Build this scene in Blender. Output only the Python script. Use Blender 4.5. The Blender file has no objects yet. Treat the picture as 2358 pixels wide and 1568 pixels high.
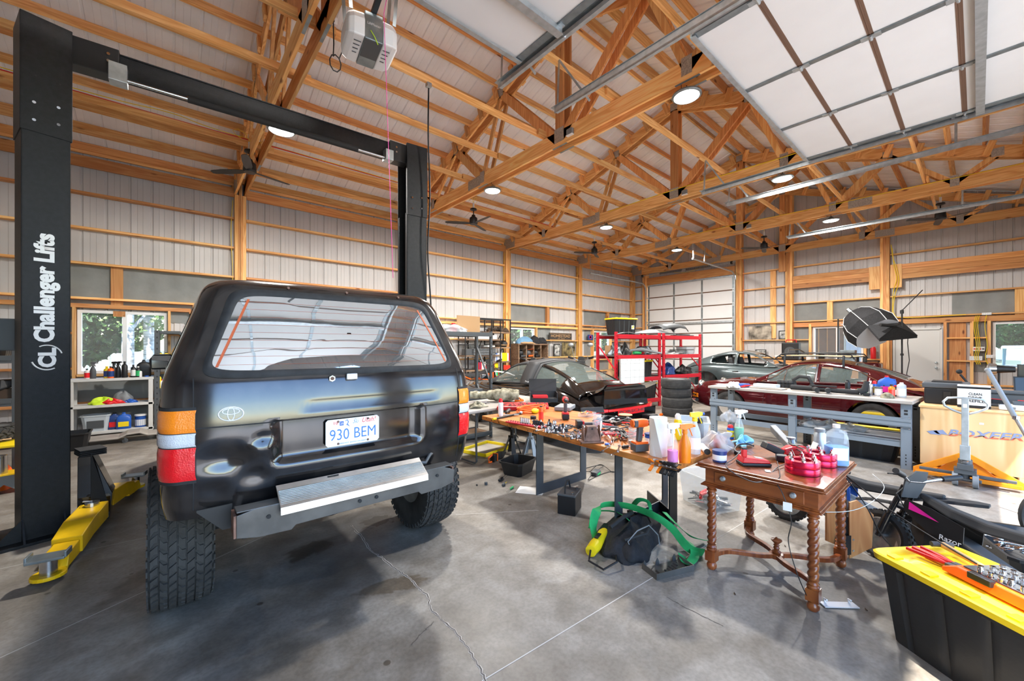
import bpy, bmesh, math, random
from mathutils import Matrix, Vector
# x runs along the window wall, y runs towards it, z is up; the camera stands at x=0, y=0
sc=bpy.context.scene; COL=sc.collection; PI=math.pi; R_=math.radians
random.seed(7); RN=random.Random(11)
# ---------------------------------------------------------------- camera, sky, sun, exposure
FPX=917.0; HY=799.0; CH=1.55; SB,CB=.65,.76
cd=bpy.data.cameras.new('camera'); cam=bpy.data.objects.new('camera',cd); COL.objects.link(cam)
cd.sensor_width=36; cd.lens=36*FPX/2358; cd.shift_y=(HY-784)/2358; cd.clip_start=.05; cd.clip_end=4000
cam.location=(0,0,CH); cam.rotation_euler=(PI/2,0,-math.atan2(SB,CB)); sc.camera=cam
w=bpy.data.worlds.new('sky'); sc.world=w; w.use_nodes=True
nt=w.node_tree; bg=nt.nodes['Background']; sky=nt.nodes.new('ShaderNodeTexSky')
sky.sky_type='NISHITA'; sky.sun_disc=False; sky.sun_elevation=R_(60); sky.sun_rotation=R_(200); sky.air_density=1.1; sky.dust_density=0; sky.ozone_density=2.5
nt.links.new(sky.outputs[0],bg.inputs[0]); bg.inputs[1].default_value=.42
sl=bpy.data.lights.new('sun','SUN'); sl.energy=7; sl.angle=R_(.6); sl.color=(1,.95,.88)
so=bpy.data.objects.new('sun',sl); COL.objects.link(so); so.rotation_euler=Vector((.27,.43,-1)).to_track_quat('-Z','Y').to_euler()
LAMP=95.0
sc.view_settings.view_transform='Standard'; sc.view_settings.look='None'; sc.view_settings.gamma=1; sc.view_settings.exposure=1.5
cy=sc.cycles; cy.use_denoising=True; cy.adaptive_threshold=.02; cy.max_bounces=9; cy.diffuse_bounces=6; cy.glossy_bounces=4; cy.transmission_bounces=6; cy.transparent_max_bounces=10; cy.sample_clamp_indirect=6
cy.caustics_reflective=False; cy.caustics_refractive=False
# ---------------------------------------------------------------- photo pixel -> place
def P(x,y,n=None,a=None,h=None,z=None):
    m=(x-1179)/FPX
    Z=z if z is not None else FPX*(CH-h)/(y-HY) if h is not None else n/(CB-SB*m) if n is not None else a/(CB*m+SB)
    return Vector((CB*m*Z+SB*Z,-SB*m*Z+CB*Z,CH-(y-HY)*Z/FPX))
def G(x,y,h=0): return P(x,y,h=h)
# ---------------------------------------------------------------- materials
M={}
def nd(t,k,**kw):
    n=t.nodes.new(k)
    for a,v in kw.items(): setattr(n,a,v)
    return n
def mat(name,col,rough=.5,metal=0,var=0,vs=8,bump=0,bs=60,spec=.5,trans=0,alpha=1,emis=0,coat=0,ior=1.45,col2=None,det=4,stretch=None,lo=.35,hi=.65,rv=0):
    m=bpy.data.materials.new(name); m.use_nodes=True; t=m.node_tree; b=t.nodes['Principled BSDF']; I=b.inputs
    c=(*col,1); I['Base Color'].default_value=c; I['Roughness'].default_value=rough; I['Metallic'].default_value=metal
    I['Specular IOR Level'].default_value=spec; I['Transmission Weight'].default_value=trans; I['Alpha'].default_value=alpha; I['IOR'].default_value=ior
    if coat: I['Coat Weight'].default_value=coat; I['Coat Roughness'].default_value=.04
    if emis: I['Emission Color'].default_value=c; I['Emission Strength'].default_value=emis
    if var or col2 or bump or rv:
        tc=nd(t,'ShaderNodeTexCoord'); mp=nd(t,'ShaderNodeMapping'); t.links.new(tc.outputs['Object'],mp.inputs[0])
        if stretch: mp.inputs['Scale'].default_value=stretch
    if var or col2:
        n=nd(t,'ShaderNodeTexNoise'); n.inputs['Scale'].default_value=vs; n.inputs['Detail'].default_value=det; t.links.new(mp.outputs[0],n.inputs[0])
        r=nd(t,'ShaderNodeValToRGB'); e=r.color_ramp.elements; e[0].position=lo; e[1].position=hi
        e[0].color=tuple(x*(1-var) for x in col)+(1,) ; e[1].color=(*(col2 or tuple(min(1,x*(1+var)) for x in col)),1)
        t.links.new(n.outputs[0],r.inputs[0]); t.links.new(r.outputs[0],I['Base Color'])
        if rv:
            q=nd(t,'ShaderNodeMapRange'); q.inputs[3].default_value=max(0,rough-rv); q.inputs[4].default_value=rough+rv; t.links.new(n.outputs[0],q.inputs[0]); t.links.new(q.outputs[0],I['Roughness'])
    if bump:
        n=nd(t,'ShaderNodeTexNoise'); n.inputs['Scale'].default_value=bs; n.inputs['Detail'].default_value=3; t.links.new(mp.outputs[0],n.inputs[0])
        bp=nd(t,'ShaderNodeBump'); bp.inputs['Strength'].default_value=bump; bp.inputs['Distance'].default_value=.01; t.links.new(n.outputs[0],bp.inputs['Height']); t.links.new(bp.outputs[0],I['Normal'])
    M[name]=m; return m
def wood(name,c1,c2,ax,sc_=9,knot=True,rough=.6,c3=None,coat=0):
    m=bpy.data.materials.new(name); m.use_nodes=True; t=m.node_tree; b=t.nodes['Principled BSDF']; L=t.links.new
    tc=nd(t,'ShaderNodeTexCoord'); oi=nd(t,'ShaderNodeObjectInfo'); ad=nd(t,'ShaderNodeVectorMath',operation='ADD'); L(tc.outputs['Object'],ad.inputs[0])
    ml=nd(t,'ShaderNodeMath',operation='MULTIPLY'); ml.inputs[1].default_value=37; L(oi.outputs['Random'],ml.inputs[0]); L(ml.outputs[0],ad.inputs[1])
    mp=nd(t,'ShaderNodeMapping'); s=[1,1,1]; s[ax]=.07; mp.inputs['Scale'].default_value=s; L(ad.outputs[0],mp.inputs[0])
    n=nd(t,'ShaderNodeTexNoise'); n.inputs['Scale'].default_value=sc_; n.inputs['Detail'].default_value=2; n.inputs['Distortion'].default_value=.6; L(mp.outputs[0],n.inputs[0])
    mu=nd(t,'ShaderNodeMath',operation='MULTIPLY'); mu.inputs[1].default_value=11; L(n.outputs[0],mu.inputs[0]); fr=nd(t,'ShaderNodeMath',operation='PINGPONG'); fr.inputs[1].default_value=1; L(mu.outputs[0],fr.inputs[0])
    r=nd(t,'ShaderNodeValToRGB'); r.color_ramp.elements[0].color=(*c1,1); r.color_ramp.elements[1].color=(*c2,1); r.color_ramp.elements[0].position=.1; L(fr.outputs[0],r.inputs[0])
    n2=nd(t,'ShaderNodeTexNoise'); n2.inputs['Scale'].default_value=1.3; L(ad.outputs[0],n2.inputs[0])
    hs=nd(t,'ShaderNodeHueSaturation'); L(r.outputs[0],hs.inputs['Color'])
    mr=nd(t,'ShaderNodeMapRange'); mr.inputs[3].default_value=.72; mr.inputs[4].default_value=1.22; L(oi.outputs['Random'],mr.inputs[0]); L(mr.outputs[0],hs.inputs['Value'])
    mh=nd(t,'ShaderNodeMapRange'); mh.inputs[3].default_value=.488; mh.inputs[4].default_value=.509; L(n2.outputs[0],mh.inputs[0]); L(mh.outputs[0],hs.inputs['Hue'])
    out=hs.outputs[0]
    if knot:
        mk=nd(t,'ShaderNodeMapping'); s=[1,1,1]; s[ax]=.35; mk.inputs['Scale'].default_value=s; L(ad.outputs[0],mk.inputs[0])
        v=nd(t,'ShaderNodeTexVoronoi'); v.inputs['Scale'].default_value=4.5; L(mk.outputs[0],v.inputs[0])
        kr=nd(t,'ShaderNodeValToRGB'); kr.color_ramp.elements[0].color=(.28,.16,.09,1); kr.color_ramp.elements[1].color=(1,1,1,1); kr.color_ramp.elements[0].position=.05; kr.color_ramp.elements[1].position=.12; L(v.outputs['Distance'],kr.inputs[0])
        mx=nd(t,'ShaderNodeMix',data_type='RGBA',blend_type='MULTIPLY'); mx.inputs[0].default_value=1; L(out,mx.inputs[6]); L(kr.outputs[0],mx.inputs[7]); out=mx.outputs[2]
    L(out,b.inputs['Base Color']); b.inputs['Roughness'].default_value=rough
    if coat: b.inputs['Coat Weight'].default_value=coat
    M[name]=m; return m
for i,k in enumerate('xyz'):
    wood('pine_'+k,(.74,.355,.105),(.93,.56,.22),i); wood('brown_'+k,(.60,.245,.07),(.74,.36,.125),i)
wood('butcher',(.37,.115,.022),(.52,.20,.048),1,7,True,.35); wood('ply',(.66,.40,.17),(.80,.56,.29),2,4,False,.45); wood('shelf_wood',(.17,.10,.06),(.30,.19,.11),0,8,False,.6)
wood('walnut',(.17,.040,.010),(.31,.085,.02),2,8,False,.3,coat=.3); wood('walnut_y',(.21,.055,.014),(.33,.095,.022),1,8,False,.3,coat=.3)
mat('sheet',(.55,.54,.54),.38,0,.05,1.2); mat('roof_sheet',(.87,.87,.89),.45,0,.06,1.5); mat('wrap',(.24,.25,.245),.55,0,.12,2,bump=.6,bs=5)
mat('white',(.80,.80,.80),.4); mat('offwhite',(.66,.65,.63),.5); mat('door_white',(.75,.75,.75),.5,0,.015,3,bump=.05,bs=200); mat('seam',(.16,.09,.06),.5)
mat('galv',(.46,.50,.52),.46,.8,.12,14); mat('galv_dark',(.26,.30,.32),.4,.8,.15,10); mat('plate_steel',(.42,.40,.37),.45,.6,.25,60)
mat('black',(.012,.012,.013),.45,bump=.03,bs=200); mat('black_gloss',(.010,.010,.011),.12,coat=.6); mat('rubber',(.022,.022,.023),.75,0,.25,20); mat('black_matte',(.02,.02,.021),.8)
mat('lift_black',(.006,.0065,.008),.42,0,.3,30,bump=.25,bs=260,spec=.35); mat('steel',(.55,.55,.56),.25,1,.1,30); mat('chrome',(.80,.80,.82),.08,1); mat('alu',(.68,.70,.71),.32,1,.05,20)
mat('yellow',(.80,.48,.005),.35,0,.06,9); mat('tote_yellow',(.85,.62,.01),.4); mat('tote_black',(.018,.018,.019),.42,bump=.12,bs=30); mat('orange',(.86,.13,.008),.4); mat('jack_orange',(.82,.27,.012),.4,0,.08,7)
mat('red',(.62,.012,.016),.35); mat('rack_red',(.55,.015,.03),.35); mat('blue',(.02,.10,.42),.4); mat('green',(.03,.42,.13),.6,0,.3,5); mat('grey',(.20,.21,.22),.5); mat('bench_grey',(.20,.235,.27),.38); mat('bench_top',(.37,.335,.30),.45,0,.1,3)
mat('dark_grey',(.07,.075,.08),.5); mat('steel_blue',(.065,.075,.088),.4,.2,.15,6); mat('paper',(.75,.75,.73),.7); mat('card',(.46,.28,.14),.8); mat('clear',(.80,.86,.88),.12,trans=.0,alpha=.2); mat('glass',(1,1,1),.02,trans=0,alpha=.07,spec=.8); mat('glass_tint',(.25,.36,.32),.03,alpha=.42,spec=.8)
mat('screen',(.012,.014,.02),.15); mat('fabric_black',(.012,.012,.014),.85,0,.3,30,bump=.5,bs=45); mat('leather',(.06,.035,.02),.6)
mat('milky',(.66,.72,.76),.35,alpha=.55); mat('apron',(.52,.50,.47),.8,0,.06,2); mat('grass',(.085,.11,.065),.9,0,.4,3); mat('dirt',(.35,.30,.22),.9,0,.2,1)
mat('pink',(.80,.10,.55),.1,alpha=.85); mat('blue_liquid',(.06,.30,.85),.1); mat('green_liquid',(.12,.55,.32),.1,alpha=.8); mat('orange_plastic',(.85,.20,.006),.35); mat('ano_red',(.72,.02,.07),.22,.75); mat('camo',(.20,.17,.10),.9,0,.5,14,col2=(.42,.38,.27),bump=.4,bs=12); mat('bag',(.45,.46,.48),.2,alpha=.55,bump=.6,bs=22); mat('rag',(.22,.52,.72),.8); mat('magenta',(.75,.02,.30),.4); mat('navy',(.02,.05,.18),.3)
mat('lamp_glow',(1,.98,.95),.5,emis=9)
# ---------------------------------------------------------------- mesh builder
class MB:
    def __init__(s): s.v=[]; s.f=[]; s.mi=[]; s.k=0; s.T=None
    def add(s,vs,fs):
        o=len(s.v)
        if s.T is not None: vs=[s.T@Vector(p) for p in vs]
        s.v+= [tuple(p) for p in vs]; s.f+=[tuple(i+o for i in f) for f in fs]; s.mi+=[s.k]*len(fs); return s
    def box(s,c,d,rz=0,R=None,tp=1):
        x,y,z=[q/2 for q in d]; vs=[(-x,-y,-z),(x,-y,-z),(x,y,-z),(-x,y,-z),(-x*tp,-y*tp,z),(x*tp,-y*tp,z),(x*tp,y*tp,z),(-x*tp,y*tp,z)]
        Q=R if R is not None else Matrix.Rotation(rz,3,'Z'); c=Vector(c)
        return s.add([Q@Vector(p)+c for p in vs],[(0,3,2,1),(4,5,6,7),(0,1,5,4),(1,2,6,5),(2,3,7,6),(3,0,4,7)])
    def b2(s,x0,x1,y0,y1,z0,z1): return s.box(((x0+x1)/2,(y0+y1)/2,(z0+z1)/2),(abs(x1-x0),abs(y1-y0),abs(z1-z0)))
    def bar(s,p,q,w,t,up=(0,0,1)):
        p=Vector(p); q=Vector(q); d=q-p; L=d.length; d.normalize(); u=Vector(up); sx=d.cross(u)
        if sx.length<1e-4: sx=d.cross(Vector((1,0,0)))
        sx.normalize(); u=sx.cross(d); R=Matrix((sx,d,u)).transposed(); return s.box((p+q)/2,(w,L,t),R=R)
    def tube(s,pts,r,seg=8,closed=False,caps=True):
        pts=[Vector(p) for p in pts]; n=len(pts); rr=r if isinstance(r,(list,tuple)) else [r]*n; vs=[]; up=None
        for i,p in enumerate(pts):
            a=pts[(i-1)%n] if (closed or i>0) else p; b=pts[(i+1)%n] if (closed or i<n-1) else p
            d=(b-a); d=d.normalized() if d.length>1e-9 else Vector((0,0,1))
            if up is None: up=Vector((0,0,1)) if abs(d.z)<.9 else Vector((1,0,0))
            sx=d.cross(up); sx=sx.normalized() if sx.length>1e-6 else d.orthogonal().normalized(); up=sx.cross(d).normalized()
            for k in range(seg):
                t=2*PI*k/seg; vs.append(p+(sx*math.cos(t)+up*math.sin(t))*rr[i])
        fs=[]; m=n if closed else n-1
        for i in range(m):
            j=(i+1)%n
            for k in range(seg): l=(k+1)%seg; fs.append((i*seg+k,i*seg+l,j*seg+l,j*seg+k))
        if not closed and caps: fs+=[tuple(range(seg-1,-1,-1)),tuple(range((n-1)*seg,n*seg))]
        return s.add(vs,fs)
    def cyl(s,p,q,r,r2=None,seg=16): return s.tube([p,q],[r,r if r2 is None else r2],seg)
    def lathe(s,prof,c=(0,0,0),seg=20,ax='z',R=None,arc=None):
        vs=[]; n=len(prof)
        for (r,h) in prof:
            for k in range(seg):
                t=2*PI*k/seg; p=(r*math.cos(t),r*math.sin(t),h)
                if ax=='x': p=(p[2],p[0],p[1])
                if ax=='y': p=(p[1],p[2],p[0])
                vs.append(Vector(p))
        if R is not None: vs=[R@p for p in vs]
        c=Vector(c); vs=[p+c for p in vs]; fs=[]
        for i in range(n-1):
            for k in range(seg): l=(k+1)%seg; fs.append((i*seg+k,i*seg+l,(i+1)*seg+l,(i+1)*seg+k))
        if prof[0][0]>1e-6: fs.append(tuple(range(seg-1,-1,-1)))
        if prof[-1][0]>1e-6: fs.append(tuple(range((n-1)*seg,n*seg)))
        return s.add(vs,fs)
    def loft(s,rings,caps=True,closed=True):
        k=len(rings[0]); vs=[p for r in rings for p in r]; fs=[]
        for i in range(len(rings)-1):
            for j in range(k if closed else k-1): l=(j+1)%k; fs.append((i*k+j,i*k+l,(i+1)*k+l,(i+1)*k+j))
        if caps and closed: fs+=[tuple(range(k-1,-1,-1)),tuple(range((len(rings)-1)*k,len(rings)*k))]
        return s.add(vs,fs)
    def prism(s,pts,d,O=(0,0,0),U=(1,0,0),V=(0,1,0)):
        O=Vector(O); U=Vector(U); V=Vector(V); N=U.cross(V).normalized()*d; n=len(pts)
        A=[O+U*a+V*b for a,b in pts]; return s.add(A+[p+N for p in A],[tuple(range(n-1,-1,-1)),tuple(range(n,2*n))]+[(i,(i+1)%n,n+(i+1)%n,n+i) for i in range(n)])
    def grid(s,f,nu,nv,skip=None):
        vs=[f(i/nu,j/nv) for j in range(nv+1) for i in range(nu+1)]; q=nu+1
        return s.add(vs,[(j*q+i,j*q+i+1,(j+1)*q+i+1,(j+1)*q+i) for j in range(nv) for i in range(nu) if not(skip and skip((i+.5)/nu,(j+.5)/nv))])
    def ball(s,c,r,seg=14,sq=(1,1,1),R=None):
        n=seg//2; pr=[(max(0,r*math.sin(PI*i/n)),-r*math.cos(PI*i/n)) for i in range(n+1)]; o=len(s.v)
        T=s.T; s.T=None; s.lathe(pr,(0,0,0),seg); s.T=T; c=Vector(c)
        for i in range(o,len(s.v)):
            p=Vector([a*b for a,b in zip(s.v[i],sq)]); p=(R@p if R is not None else p)+c; s.v[i]=tuple(T@p if T is not None else p)
        return s
    def build(s,name,m,parent=None,smooth=0,bevel=0,sub=0,solid=0,seg=2):
        me=bpy.data.meshes.new(name); me.from_pydata(s.v,[],s.f)
        ms=m if isinstance(m,(list,tuple)) else [m]
        for x in ms: me.materials.append(M[x])
        if len(ms)>1: me.polygons.foreach_set('material_index',s.mi)
        if smooth: me.shade_smooth(); me.set_sharp_from_angle(angle=R_(smooth))
        o=bpy.data.objects.new(name,me); COL.objects.link(o)
        if parent: o.parent=parent
        if solid: d=o.modifiers.new('s','SOLIDIFY'); d.thickness=solid; d.offset=0
        if bevel: d=o.modifiers.new('b','BEVEL'); d.width=bevel; d.segments=seg; d.limit_method='ANGLE'; d.angle_limit=R_(40)
        if sub: d=o.modifiers.new('u','SUBSURF'); d.levels=d.render_levels=sub
        return o
def thing(name,label,cat,loc=(0,0,0),rz=0,group=None,rot=None):
    o=bpy.data.objects.new(name,None); COL.objects.link(o); o.location=loc; o.rotation_euler=rot or (0,0,rz); o.empty_display_size=.1
    o['label']=label; o['category']=cat
    if group: o['group']=group
    return o
def tag(o,label,cat,group=None,loc=None,rz=None):
    o['label']=label; o['category']=cat
    if group: o['group']=group
    if loc is not None: o.location=loc
    if rz is not None: o.rotation_euler=(0,0,rz)
    return o
def struct(o,label=None):
    o['kind']='structure'
    if label: o['label']=label
    return o
def empty_s(name,label=None,cat=None):
    o=bpy.data.objects.new(name,None); COL.objects.link(o); o['kind']='structure'
    if label: o['label']=label
    if cat: o['category']=cat
    return o
def dup(r,loc=None,rz=None,label=None,parent=None):
    c=r.copy(); COL.objects.link(c)
    if parent: c.parent=parent
    if loc is not None: c.location=loc
    if rz is not None: c.rotation_euler=(0,0,rz)
    if label: c['label']=label
    for ch in list(r.children): dup(ch,parent=c)
    return c
def inst(me_obj,parent,loc,rot=(0,0,0),scale=None):
    c=me_obj.copy(); COL.objects.link(c); c.parent=parent; c.location=loc; c.rotation_euler=rot
    if scale: c.scale=scale
    return c
def text(s,name,m,parent,O,U,V,w=None,h=None,ext=.001,bold=0,shear=0,sp=1):
    cu=bpy.data.curves.new('t','FONT'); cu.body=s; cu.align_x='CENTER'; cu.align_y='CENTER'; cu.extrude=0; cu.offset=bold; cu.shear=shear; cu.space_character=sp; cu.resolution_u=3
    t=bpy.data.objects.new('t',cu); COL.objects.link(t); bpy.context.view_layer.update()
    me=bpy.data.meshes.new_from_object(t); bpy.data.objects.remove(t)
    xs=[v.co.x for v in me.vertices]; ys=[v.co.y for v in me.vertices]; cx=(max(xs)+min(xs))/2; cy_=(max(ys)+min(ys))/2
    W=max(xs)-min(xs); H=max(ys)-min(ys); kx=(w/W) if w else h/H; ky=(h/H) if h else kx
    O=Vector(O); U=Vector(U).normalized(); V=Vector(V).normalized(); N=U.cross(V)*ext
    for v in me.vertices: v.co=O+U*((v.co.x-cx)*kx)+V*((v.co.y-cy_)*ky)+N
    me.materials.clear(); me.materials.append(M[m]); me.name=name
    o=bpy.data.objects.new(name,me); COL.objects.link(o)
    if parent: o.parent=parent
    return o
# ================================================================ THE BUILDING
YA,YC,XB,XL=10.2,-1.6,16.0,-6.3; RY=4.3; EH=5.10; PITCH=1/3; RH=EH+(YA-RY)*PITCH
def roofh(y): return RH-abs(y-RY)*PITCH
TX=[-2.56,1.10,4.76,8.42,12.08,15.78]
# floor
def conc():
    m=bpy.data.materials.new('concrete'); m.use_nodes=True; t=m.node_tree; b=t.nodes['Principled BSDF']; L=t.links.new; M['concrete']=m
    tc=nd(t,'ShaderNodeTexCoord')
    def noise(s,d,dist=0):
        n=nd(t,'ShaderNodeTexNoise'); n.inputs['Scale'].default_value=s; n.inputs['Detail'].default_value=d; n.inputs['Distortion'].default_value=dist; L(tc.outputs['Object'],n.inputs[0]); return n.outputs[0]
    def ramp(i,a,ca,b_,cb):
        r=nd(t,'ShaderNodeValToRGB'); e=r.color_ramp.elements; e[0].position=a; e[1].position=b_; e[0].color=(*ca,1); e[1].color=(*cb,1); L(i,r.inputs[0]); return r.outputs[0]
    def mul(a,b_,f=1,bt='MULTIPLY'):
        x=nd(t,'ShaderNodeMix',data_type='RGBA',blend_type=bt)
        if isinstance(f,(int,float)): x.inputs[0].default_value=f
        else: L(f,x.inputs[0])
        L(a,x.inputs[6])
        if isinstance(b_,tuple): x.inputs[7].default_value=(*b_,1)
        else: L(b_,x.inputs[7])
        return x.outputs[2]
    c=ramp(noise(.9,6,.4),.36,(.205,.184,.157),.66,(.34,.315,.278))
    c=mul(c,ramp(noise(3.5,7,.6),.38,(.74,.71,.67),.62,(1.06,1.06,1.06))); c=mul(c,ramp(noise(9,5),.3,(.80,.79,.78),.7,(1.05,1.05,1.05)))
    c=mul(c,ramp(noise(45,3),.35,(.82,.81,.80),.6,(1,1,1)))
    def spot(x,y,rx,ry,rot,col,lo=.40,hi=.62,s=3.5,amt=1):
        nonlocal c
        mp=nd(t,'ShaderNodeMapping'); mp.vector_type='TEXTURE'; mp.inputs['Location'].default_value=(x,y,0); mp.inputs['Rotation'].default_value=(0,0,rot); mp.inputs['Scale'].default_value=(rx,ry,1); L(tc.outputs['Object'],mp.inputs[0])
        gsp=nd(t,'ShaderNodeTexGradient',gradient_type='SPHERICAL'); L(mp.outputs[0],gsp.inputs[0])
        n=noise(s,6,.8); ad=nd(t,'ShaderNodeMath',operation='MULTIPLY_ADD'); L(gsp.outputs['Fac'],ad.inputs[0]); ad.inputs[1].default_value=.85; L(n,ad.inputs[2])
        mr=nd(t,'ShaderNodeMapRange'); mr.inputs[1].default_value=lo+.35; mr.inputs[2].default_value=hi+.35; mr.inputs[4].default_value=amt; L(ad.outputs[0],mr.inputs[0])
        c=mul(c,col,mr.outputs[0])
    p=G(800,1235); spot(p.x,p.y,1.35,.9,.3,(.46,.49,.53),.25,.66,2.6)
    p=G(700,1400); spot(p.x,p.y,1.1,.5,.6,(.55,.58,.62),.3,.7,3)
    p=G(870,1200); spot(p.x,p.y,.30,.22,.6,(.45,.42,.38),.55,.62,9)
    p=G(910,1345); spot(p.x,p.y,.38,.16,-.3,(.62,.55,.47),.5,.6,6)
    p=G(715,1265); spot(p.x,p.y,.34,.2,.4,(.35,.34,.32),.5,.66,7)
    p=G(330,1330); spot(p.x,p.y,.5,.18,.9,(.66,.62,.58),.5,.66,5)
    # small drips all over
    v=nd(t,'ShaderNodeTexVoronoi'); v.inputs['Scale'].default_value=3.3; L(tc.outputs['Object'],v.inputs[0])
    n=noise(2.4,3); ad=nd(t,'ShaderNodeMath',operation='MULTIPLY_ADD'); L(n,ad.inputs[0]); ad.inputs[1].default_value=-.07; L(v.outputs['Distance'],ad.inputs[2])
    c=mul(c,ramp(ad.outputs[0],.012,(.42,.38,.34),.03,(1,1,1)))
    c=mul(c,ramp(noise(1.7,8,1.2),.62,(1,1,1),.78,(.72,.66,.58)))
    L(c,b.inputs['Base Color'])
    mr=nd(t,'ShaderNodeMapRange'); mr.inputs[3].default_value=.36; mr.inputs[4].default_value=.62; L(noise(2,4),mr.inputs[0]); L(mr.outputs[0],b.inputs['Roughness'])
    bp=nd(t,'ShaderNodeBump'); bp.inputs['Strength'].default_value=.12; bp.inputs['Distance'].default_value=.004; L(noise(70,4),bp.inputs['Height']); L(bp.outputs[0],b.inputs['Normal'])
conc()
m=MB(); m.b2(XL,XB+.1,YC-.1,YA+.1,-.15,0); floor=struct(m.build('floor','concrete'),'grey brown concrete slab with stains and a long crack')
mat('crack',(.10,.085,.07),.9); mat('crack_edge',(.46,.43,.39),.9); mat('joint',(.52,.50,.47),.8)
def ribbon(m,pts,w,z,jit=0):
    pts=[Vector((p[0],p[1],z)) for p in pts]
    if jit:
        q=[]
        for i in range(len(pts)-1):
            for k in range(7): t=k/7; p=pts[i].lerp(pts[i+1],t); q.append(p+Vector((RN.uniform(-jit,jit),RN.uniform(-jit,jit),0)))
        pts=q+[pts[-1]]
    vs=[];fs=[]
    for i,p in enumerate(pts):
        d=(pts[min(i+1,len(pts)-1)]-pts[max(0,i-1)]).normalized(); s=Vector((-d.y,d.x,0))*w/2*(RN.uniform(.5,1.4) if jit else 1); vs+=[p+s,p-s]
    for i in range(len(pts)-1): fs.append((2*i,2*i+1,2*i+3,2*i+2))
    m.add(vs,fs)
ck=[(810,1210),(835,1240),(852,1268),(880,1285),(905,1308),(935,1325),(960,1350),(985,1372),(990,1400),(1015,1425),(1045,1450),(1075,1490),(1100,1530),(1122,1575)]
m=MB(); RN.seed(3); ribbon(m,[G(*p) for p in ck],.014,.0012,.007); m.build('crack_edge','crack_edge',floor)
m=MB(); RN.seed(3); ribbon(m,[G(*p) for p in ck],.006,.002,.007); ribbon(m,[G(*p) for p in ((1000,1432),(975,1455),(948,1485))],.006,.002,.006); m.build('crack','crack',floor)
for l in ([(1110,1568),(1500,1325),(1800,1150)],[(0,1515),(345,1390),(615,1232)],[(0,1310),(250,1250),(340,1237)],[(1050,1185),(1240,1175)],[(1100,1085),(1560,1012)]):
    m=MB(); p=[G(*q) for q in l]; ribbon(m,[p[0],p[-1]],.006,.001); m.build('control_joint','joint',floor)
m=MB(); RN.seed(5); ribbon(m,[G(1535,1375),G(1570,1395),G(1625,1422),G(1665,1442)],.005,.0012,.003); m.build('crack','crack',floor)
# ribbed sheets
def ribsec(t):
    t=t%.305
    if t<.012: return .02*t/.012
    if t<.034: return .02
    if t<.046: return .02*(.046-t)/.012
    for q in (.125,.20):
        if q<=t<q+.006: return .004
    return 0
RB=[0,.012,.034,.046,.1249,.125,.131,.1311,.1999,.20,.206,.2061]
def ribx(u0,u1):
    s={round(u0,4),round(u1,4)}; k=math.floor(u0/.305)
    while k*.305<u1:
        for r in RB:
            x=k*.305+r
            if u0<x<u1: s.add(round(x,4))
        k+=1
    return sorted(s)
def sheet(m,pt,u0,u1,v0,v1f):   # pt(u,v,d): position; v1f(u) upper edge
    xs=ribx(u0,u1); o=[]
    for x in xs: d=ribsec(x+.0001 if x<u1 else x-.0001); o+=[pt(x,v0,d),pt(x,v1f(x),d)]
    m.add(o,[(2*i,2*i+2,2*i+3,2*i+1) for i in range(len(xs)-1)])
def wall(name,label,pt,u0,u1,top,holes,matn='sheet',pw=.915):
    w=empty_s(name,label); k=math.floor(u0/pw)
    while k*pw<u1-.01:
        a=max(u0,k*pw); b=min(u1,(k+1)*pw); k+=1
        cuts=sorted({a,b}|{h[i] for h in holes for i in (0,1) if a<h[i]<b}); m=MB()
        for i in range(len(cuts)-1):
            c0,c1=cuts[i],cuts[i+1]; mid=(c0+c1)/2; hs=sorted([h for h in holes if h[0]<mid<h[1]],key=lambda h:h[2]); z=0
            for h in hs:
                if h[2]>z+.01: sheet(m,pt,c0,c1,z,lambda x,q=h[2]:q)
                z=h[3]
            sheet(m,pt,c0,c1,z,top)
        if m.f: m.build('wall_panel',matn,w)
    return w
W1=(-1.24,-.06,1.08,2.2); W2=(8.56,9.72,1.06,2.2); W3=(12.95,14.1,1.06,2.2)
W4=(2.25,3.5,1.05,2.2); W5=(-1.45,-.25,1.0,2.18); MD=(.64,1.58,0,2.06); GD=(5.8,9.42,0,4.22)
wa=wall('wall_left','white ribbed metal wall with timber girts and windows',lambda u,v,d:(u,YA+d,v),XL,XB,lambda x:EH,[W1,W2,W3])
wb=wall('wall_back','white ribbed metal end wall with garage door',lambda u,v,d:(XB+d,u,v),YC,YA,lambda y:roofh(y),[W4,W5,MD,GD])
D1=(-1.0,2.65,0,4.2); D2=(3.65,7.42,0,4.2); D3=(8.5,12.1,0,4.2)
wc=wall('wall_right','ribbed metal wall with open garage doorways behind the camera',lambda u,v,d:(u,YC-d,v),XL,XB,lambda x:roofh(YC),[D1,D2,D3])
we=wall('wall_front','plain ribbed metal end wall out of view',lambda u,v,d:(XL-d,u,v),YC,YA,lambda y:roofh(y),[])
cl=empty_s('ceiling','pitched ribbed metal roof on timber purlins'); k=0; x=XL-.02
while x<XB+.02:
    b=min(x+.915,XB+.03)
    for s in (1,-1):
        m=MB(); L_=(YA-RY) if s>0 else (RY-YC)
        sheet(m,lambda u,v,d:(u,RY+s*v,RH-v*PITCH+d+.001),x,b,0,lambda q:L_+.12); m.build('roof_panel','roof_sheet',cl)
    x=b
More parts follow.
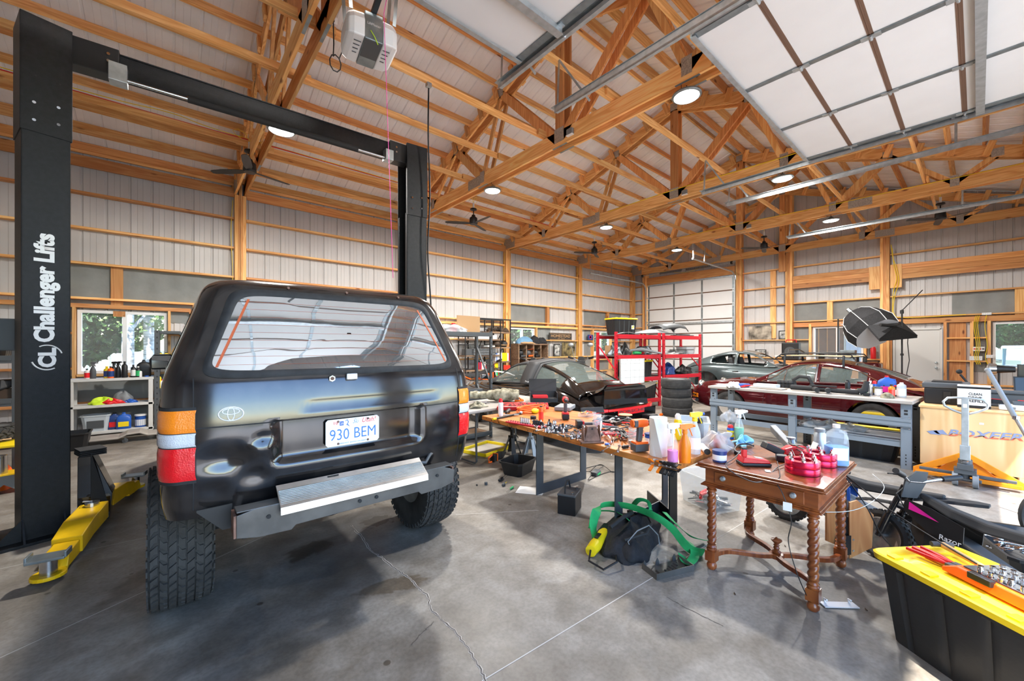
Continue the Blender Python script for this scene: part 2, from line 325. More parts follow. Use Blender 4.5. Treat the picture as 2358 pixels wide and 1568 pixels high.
# purlins: 12 on each slope, one per bay
PY=[]
for s in (1,-1):
    L_=5.9;
    for k in range(13): PY.append((RY+s*(.12+k*.475),s))
for bi in range(len(TX)-1):
    x0,x1=TX[bi],TX[bi+1]
    for (y,s) in PY:
        if bi==4 and s<0 and y<0: continue
        m=MB(); off=RN.uniform(-.03,.03); lx=x1-x0+.05; R=Matrix.Rotation(-s*math.atan(PITCH),3,'X')
        dz=.075+RN.uniform(0,.006)
        m.box((0,0,0),(lx,.038,.14),R=R); o=m.build('purlin',RN.choice(['pine_x','pine_x','brown_x']),cl); o.location=((x0+x1)/2+off*.3,y,roofh(y)-dz); o.rotation_euler=(0,0,RN.uniform(-.003,.003))
# long boards tied across the bottom chords
for yb in (9.35,8.1,6.8,5.65,4.62,3.3,2.05,.7,-.6):
    for bi in range(len(TX)-1):
        x0,x1=TX[bi],TX[bi+1]; j=.045 if bi%2 else -.045
        m=MB(); m.box((0,0,0),(x1-x0+.55,.038,.088)); o=m.build('lateral_brace','pine_x',cl); o.location=((x0+x1)/2+.0,yb+j*.5,5.018+(.0 if yb<9 else -.0)); o.rotation_euler=(0,RN.uniform(-.003,.003),RN.uniform(-.004,.004))
# trusses
TL={0:'double timber roof truss beyond the lift, nearest the camera on the left',1:'double timber roof truss passing over the dark car window wall, its wide chord closest overhead',2:'double timber roof truss between the closest chord and the farther door track',3:'fourth double timber roof truss, in front of the end wall',4:'timber roof truss against the end wall above the far garage door'}
PB=[8.3,6.35,4.3,2.25,.3]; PT=[(8.85),(7.31),(5.78),(4.3),(2.82),(1.29),(-.25)]
def truss(X,lab,plies=(-.085,.085),dz=4.73):
    t=thing('roof_truss',lab,'roof truss',(X,0,0),0); t['kind']='structure'
    tb=dz+.12
    for px in plies:
        m=MB(); m.b2(px-.019,px+.019,YC+.05,YA-.03,dz,dz+.235); m.build('bottom_chord','pine_y',t)
        for s in (1,-1):
            y0=RY; y1=RY+s*5.85; m=MB(); z=lambda y:roofh(y)-.145
            m.add([(px-.019,y0,z(y0)),(px+.019,y0,z(y0)),(px+.019,y1,z(y1)),(px-.019,y1,z(y1)),(px-.019,y0,z(y0)-.22),(px+.019,y0,z(y0)-.22),(px+.019,y1,z(y1)-.22),(px-.019,y1,z(y1)-.22)],[(0,1,2,3),(7,6,5,4),(4,5,1,0),(2,6,7,3),(1,5,6,2),(0,3,7,4)]); m.build('top_chord','pine_y',t)
        def web(ya,za,yb,zb,w=.089,mt='pine_y',nm='web'):
            q=MB(); q.bar((px,ya,za),(px,yb,zb),w if False else .038,w,up=(0,-(zb-za),(yb-ya)) if abs(zb-za)>1e-3 else (0,0,1)); q.build(nm,mt,t)
        zt=lambda y:roofh(y)-.30
        for s in (1,-1):
            f=lambda y:RY+s*(y-RY)
            for a,b in ((8.85,8.3),(7.31,8.3),(7.31,6.35),(5.78,6.35),(5.78,4.36)):
                web(f(a),zt(f(a)),f(b),tb,.14 if (a,b) in ((7.31,6.35),(5.78,4.36)) else .089,'brown_z' if (a,b)==(5.78,4.36) else 'pine_z')
        web(RY,tb,RY,zt(RY)+.05,.16,'brown_z','king_post')
    def plate(y,z,wy,wz,side):
        q=MB(); q.b2(side-.0015,side+.0015,y-wy/2,y+wy/2,z-wz/2,z+wz/2)
        q.build('gusset_plate','plate_steel',t)
    for side in (plies[0]-.021,plies[-1]+.021):
        for y in PB: plate(y,tb+.05,.13 if abs(y-RY)>1 else .2,.22,side)
        for y in PT: plate(y,zt(y)+.02,.16,.16,side)
        plate(6.62,tb+.01,.42,.19,side); plate(1.75,tb+.01,.42,.19,side); plate(YA-.33,tb+.05,.55,.30,side)
    # toothed plates under the chords
    for y in PB[:4]:
        q=MB()
        for px in plies: q.b2(px-.016,px+.016,y-.15,y+.15,dz-.003,dz-.0005)
        q.build('gusset_plate','galv_dark',t)
    bm=MB(); bm.box((0,0,0),(.038,.10,.27)); bm2=bm.build('purlin_block','pine_z',t); first=True
    for (y,s) in PY:
        for sx in (-1,1):
            if plies[0]*plies[-1]>=0 and sx>0: continue
            o=bm2 if first else inst(bm2,t,(0,0,0)); first=False
            o.location=(sx*(abs(plies[0])+.04),y+.055*s,roofh(y)-.225); o.rotation_euler=(R_(RN.uniform(-2,2))-s*math.atan(PITCH),0,0)
    return t
for i,X in enumerate(TX[1:]):
    if i<4: truss(X,TL[i])
    else: truss(X,TL[i],(-.06,))
# posts
def post(par,x,y,top,sx=.2,sy=.16,axis='x',nm='post'):
    for j in range(3):
        d=(j-1)*sx/3; m=MB()
        if axis=='x': m.b2(x+d-sx/6+.001,x+d+sx/6-.001,y-sy/2+(.012 if j==1 else 0),y+sy/2,0,top)
        else: m.b2(x-sy/2+(.012 if j==1 else 0),x+sy/2,y+d-sx/6+.001,y+d+sx/6-.001,0,top)
        m.build(nm,'pine_z' if j!=1 else 'brown_z',par)
for X in [-6.2]+TX: post(wa,X,YA-.10,4.72)
for X in [-6.2]+TX: post(wa,X,YA-.10,4.96,.05,.18)
PBY=[9.5,5.69,4.13,1.76,-1.4]
for y in PBY: post(wb,XB-.12,y,roofh(y)-.3,.2,.2,'y')
m=MB(); m.b2(XB-.06,XB-.02,4.55,4.72,1.85,4.2); m.build('stud','pine_z',wb)
m=MB(); m.b2(XB-.30,XB-.23,RY-.1,RY+.1,4.1,5.0); m.build('stud','brown_z',wb)
# girts, wall A
def girtA(x0,x1,z,w=.14,t=.038,y=YA-.072,mt=None):
    m=MB(); m.box((0,0,0),(x1-x0,w,t)); o=m.build('girt',mt or RN.choice(['pine_x','pine_x','brown_x']),wa); o.location=((x0+x1)/2,y,z)
    return o
for bi in range(6):
    x0=([-6.2]+TX)[bi]+.11; x1=([-6.2]+TX)[bi+1]-.11
    if x1<-2.7: continue
    for z in (.57,1.18,1.79,2.40,3.01,3.62,4.23):
        segs=[(x0,x1)]
        for W in (W1,W2,W3):
            if W[2]-.05<z<W[3]+.05: segs=[s for a,b in segs for s in ((a,min(b,W[0]-.05)),(max(a,W[1]+.05),b)) if s[1]-s[0]>.12]
        for a,b in segs: girtA(a,b,z)
    girtA(x0,x1,4.76,.038,.19,YA-.15,'brown_x'); girtA(x0,x1,5.0,.038,.14,YA-.06); girtA(x0,x1,2.27,.12,.07,YA-.07)
for W in (W1,W2,W3):
    for x in (W[0]-.03,W[1]+.03):
        if min(abs(x-q) for q in TX)>.15: m=MB(); m.b2(x-.02,x+.02,YA-.15,YA-.01,.6 if x>0 else .6,2.24); m.build('stud','pine_z',wa)
    girtA(W[0],W[1],W[2]-.025,.14,.04)
for x,z0,z1 in ((-.75,2.30,2.99),(-.72,2.1,2.2)): m=MB(); m.b2(x-.08,x+.08,YA-.06,YA-.02,z0,z1); m.build('cripple_stud','brown_z',wa)
for x in (10.35,13.95): m=MB(); m.b2(x-.06,x+.06,YA-.12,YA-.02,2.28,2.99); m.build('cripple_stud','brown_z',wa)
for x0,x1,z0,z1 in ((-1.4,1.0,2.02,3.0),(8.53,10.55,2.2,3.0),(9.75,10.55,1.2,2.3),(12.5,15.0,.6,3.0),(-1.4,.9,.2,1.05)):
    m=MB(); m.grid(lambda u,v:(x0+u*(x1-x0),YA-.012+.006*math.sin(u*21+v*3)+.004*math.sin(u*47),z0+v*(z1-z0)),40,4,lambda u,v:any(W[0]-.01<x0+u*(x1-x0)<W[1]+.01 and W[2]<z0+v*(z1-z0)<W[3] for W in (W1,W2,W3))); m.build('house_wrap','wrap',wa,smooth=60)
# girts, wall B
def girtB(y0,y1,z,w=.14,t=.038,x=XB-.072,mt='pine_y'):
    m=MB(); m.box((0,0,0),(w,y1-y0,t)); o=m.build('girt',mt,wb); o.location=(x,(y0+y1)/2,z)
for a,b in zip([YA-.02]+PBY,PBY):
    y1,y0=a-.11,b+.11
    for z in (.57,1.18,1.79,2.40,3.01,3.62,4.23):
        if y1>5.9 and y0>5.7 and z<4.4 and b<9: continue
        segs=[(y0,y1)]
        for W in (W4,W5,(MD[0],MD[1],0,2.3)):
            if W[2]-.05<z<W[3]+.05: segs=[s for p,q in segs for s in ((p,min(q,W[0]-.06)),(max(p,W[1]+.06),q)) if s[1]-s[0]>.12]
        if b<2 and z==3.62: continue
        if a<4.2 and a>3.9 and z==3.62: continue
        for p,q in segs: girtB(p,q,z)
    if b<2: girtB(y0,y1,2.28,.12,.14,XB-.07,'brown_y')
for (y0,y1) in ((1.88,4.02),(-1.3,1.4)):
    for k in range(3): m=MB(); m.box((0,0,0),(.04,y1-y0,.135)); o=m.build('header_board','brown_y',wb); o.location=(XB-.20-.0*k,(y0+y1)/2,3.49+.14*k+.07)
for y in (1.98,1.52): m=MB(); m.b2(XB-.24,XB-.19,y-.12,y+.12,3.25,3.92); m.build('splice_board','pine_z',wb)
m=MB(); m.b2(XB-.2,XB-.16,5.82,9.4,4.24,4.55); m.build('header_board','brown_y',wb)
for y in (3.56,2.2): m=MB(); m.b2(XB-.15,XB-.02,y-.03,y+.03,.6,2.3); m.build('stud','pine_z',wb)
for y in (.10,-.19,1.64,.57): m=MB(); m.b2(XB-.15,XB-.02,y-.03,y+.03,.05 if y>.5 else .6,2.22); m.build('stud','pine_z' if y<.5 else 'brown_z',wb)
m=MB(); m.b2(XB-.05,XB-.02,.2,.5,0,2.2); m.build('stud','brown_z',wb)
for y in (3.05,): m=MB(); m.b2(XB-.12,XB-.02,y-.07,y+.07,2.3,2.99); m.build('cripple_stud','pine_z',wb)
m=MB(); m.b2(XB-.1,XB-.02,-.75,-.6,2.3,2.99); m.build('cripple_stud','pine_z',wb)
for y0,y1,z0,z1 in ((1.88,4.0,2.2,2.98),(3.55,4.0,.6,2.2),(1.88,2.2,.8,2.2),(-.7,.45,2.35,2.98),(-.2,.1,.9,2.2),(-.9,-.7,2.35,2.98)):
    m=MB(); m.grid(lambda u,v:(XB-.012+.006*math.sin(u*17),y0+u*(y1-y0),z0+v*(z1-z0)),30,3); m.build('house_wrap','wrap',wb,smooth=60)
# windows: frame, sliding sash bars, panes
def window(name,W,wallp,lab):
    e=empty_s(name,lab)
    def bx(u0,u1,z0,z1,d0,d1,nm,mt):
        m=MB()
        if wallp=='A': m.b2(u0,u1,YA-d1,YA-d0,z0,z1)
        else: m.b2(XB-d1,XB-d0,u0,u1,z0,z1)
        return m.build(nm,mt,e)
    u0,u1,z0,z1=W; f=.05
    for a,b,c,d in ((u0,u1,z0,z0+f),(u0,u1,z1-f,z1),(u0,u0+f,z0+f,z1-f),(u1-f,u1,z0+f,z1-f),((u0+u1)/2-.03,(u0+u1)/2+.03,z0+f,z1-f)): bx(a,b,c,d,-.03,.06,'window_frame','white')
    for a,b in ((u0+f,(u0+u1)/2-.03),((u0+u1)/2+.03,u1-f)): bx(a,b,z0+f,z1-f,0,.006,'pane','glass')
    return e
window('window_1',W1,'A','white sliding window behind the lift column'); window('window_2',W2,'A','white sliding window behind the helmets cabinet'); window('window_3',W3,'A','window behind the red rack')
window('window_4',W4,'B','end wall window behind the studio lights'); window('window_5',W5,'B','end wall window at the right edge')
# man door
e=empty_s('door_1','beige steel walk door with two brass locks')
m=MB(); m.b2(XB-.06,XB-.02,MD[0]+.03,MD[1]-.03,.01,MD[3]-.03); m.build('door_leaf','offwhite',e,bevel=.004)
m=MB(); m.b2(XB-.10,XB,MD[0]-.02,MD[0]+.028,0,MD[3]); m.b2(XB-.10,XB,MD[1]-.028,MD[1]+.02,0,MD[3]); m.b2(XB-.10,XB,MD[0],MD[1],MD[3]-.028,MD[3]+.02); m.build('door_frame','offwhite',e)
for z in (.98,1.12): m=MB(); m.lathe([(.0,0),(.028,0),(.03,.01),(.012,.02),(.012,.04),(.024,.05),(.022,.07),(0,.075)],(0,0,0),14,R=Matrix.Rotation(-PI/2,3,'Y')); o=m.build('door_knob','galv',e,smooth=40); o.location=(XB-.06,MD[0]+.10,z)
# sectional door built flat in local space: x across, z up, interior face towards -y
def secdoor(name,lab,wd,nsec,M4,npan=3,sh=.533,struts=(),vert=0):
    e=empty_s(name,lab); e.matrix_world=M4
    for k in range(nsec):
        m=MB(); m.b2(-wd/2,wd/2,0,.045,k*sh+.004,(k+1)*sh-.004); m.build('door_section','door_white',e,bevel=.003)
        if k: m=MB(); m.b2(-wd/2+.02,wd/2-.02,-.004,0,k*sh-.022,k*sh+.022); m.b2(-wd/2+.02,wd/2-.02,-.008,0,k*sh-.005,k*sh+.005); m.build('section_seam','seam',e)
        for j in range(npan+1):
            x=-wd/2+.03+(wd-.06)*j/npan; m=MB(); w=.03 if 0<j<npan else .035
            m.b2(x-w,x+w,-.012,-.001,k*sh+.025,(k+1)*sh-.025); m.build('stile','galv_dark',e)
        if k:
            for j in range(npan+1):
                x=-wd/2+.03+(wd-.06)*j/npan; m=MB(); m.b2(x-.03,x+.03,-.02,-.012,k*sh-.07,k*sh+.07); m.cyl((x-.035,-.025,k*sh),(x+.035,-.025,k*sh),.012,seg=8)
                if j in (0,npan): s=-1 if j==0 else 1; m.cyl((x,-.03,k*sh),(x+s*.1,-.03,k*sh),.006,seg=6); m.lathe([(0,0),(.024,0),(.024,.02),(0,.02)],(x+s*.08,-.03,k*sh),12,'x')
                m.build('hinge','galv',e)
    for z in struts:
        m=MB(); m.b2(-wd/2,wd/2,-.075,-.012,z-.02,z-.017); m.b2(-wd/2,wd/2,-.075,-.012,z+.017,z+.02); m.b2(-wd/2,wd/2,-.078,-.072,z-.035,z+.035); m.build('strut','galv',e)
    m=MB(); m.b2(-wd/2,wd/2,-.02,.047,nsec*sh-.004,nsec*sh+.012); m.b2(-wd/2,wd/2,-.03,-.02,nsec*sh-.035,nsec*sh+.012); m.build('top_rail','galv',e)
    return e
def track(e,pts,nm='track'):
    for i in range(1):
        m=MB();
        for d in (-.028,.028): m.tube([Vector(p)+Vector((0,0,d)) for p in pts],.006,6)
        m.tube(pts,.022,4); m.build(nm,'galv',e)
DH=4.40
# raised doors: the frame's -y (interior) faces down
RX=Matrix.Rotation(PI/2,4,'X')   # z->-y , y->z
def raised(name,lab,xc,wd,yend,nsec,struts):
    M4=Matrix.Translation((xc,yend-nsec*.533,DH))@Matrix(((1,0,0,0),(0,0,1,0),(0,1,0,0),(0,0,0,1)))
    return secdoor(name,lab,wd,nsec,M4,3,.533,struts)
d2=raised('door_2','white sectional garage door raised overhead at the right',5.47,3.72,1.70,6,(.533*6-1.72,))
d3=raised('door_3','white sectional garage door raised overhead behind the opener',.78,3.72,2.97,8,(.533*8-.55,.533*3))
for k,(z0,z1) in enumerate(((3.86,4.37),(3.33,3.85))): m=MB(); m.b2(5.47-1.86,5.47+1.86,YC+.02,YC+.065,z0,z1); m.build('door_section','door_white',None,bevel=.003); o_=bpy.context.scene.collection.objects[-1]; o_.parent=d2; o_.matrix_parent_inverse=d2.matrix_world.inverted()
def hang(e,x,y,z0,z1,mt='galv'):
    m=MB(); m.b2(x-.015,x+.015,y-.002,y+.002,z0,z1); m.b2(x+.013,x+.015,y-.02,y+.012,z0,z1); m.build('hanger',mt,e)
tr=[('door_2',d2,3.55,3.4),('door_2',d2,7.42,3.35),('door_3',d3,2.70,3.4),('door_3',d3,-1.14,3.4)]
def hrack(x,yend,z,side):
    e=thing('door_track','galvanised '+side,'door track',(0,0,0)); e['kind']='structure'
    m=MB(); h=.03
    for s in (-1,1): m.b2(x-.028,x+.028,YC+.1,yend,z+s*h-.0015,z+s*h+.0015)
    m.b2(x-.028 if 'left' in side else x+.025,x-.025 if 'left' in side else x+.028,YC+.1,yend,z-h,z+h); m.b2(x-.03,x-.027,YC+.1,yend,z-h-.02,z-h+.02); m.build('rail','galv',e)
    m=MB(); m.b2(x-.04,x+.04,YC+.1,yend+.05,z+.034,z+.037); m.b2(x+.037,x+.04,YC+.1,yend+.05,z+.0,z+.036); m.build('angle_iron','galv',e)
    m=MB(); m.bar((x,yend-.02,z),(x,yend-.05,4.98),.03,.003,(1,0,0)); m.bar((x,yend-.05,4.98),(x+.2,yend-.35,z+.03),.025,.003,(1,0,0)); m.build('hanger','galv',e)
    for y in (.2,): m=MB(); m.bar((x,y,z),(x,y,4.98),.03,.003,(1,0,0)); m.build('hanger','galv',e)
    return e
hrack(3.52,3.3,DH,'left track of the raised door over the workbench, ending mid air'); hrack(7.46,3.3,DH,'right track beside the raised door, below the second chord')
hrack(2.72,3.38,DH,'track at the right side of the raised door behind the opener'); hrack(-1.16,3.38,DH,'left track of the raised door near the lift, out of frame')
hrack(8.45,3.25,DH,'left track of the unseen third door, lit along its length'); hrack(12.2,3.2,DH,'farthest door track, in front of the end wall posts')
# header / closed third door on the camera's wall
M4=Matrix.Translation((10.3,YC-.03,0))@Matrix.Rotation(PI,4,'Z'); secdoor('door_4','white sectional garage door closed behind the camera',3.6,8,M4,3)
M4=Matrix.Translation((XB-.16,7.61,0))@Matrix.Rotation(-PI/2,4,'Z'); d5=secdoor('door_5','white twelve panel-row garage door closed in the far end wall',3.5,8,M4,3,.525,(.525*5-.12,))
m=MB()
for y in (5.80,9.42):
    pts=[(XB-.26,y,.05),(XB-.26,y,4.0)]+[(XB-.26-.3*(1-math.cos(t*PI/10)),y,4.0+.3*math.sin(t*PI/10)) for t in range(1,6)]+[(11.9 if y>7 else 12.4,y,4.32)]
    m=MB(); m.tube(pts,.026,6); mm=Matrix.Rotation(0,4,'X'); o=m.build('track','galv',None); struct(o); o.name='trim_1' if y>7 else 'trim_2'; o['label']='galvanised track curving up beside the far garage door'
    m=MB(); m.bar((11.95 if y>7 else 12.45,y,4.32),(11.9 if y>7 else 12.4,y,4.95),.03,.004); m.bar((13.2,y,4.32),(13.3,y,4.95),.03,.004); m.build('hanger','galv',o)
t=thing('torsion_spring','black coiled torsion spring shaft above the far garage door','spring',(XB-.5,7.6,4.62))
m=MB(); m.cyl((0,-1.9,0),(0,1.9,0),.013,seg=8); m.build('shaft','galv',t)
for s in (-1,1):
    m=MB(); pts=[(.035*math.cos(k*PI/4),s*(.08+.95*k/200),.035*math.sin(k*PI/4)) for k in range(201)]; m.tube(pts,.007,5); m.build('coil','black',t)
    m=MB(); m.lathe([(0,0),(.06,0),(.06,.05),(0,.05)],(0,s*1.8,0),14,'y'); m.build('cable_drum','black',t)
m=MB(); m.box((.09,0,0),(.05,.06,.14)); m.build('bracket','galv',t)
# ceiling lamps
def high_bay(X,Y,lab):
    t=thing('high_bay_light',lab,'ceiling light',(X,Y,4.6),0,'round high bay lights under the trusses')
    m=MB(); m.lathe([(0,0.02),(.165,.02),(.17,.0),(.155,-.012),(.145,-.012),(.145,-.004),(0,-.004)],(0,0,0),28); m.build('housing','galv_dark',t,smooth=40)
    m=MB(); m.lathe([(0,-.006),(.142,-.006),(.142,-.010),(0,-.012)],(0,0,0),28); m.build('diffuser','lamp_glow',t)
    m=MB(); m.lathe([(.05,.02),(.06,.06),(.03,.08),(0,.08)],(0,0,0),16); m.tube([(0,0,.08),(.01,0,.105),(0,0,.13)],.006,6); m.build('driver','black',t)
    m=MB(); m.tube([(0,0,.07),(.05,-.02,.10),(.03,.08,.12),(.06,.10,.345)],.004,5); m.build('cable','black',t)
    l=bpy.data.lights.new('lamp','AREA'); l.shape='DISK'; l.size=.27; l.energy=LAMP; l.color=(1,.97,.92); o=bpy.data.objects.new('lamp',l); COL.objects.link(o); o.parent=t; o.location=(0,0,-.02)
    return t
LB={0:('round bright light hanging beside the lift crossbar','round light above the raised door'),1:('round light above the windows side of the widest chord','largest round light, just left of the raised door edge'),2:('round light on the second chord above the lift side','round light under the raised door corner'),3:('smallest round light near the far garage door','round light nearest the end wall on the right')}
for i,X in enumerate(TX[1:5]):
    q=high_bay(X,6.15 if i else 5.95,LB[i][0]); q.location.z-=0 if i else .2; high_bay(X,2.3,LB[i][1])
# fans
def fan(X,Y,Z,rot,lab):
    t=thing('ceiling_fan',lab,'ceiling fan',(X,Y,Z),rot,'black ceiling fans')
    m=MB(); m.lathe([(0,.0),(.075,.0),(.08,-.03),(.03,-.05),(0,-.05)],(0,0,0),18); m.build('canopy','black',t,smooth=40)
    m=MB(); m.cyl((0,0,.0),(0,0,.14),.022,seg=10); m.build('junction_sleeve','offwhite',t)
    m=MB(); m.cyl((0,0,-.05),(0,0,-.16),.013,seg=8); m.build('downrod','black',t)
    m=MB(); m.lathe([(0,-.15),(.04,-.15),(.05,-.19),(.09,-.22),(.10,-.34),(.085,-.37),(0,-.375)],(0,0,0),20); m.build('motor','black',t,smooth=30)
    for k in range(3):
        m=MB(); a=k*2*PI/3; m.T=Matrix.Rotation(a,4,'Z')@Matrix.Translation((0,0,-.35))@Matrix.Rotation(R_(11),4,'X')
        m.loft([[(x,-w_,0),(x,w_,0),(x,w_,.007),(x,-w_,.007)] for x,w_ in ((.07,.035),(.2,.06),(.45,.065),(.62,.05),(.66,.03))]); m.build('blade','black',t,bevel=.002)
    m=MB(); m.tube([(0,0,.14),(.05,0,.26),(.16,0,.33),(.20,0,.24),(.12,0,.15),(.02,0,.14)],.004,5); m.tube([(0,0,.14),(-.06,.02,.27),(-.16,.03,.3),(-.24,.03,.24),(-.2,.03,.19),(-.1,.05,.17)],.004,5); m.build('wiring_loop','tote_yellow',t)
fan(1.0,7.95,4.85,.3,'black ceiling fan nearest the lift'); fan(5.43,7.75,4.82,.5,'black ceiling fan beyond the widest chord'); fan(10.0,7.75,4.82,.5,'black ceiling fan left of the far garage door')
fan(13.3,4.1,4.82,.3,'black ceiling fan beside the central end wall post'); fan(13.3,.55,4.82,.15,'black ceiling fan at the right, blades spread wide')
# wiring on walls
def wire(pts,r,mt,par,nm='cable'):
    m=MB(); q=[]
    pts=[Vector(p) for p in pts]
    for i in range(len(pts)-1):
        p0=pts[max(0,i-1)]; p1=pts[i]; p2=pts[i+1]; p3=pts[min(len(pts)-1,i+2)]
        for k in range(6):
            t=k/6; q.append(.5*((2*p1)+(-p0+p2)*t+(2*p0-5*p1+4*p2-p3)*t*t+(-p0+3*p1-3*p2+p3)*t*t*t))
    q.append(pts[-1]); m.tube(q,r,6); return m.build(nm,mt,par,smooth=60)
for X in TX[1:5]: wire([(X-.14,YA-.13,.5),(X-.17,YA-.13,1.1),(X-.13,YA-.13,1.8),(X-.17,YA-.13,2.4),(X-.13,YA-.13,3.0),(X-.16,YA-.13,3.9),(X-.13,YA-.13,4.6)],.006,'tote_yellow',wa)
wire([(XB-.25,1.62,4.5),(XB-.25,1.58,4.1),(XB-.26,1.50,3.8),(XB-.26,1.46,3.4),(XB-.2,1.55,3.0),(XB-.2,1.56,2.5),(XB-.2,1.3,2.38),(XB-.2,.2,2.4)],.009,'tote_yellow',wb)
wire([(XB-.23,1.6,4.4),(XB-.26,1.56,3.9),(XB-.28,1.5,3.5),(XB-.22,1.58,3.1),(XB-.2,1.6,2.4)],.009,'tote_yellow',wb)
for y in (.0,.03,-.03,-.15): wire([(XB-.18,y,2.36),(XB-.17,y+.03,2.1),(XB-.17,y-.01,1.6),(XB-.17,y+.02,1.3),(XB-.17,y-.02,1.1)],.007,'tote_yellow',wb)
wire([(XB-.3,9.2,4.6),(XB-.35,8.5,4.7),(XB-.3,7.6,4.55),(XB-.3,6.4,4.8),(XB-.25,5.8,5.0)],.008,'tote_yellow',wb)
wire([(XB-.3,5.6,4.9),(XB-.28,5.5,4.5),(XB-.25,5.52,3.0),(XB-.25,5.5,1.0)],.007,'orange',wb)
for yb,z in ((8.12,4.97),(8.1,4.98)):
    pass
wire([(TX[0]-.5,8.07,5.08),(-1,8.07,5.07),(.4,8.09,5.075),(TX[1],8.05,5.07),(3,8.07,5.075),(TX[2]+1.2,8.1,5.08),(TX[3]+.5,8.08,5.08)],.010,'red',cl); wire([(TX[0]-.5,8.05,5.10),(-.8,8.05,5.10),(0,8.09,5.16),(.7,8.06,5.09),(3,8.05,5.08),(TX[2],8.1,5.08)],.006,'tote_yellow',cl)
# conduit cable along the chords
for X in (TX[3],TX[4]): wire([(X-.12,6.0,4.93),(X-.11,4.3,4.97),(X-.12,2.6,4.94),(X-.11,1,4.95),(X-.12,-1,4.94)],.007,'tote_yellow',cl)
for i,X in enumerate(TX[2:5]):
    t=thing('power_box','small grey box with white lid clipped on roof chord %s'%('nearest','in the middle','farthest')[i],'electrical box',(X-.13,4.05,4.84)); m=MB(); m.box((0,0,0),(.05,.11,.09)); m.build('box_body','grey',t,bevel=.004); m=MB(); m.box((0,0,-.05),(.06,.12,.008)); m.build('lid','white',t)
# ================================================================ OUTSIDE
m=MB(); m.b2(-8,20,-14,YC-.1,-.2,-.03); struct(m.build('trim_3','apron'),'pale concrete apron outside the open doors')
m=MB(); m.b2(-120,900,-300,260,-.4,-.21); struct(m.build('trim_4','grass'),'grass and field around the building')
# ================================================================ OFF-ROAD CAR (rear view)
def lerp_tab(t,x):
    for (a,b),(c,d) in zip(t,t[1:]):
        if x<=c: k=max(0,min(1,(x-a)/(c-a))); k=k*k*(3-2*k) if False else k; return b+(d-b)*k
    return t[-1][1]
def smooth_tab(t,x):
    n=len(t)
    if x<=t[0][0]: return t[0][1]
    if x>=t[-1][0]: return t[-1][1]
    for i in range(n-1):
        if x<=t[i+1][0]:
            p0=t[max(0,i-1)];p1=t[i];p2=t[i+1];p3=t[min(n-1,i+2)]; h=p2[0]-p1[0]; u=(x-p1[0])/h
            m1=(p2[1]-p0[1])/max(1e-6,p2[0]-p0[0])*h; m2=(p3[1]-p1[1])/max(1e-6,p3[0]-p1[0])*h
            return (2*u**3-3*u*u+1)*p1[1]+(u**3-2*u*u+u)*m1+(-2*u**3+3*u*u)*p2[1]+(u**3-u*u)*m2
def sst(a,b,x): t=max(0,min(1,(x-a)/(b-a))); return t*t*(3-2*t)
def paint(name,c,rough=.16,dust=.0,tint=(.25,.2,.16)):
    m=mat(name,c,rough,.35,coat=1); t=m.node_tree; b=t.nodes['Principled BSDF']
    if dust:
        tc=nd(t,'ShaderNodeTexCoord'); n=nd(t,'ShaderNodeTexNoise'); n.inputs['Scale'].default_value=6; n.inputs['Detail'].default_value=6; t.links.new(tc.outputs['Object'],n.inputs[0])
        r=nd(t,'ShaderNodeValToRGB'); e=r.color_ramp.elements; e[0].position=.45; e[0].color=(*c,1); e[1].position=.9; e[1].color=(*[a+(b_-a)*dust for a,b_ in zip(c,tint)],1); t.links.new(n.outputs[0],r.inputs[0]); t.links.new(r.outputs[0],b.inputs['Base Color'])
        q=nd(t,'ShaderNodeMapRange'); q.inputs[3].default_value=.03; q.inputs[4].default_value=.22; t.links.new(n.outputs[0],q.inputs[0]); t.links.new(q.outputs[0],b.inputs['Coat Roughness'])
paint('suv_paint',(.013,.012,.013),.14,.22); mat('glass_mirror',(.62,.66,.68),.02,.92); mat('lens_red',(.75,.006,.012),.12,coat=1,bump=.3,bs=160); mat('lens_orange',(.95,.25,.01),.12,coat=1,bump=.3,bs=160); mat('lens_clear',(.62,.64,.68),.12,coat=1,bump=.4,bs=160); mat('lens_bright',(.95,.05,.03),.2,coat=1)
mat('plate_white',(.82,.83,.84),.35); mat('plate_blue',(.03,.16,.52),.4); mat('plate_red',(.70,.03,.03),.4); mat('heater',(.50,.10,.03),.5); mat('rust',(.20,.11,.08),.7,.3,.4,12); mat('gunmetal',(.10,.095,.09),.4,.4,.2,8); mat('tyre',(.040,.038,.036),.8,0,.25,12,bump=.15,bs=60)
HW=[(.72,.845),(.78,.855),(.88,.862),(1.0,.864),(1.2,.864),(1.33,.860),(1.40,.85),(1.55,.80),(1.75,.73),(1.86,.695),(1.91,.655),(1.935,.59),(1.95,.40)]
YR=[(.72,.05),(.78,.03),(.9,.0),(1.1,-.01),(1.25,0),(1.36,.02),(1.42,.045),(1.6,.115),(1.86,.235),(1.90,.27),(1.935,.36),(1.95,.56)]
YF=[(.72,4.55),(.9,4.62),(1.1,4.6),(1.22,4.5),(1.30,3.75),(1.34,3.45),(1.5,3.2),(1.8,2.8),(1.9,2.6),(1.935,2.4),(1.95,2.1)]
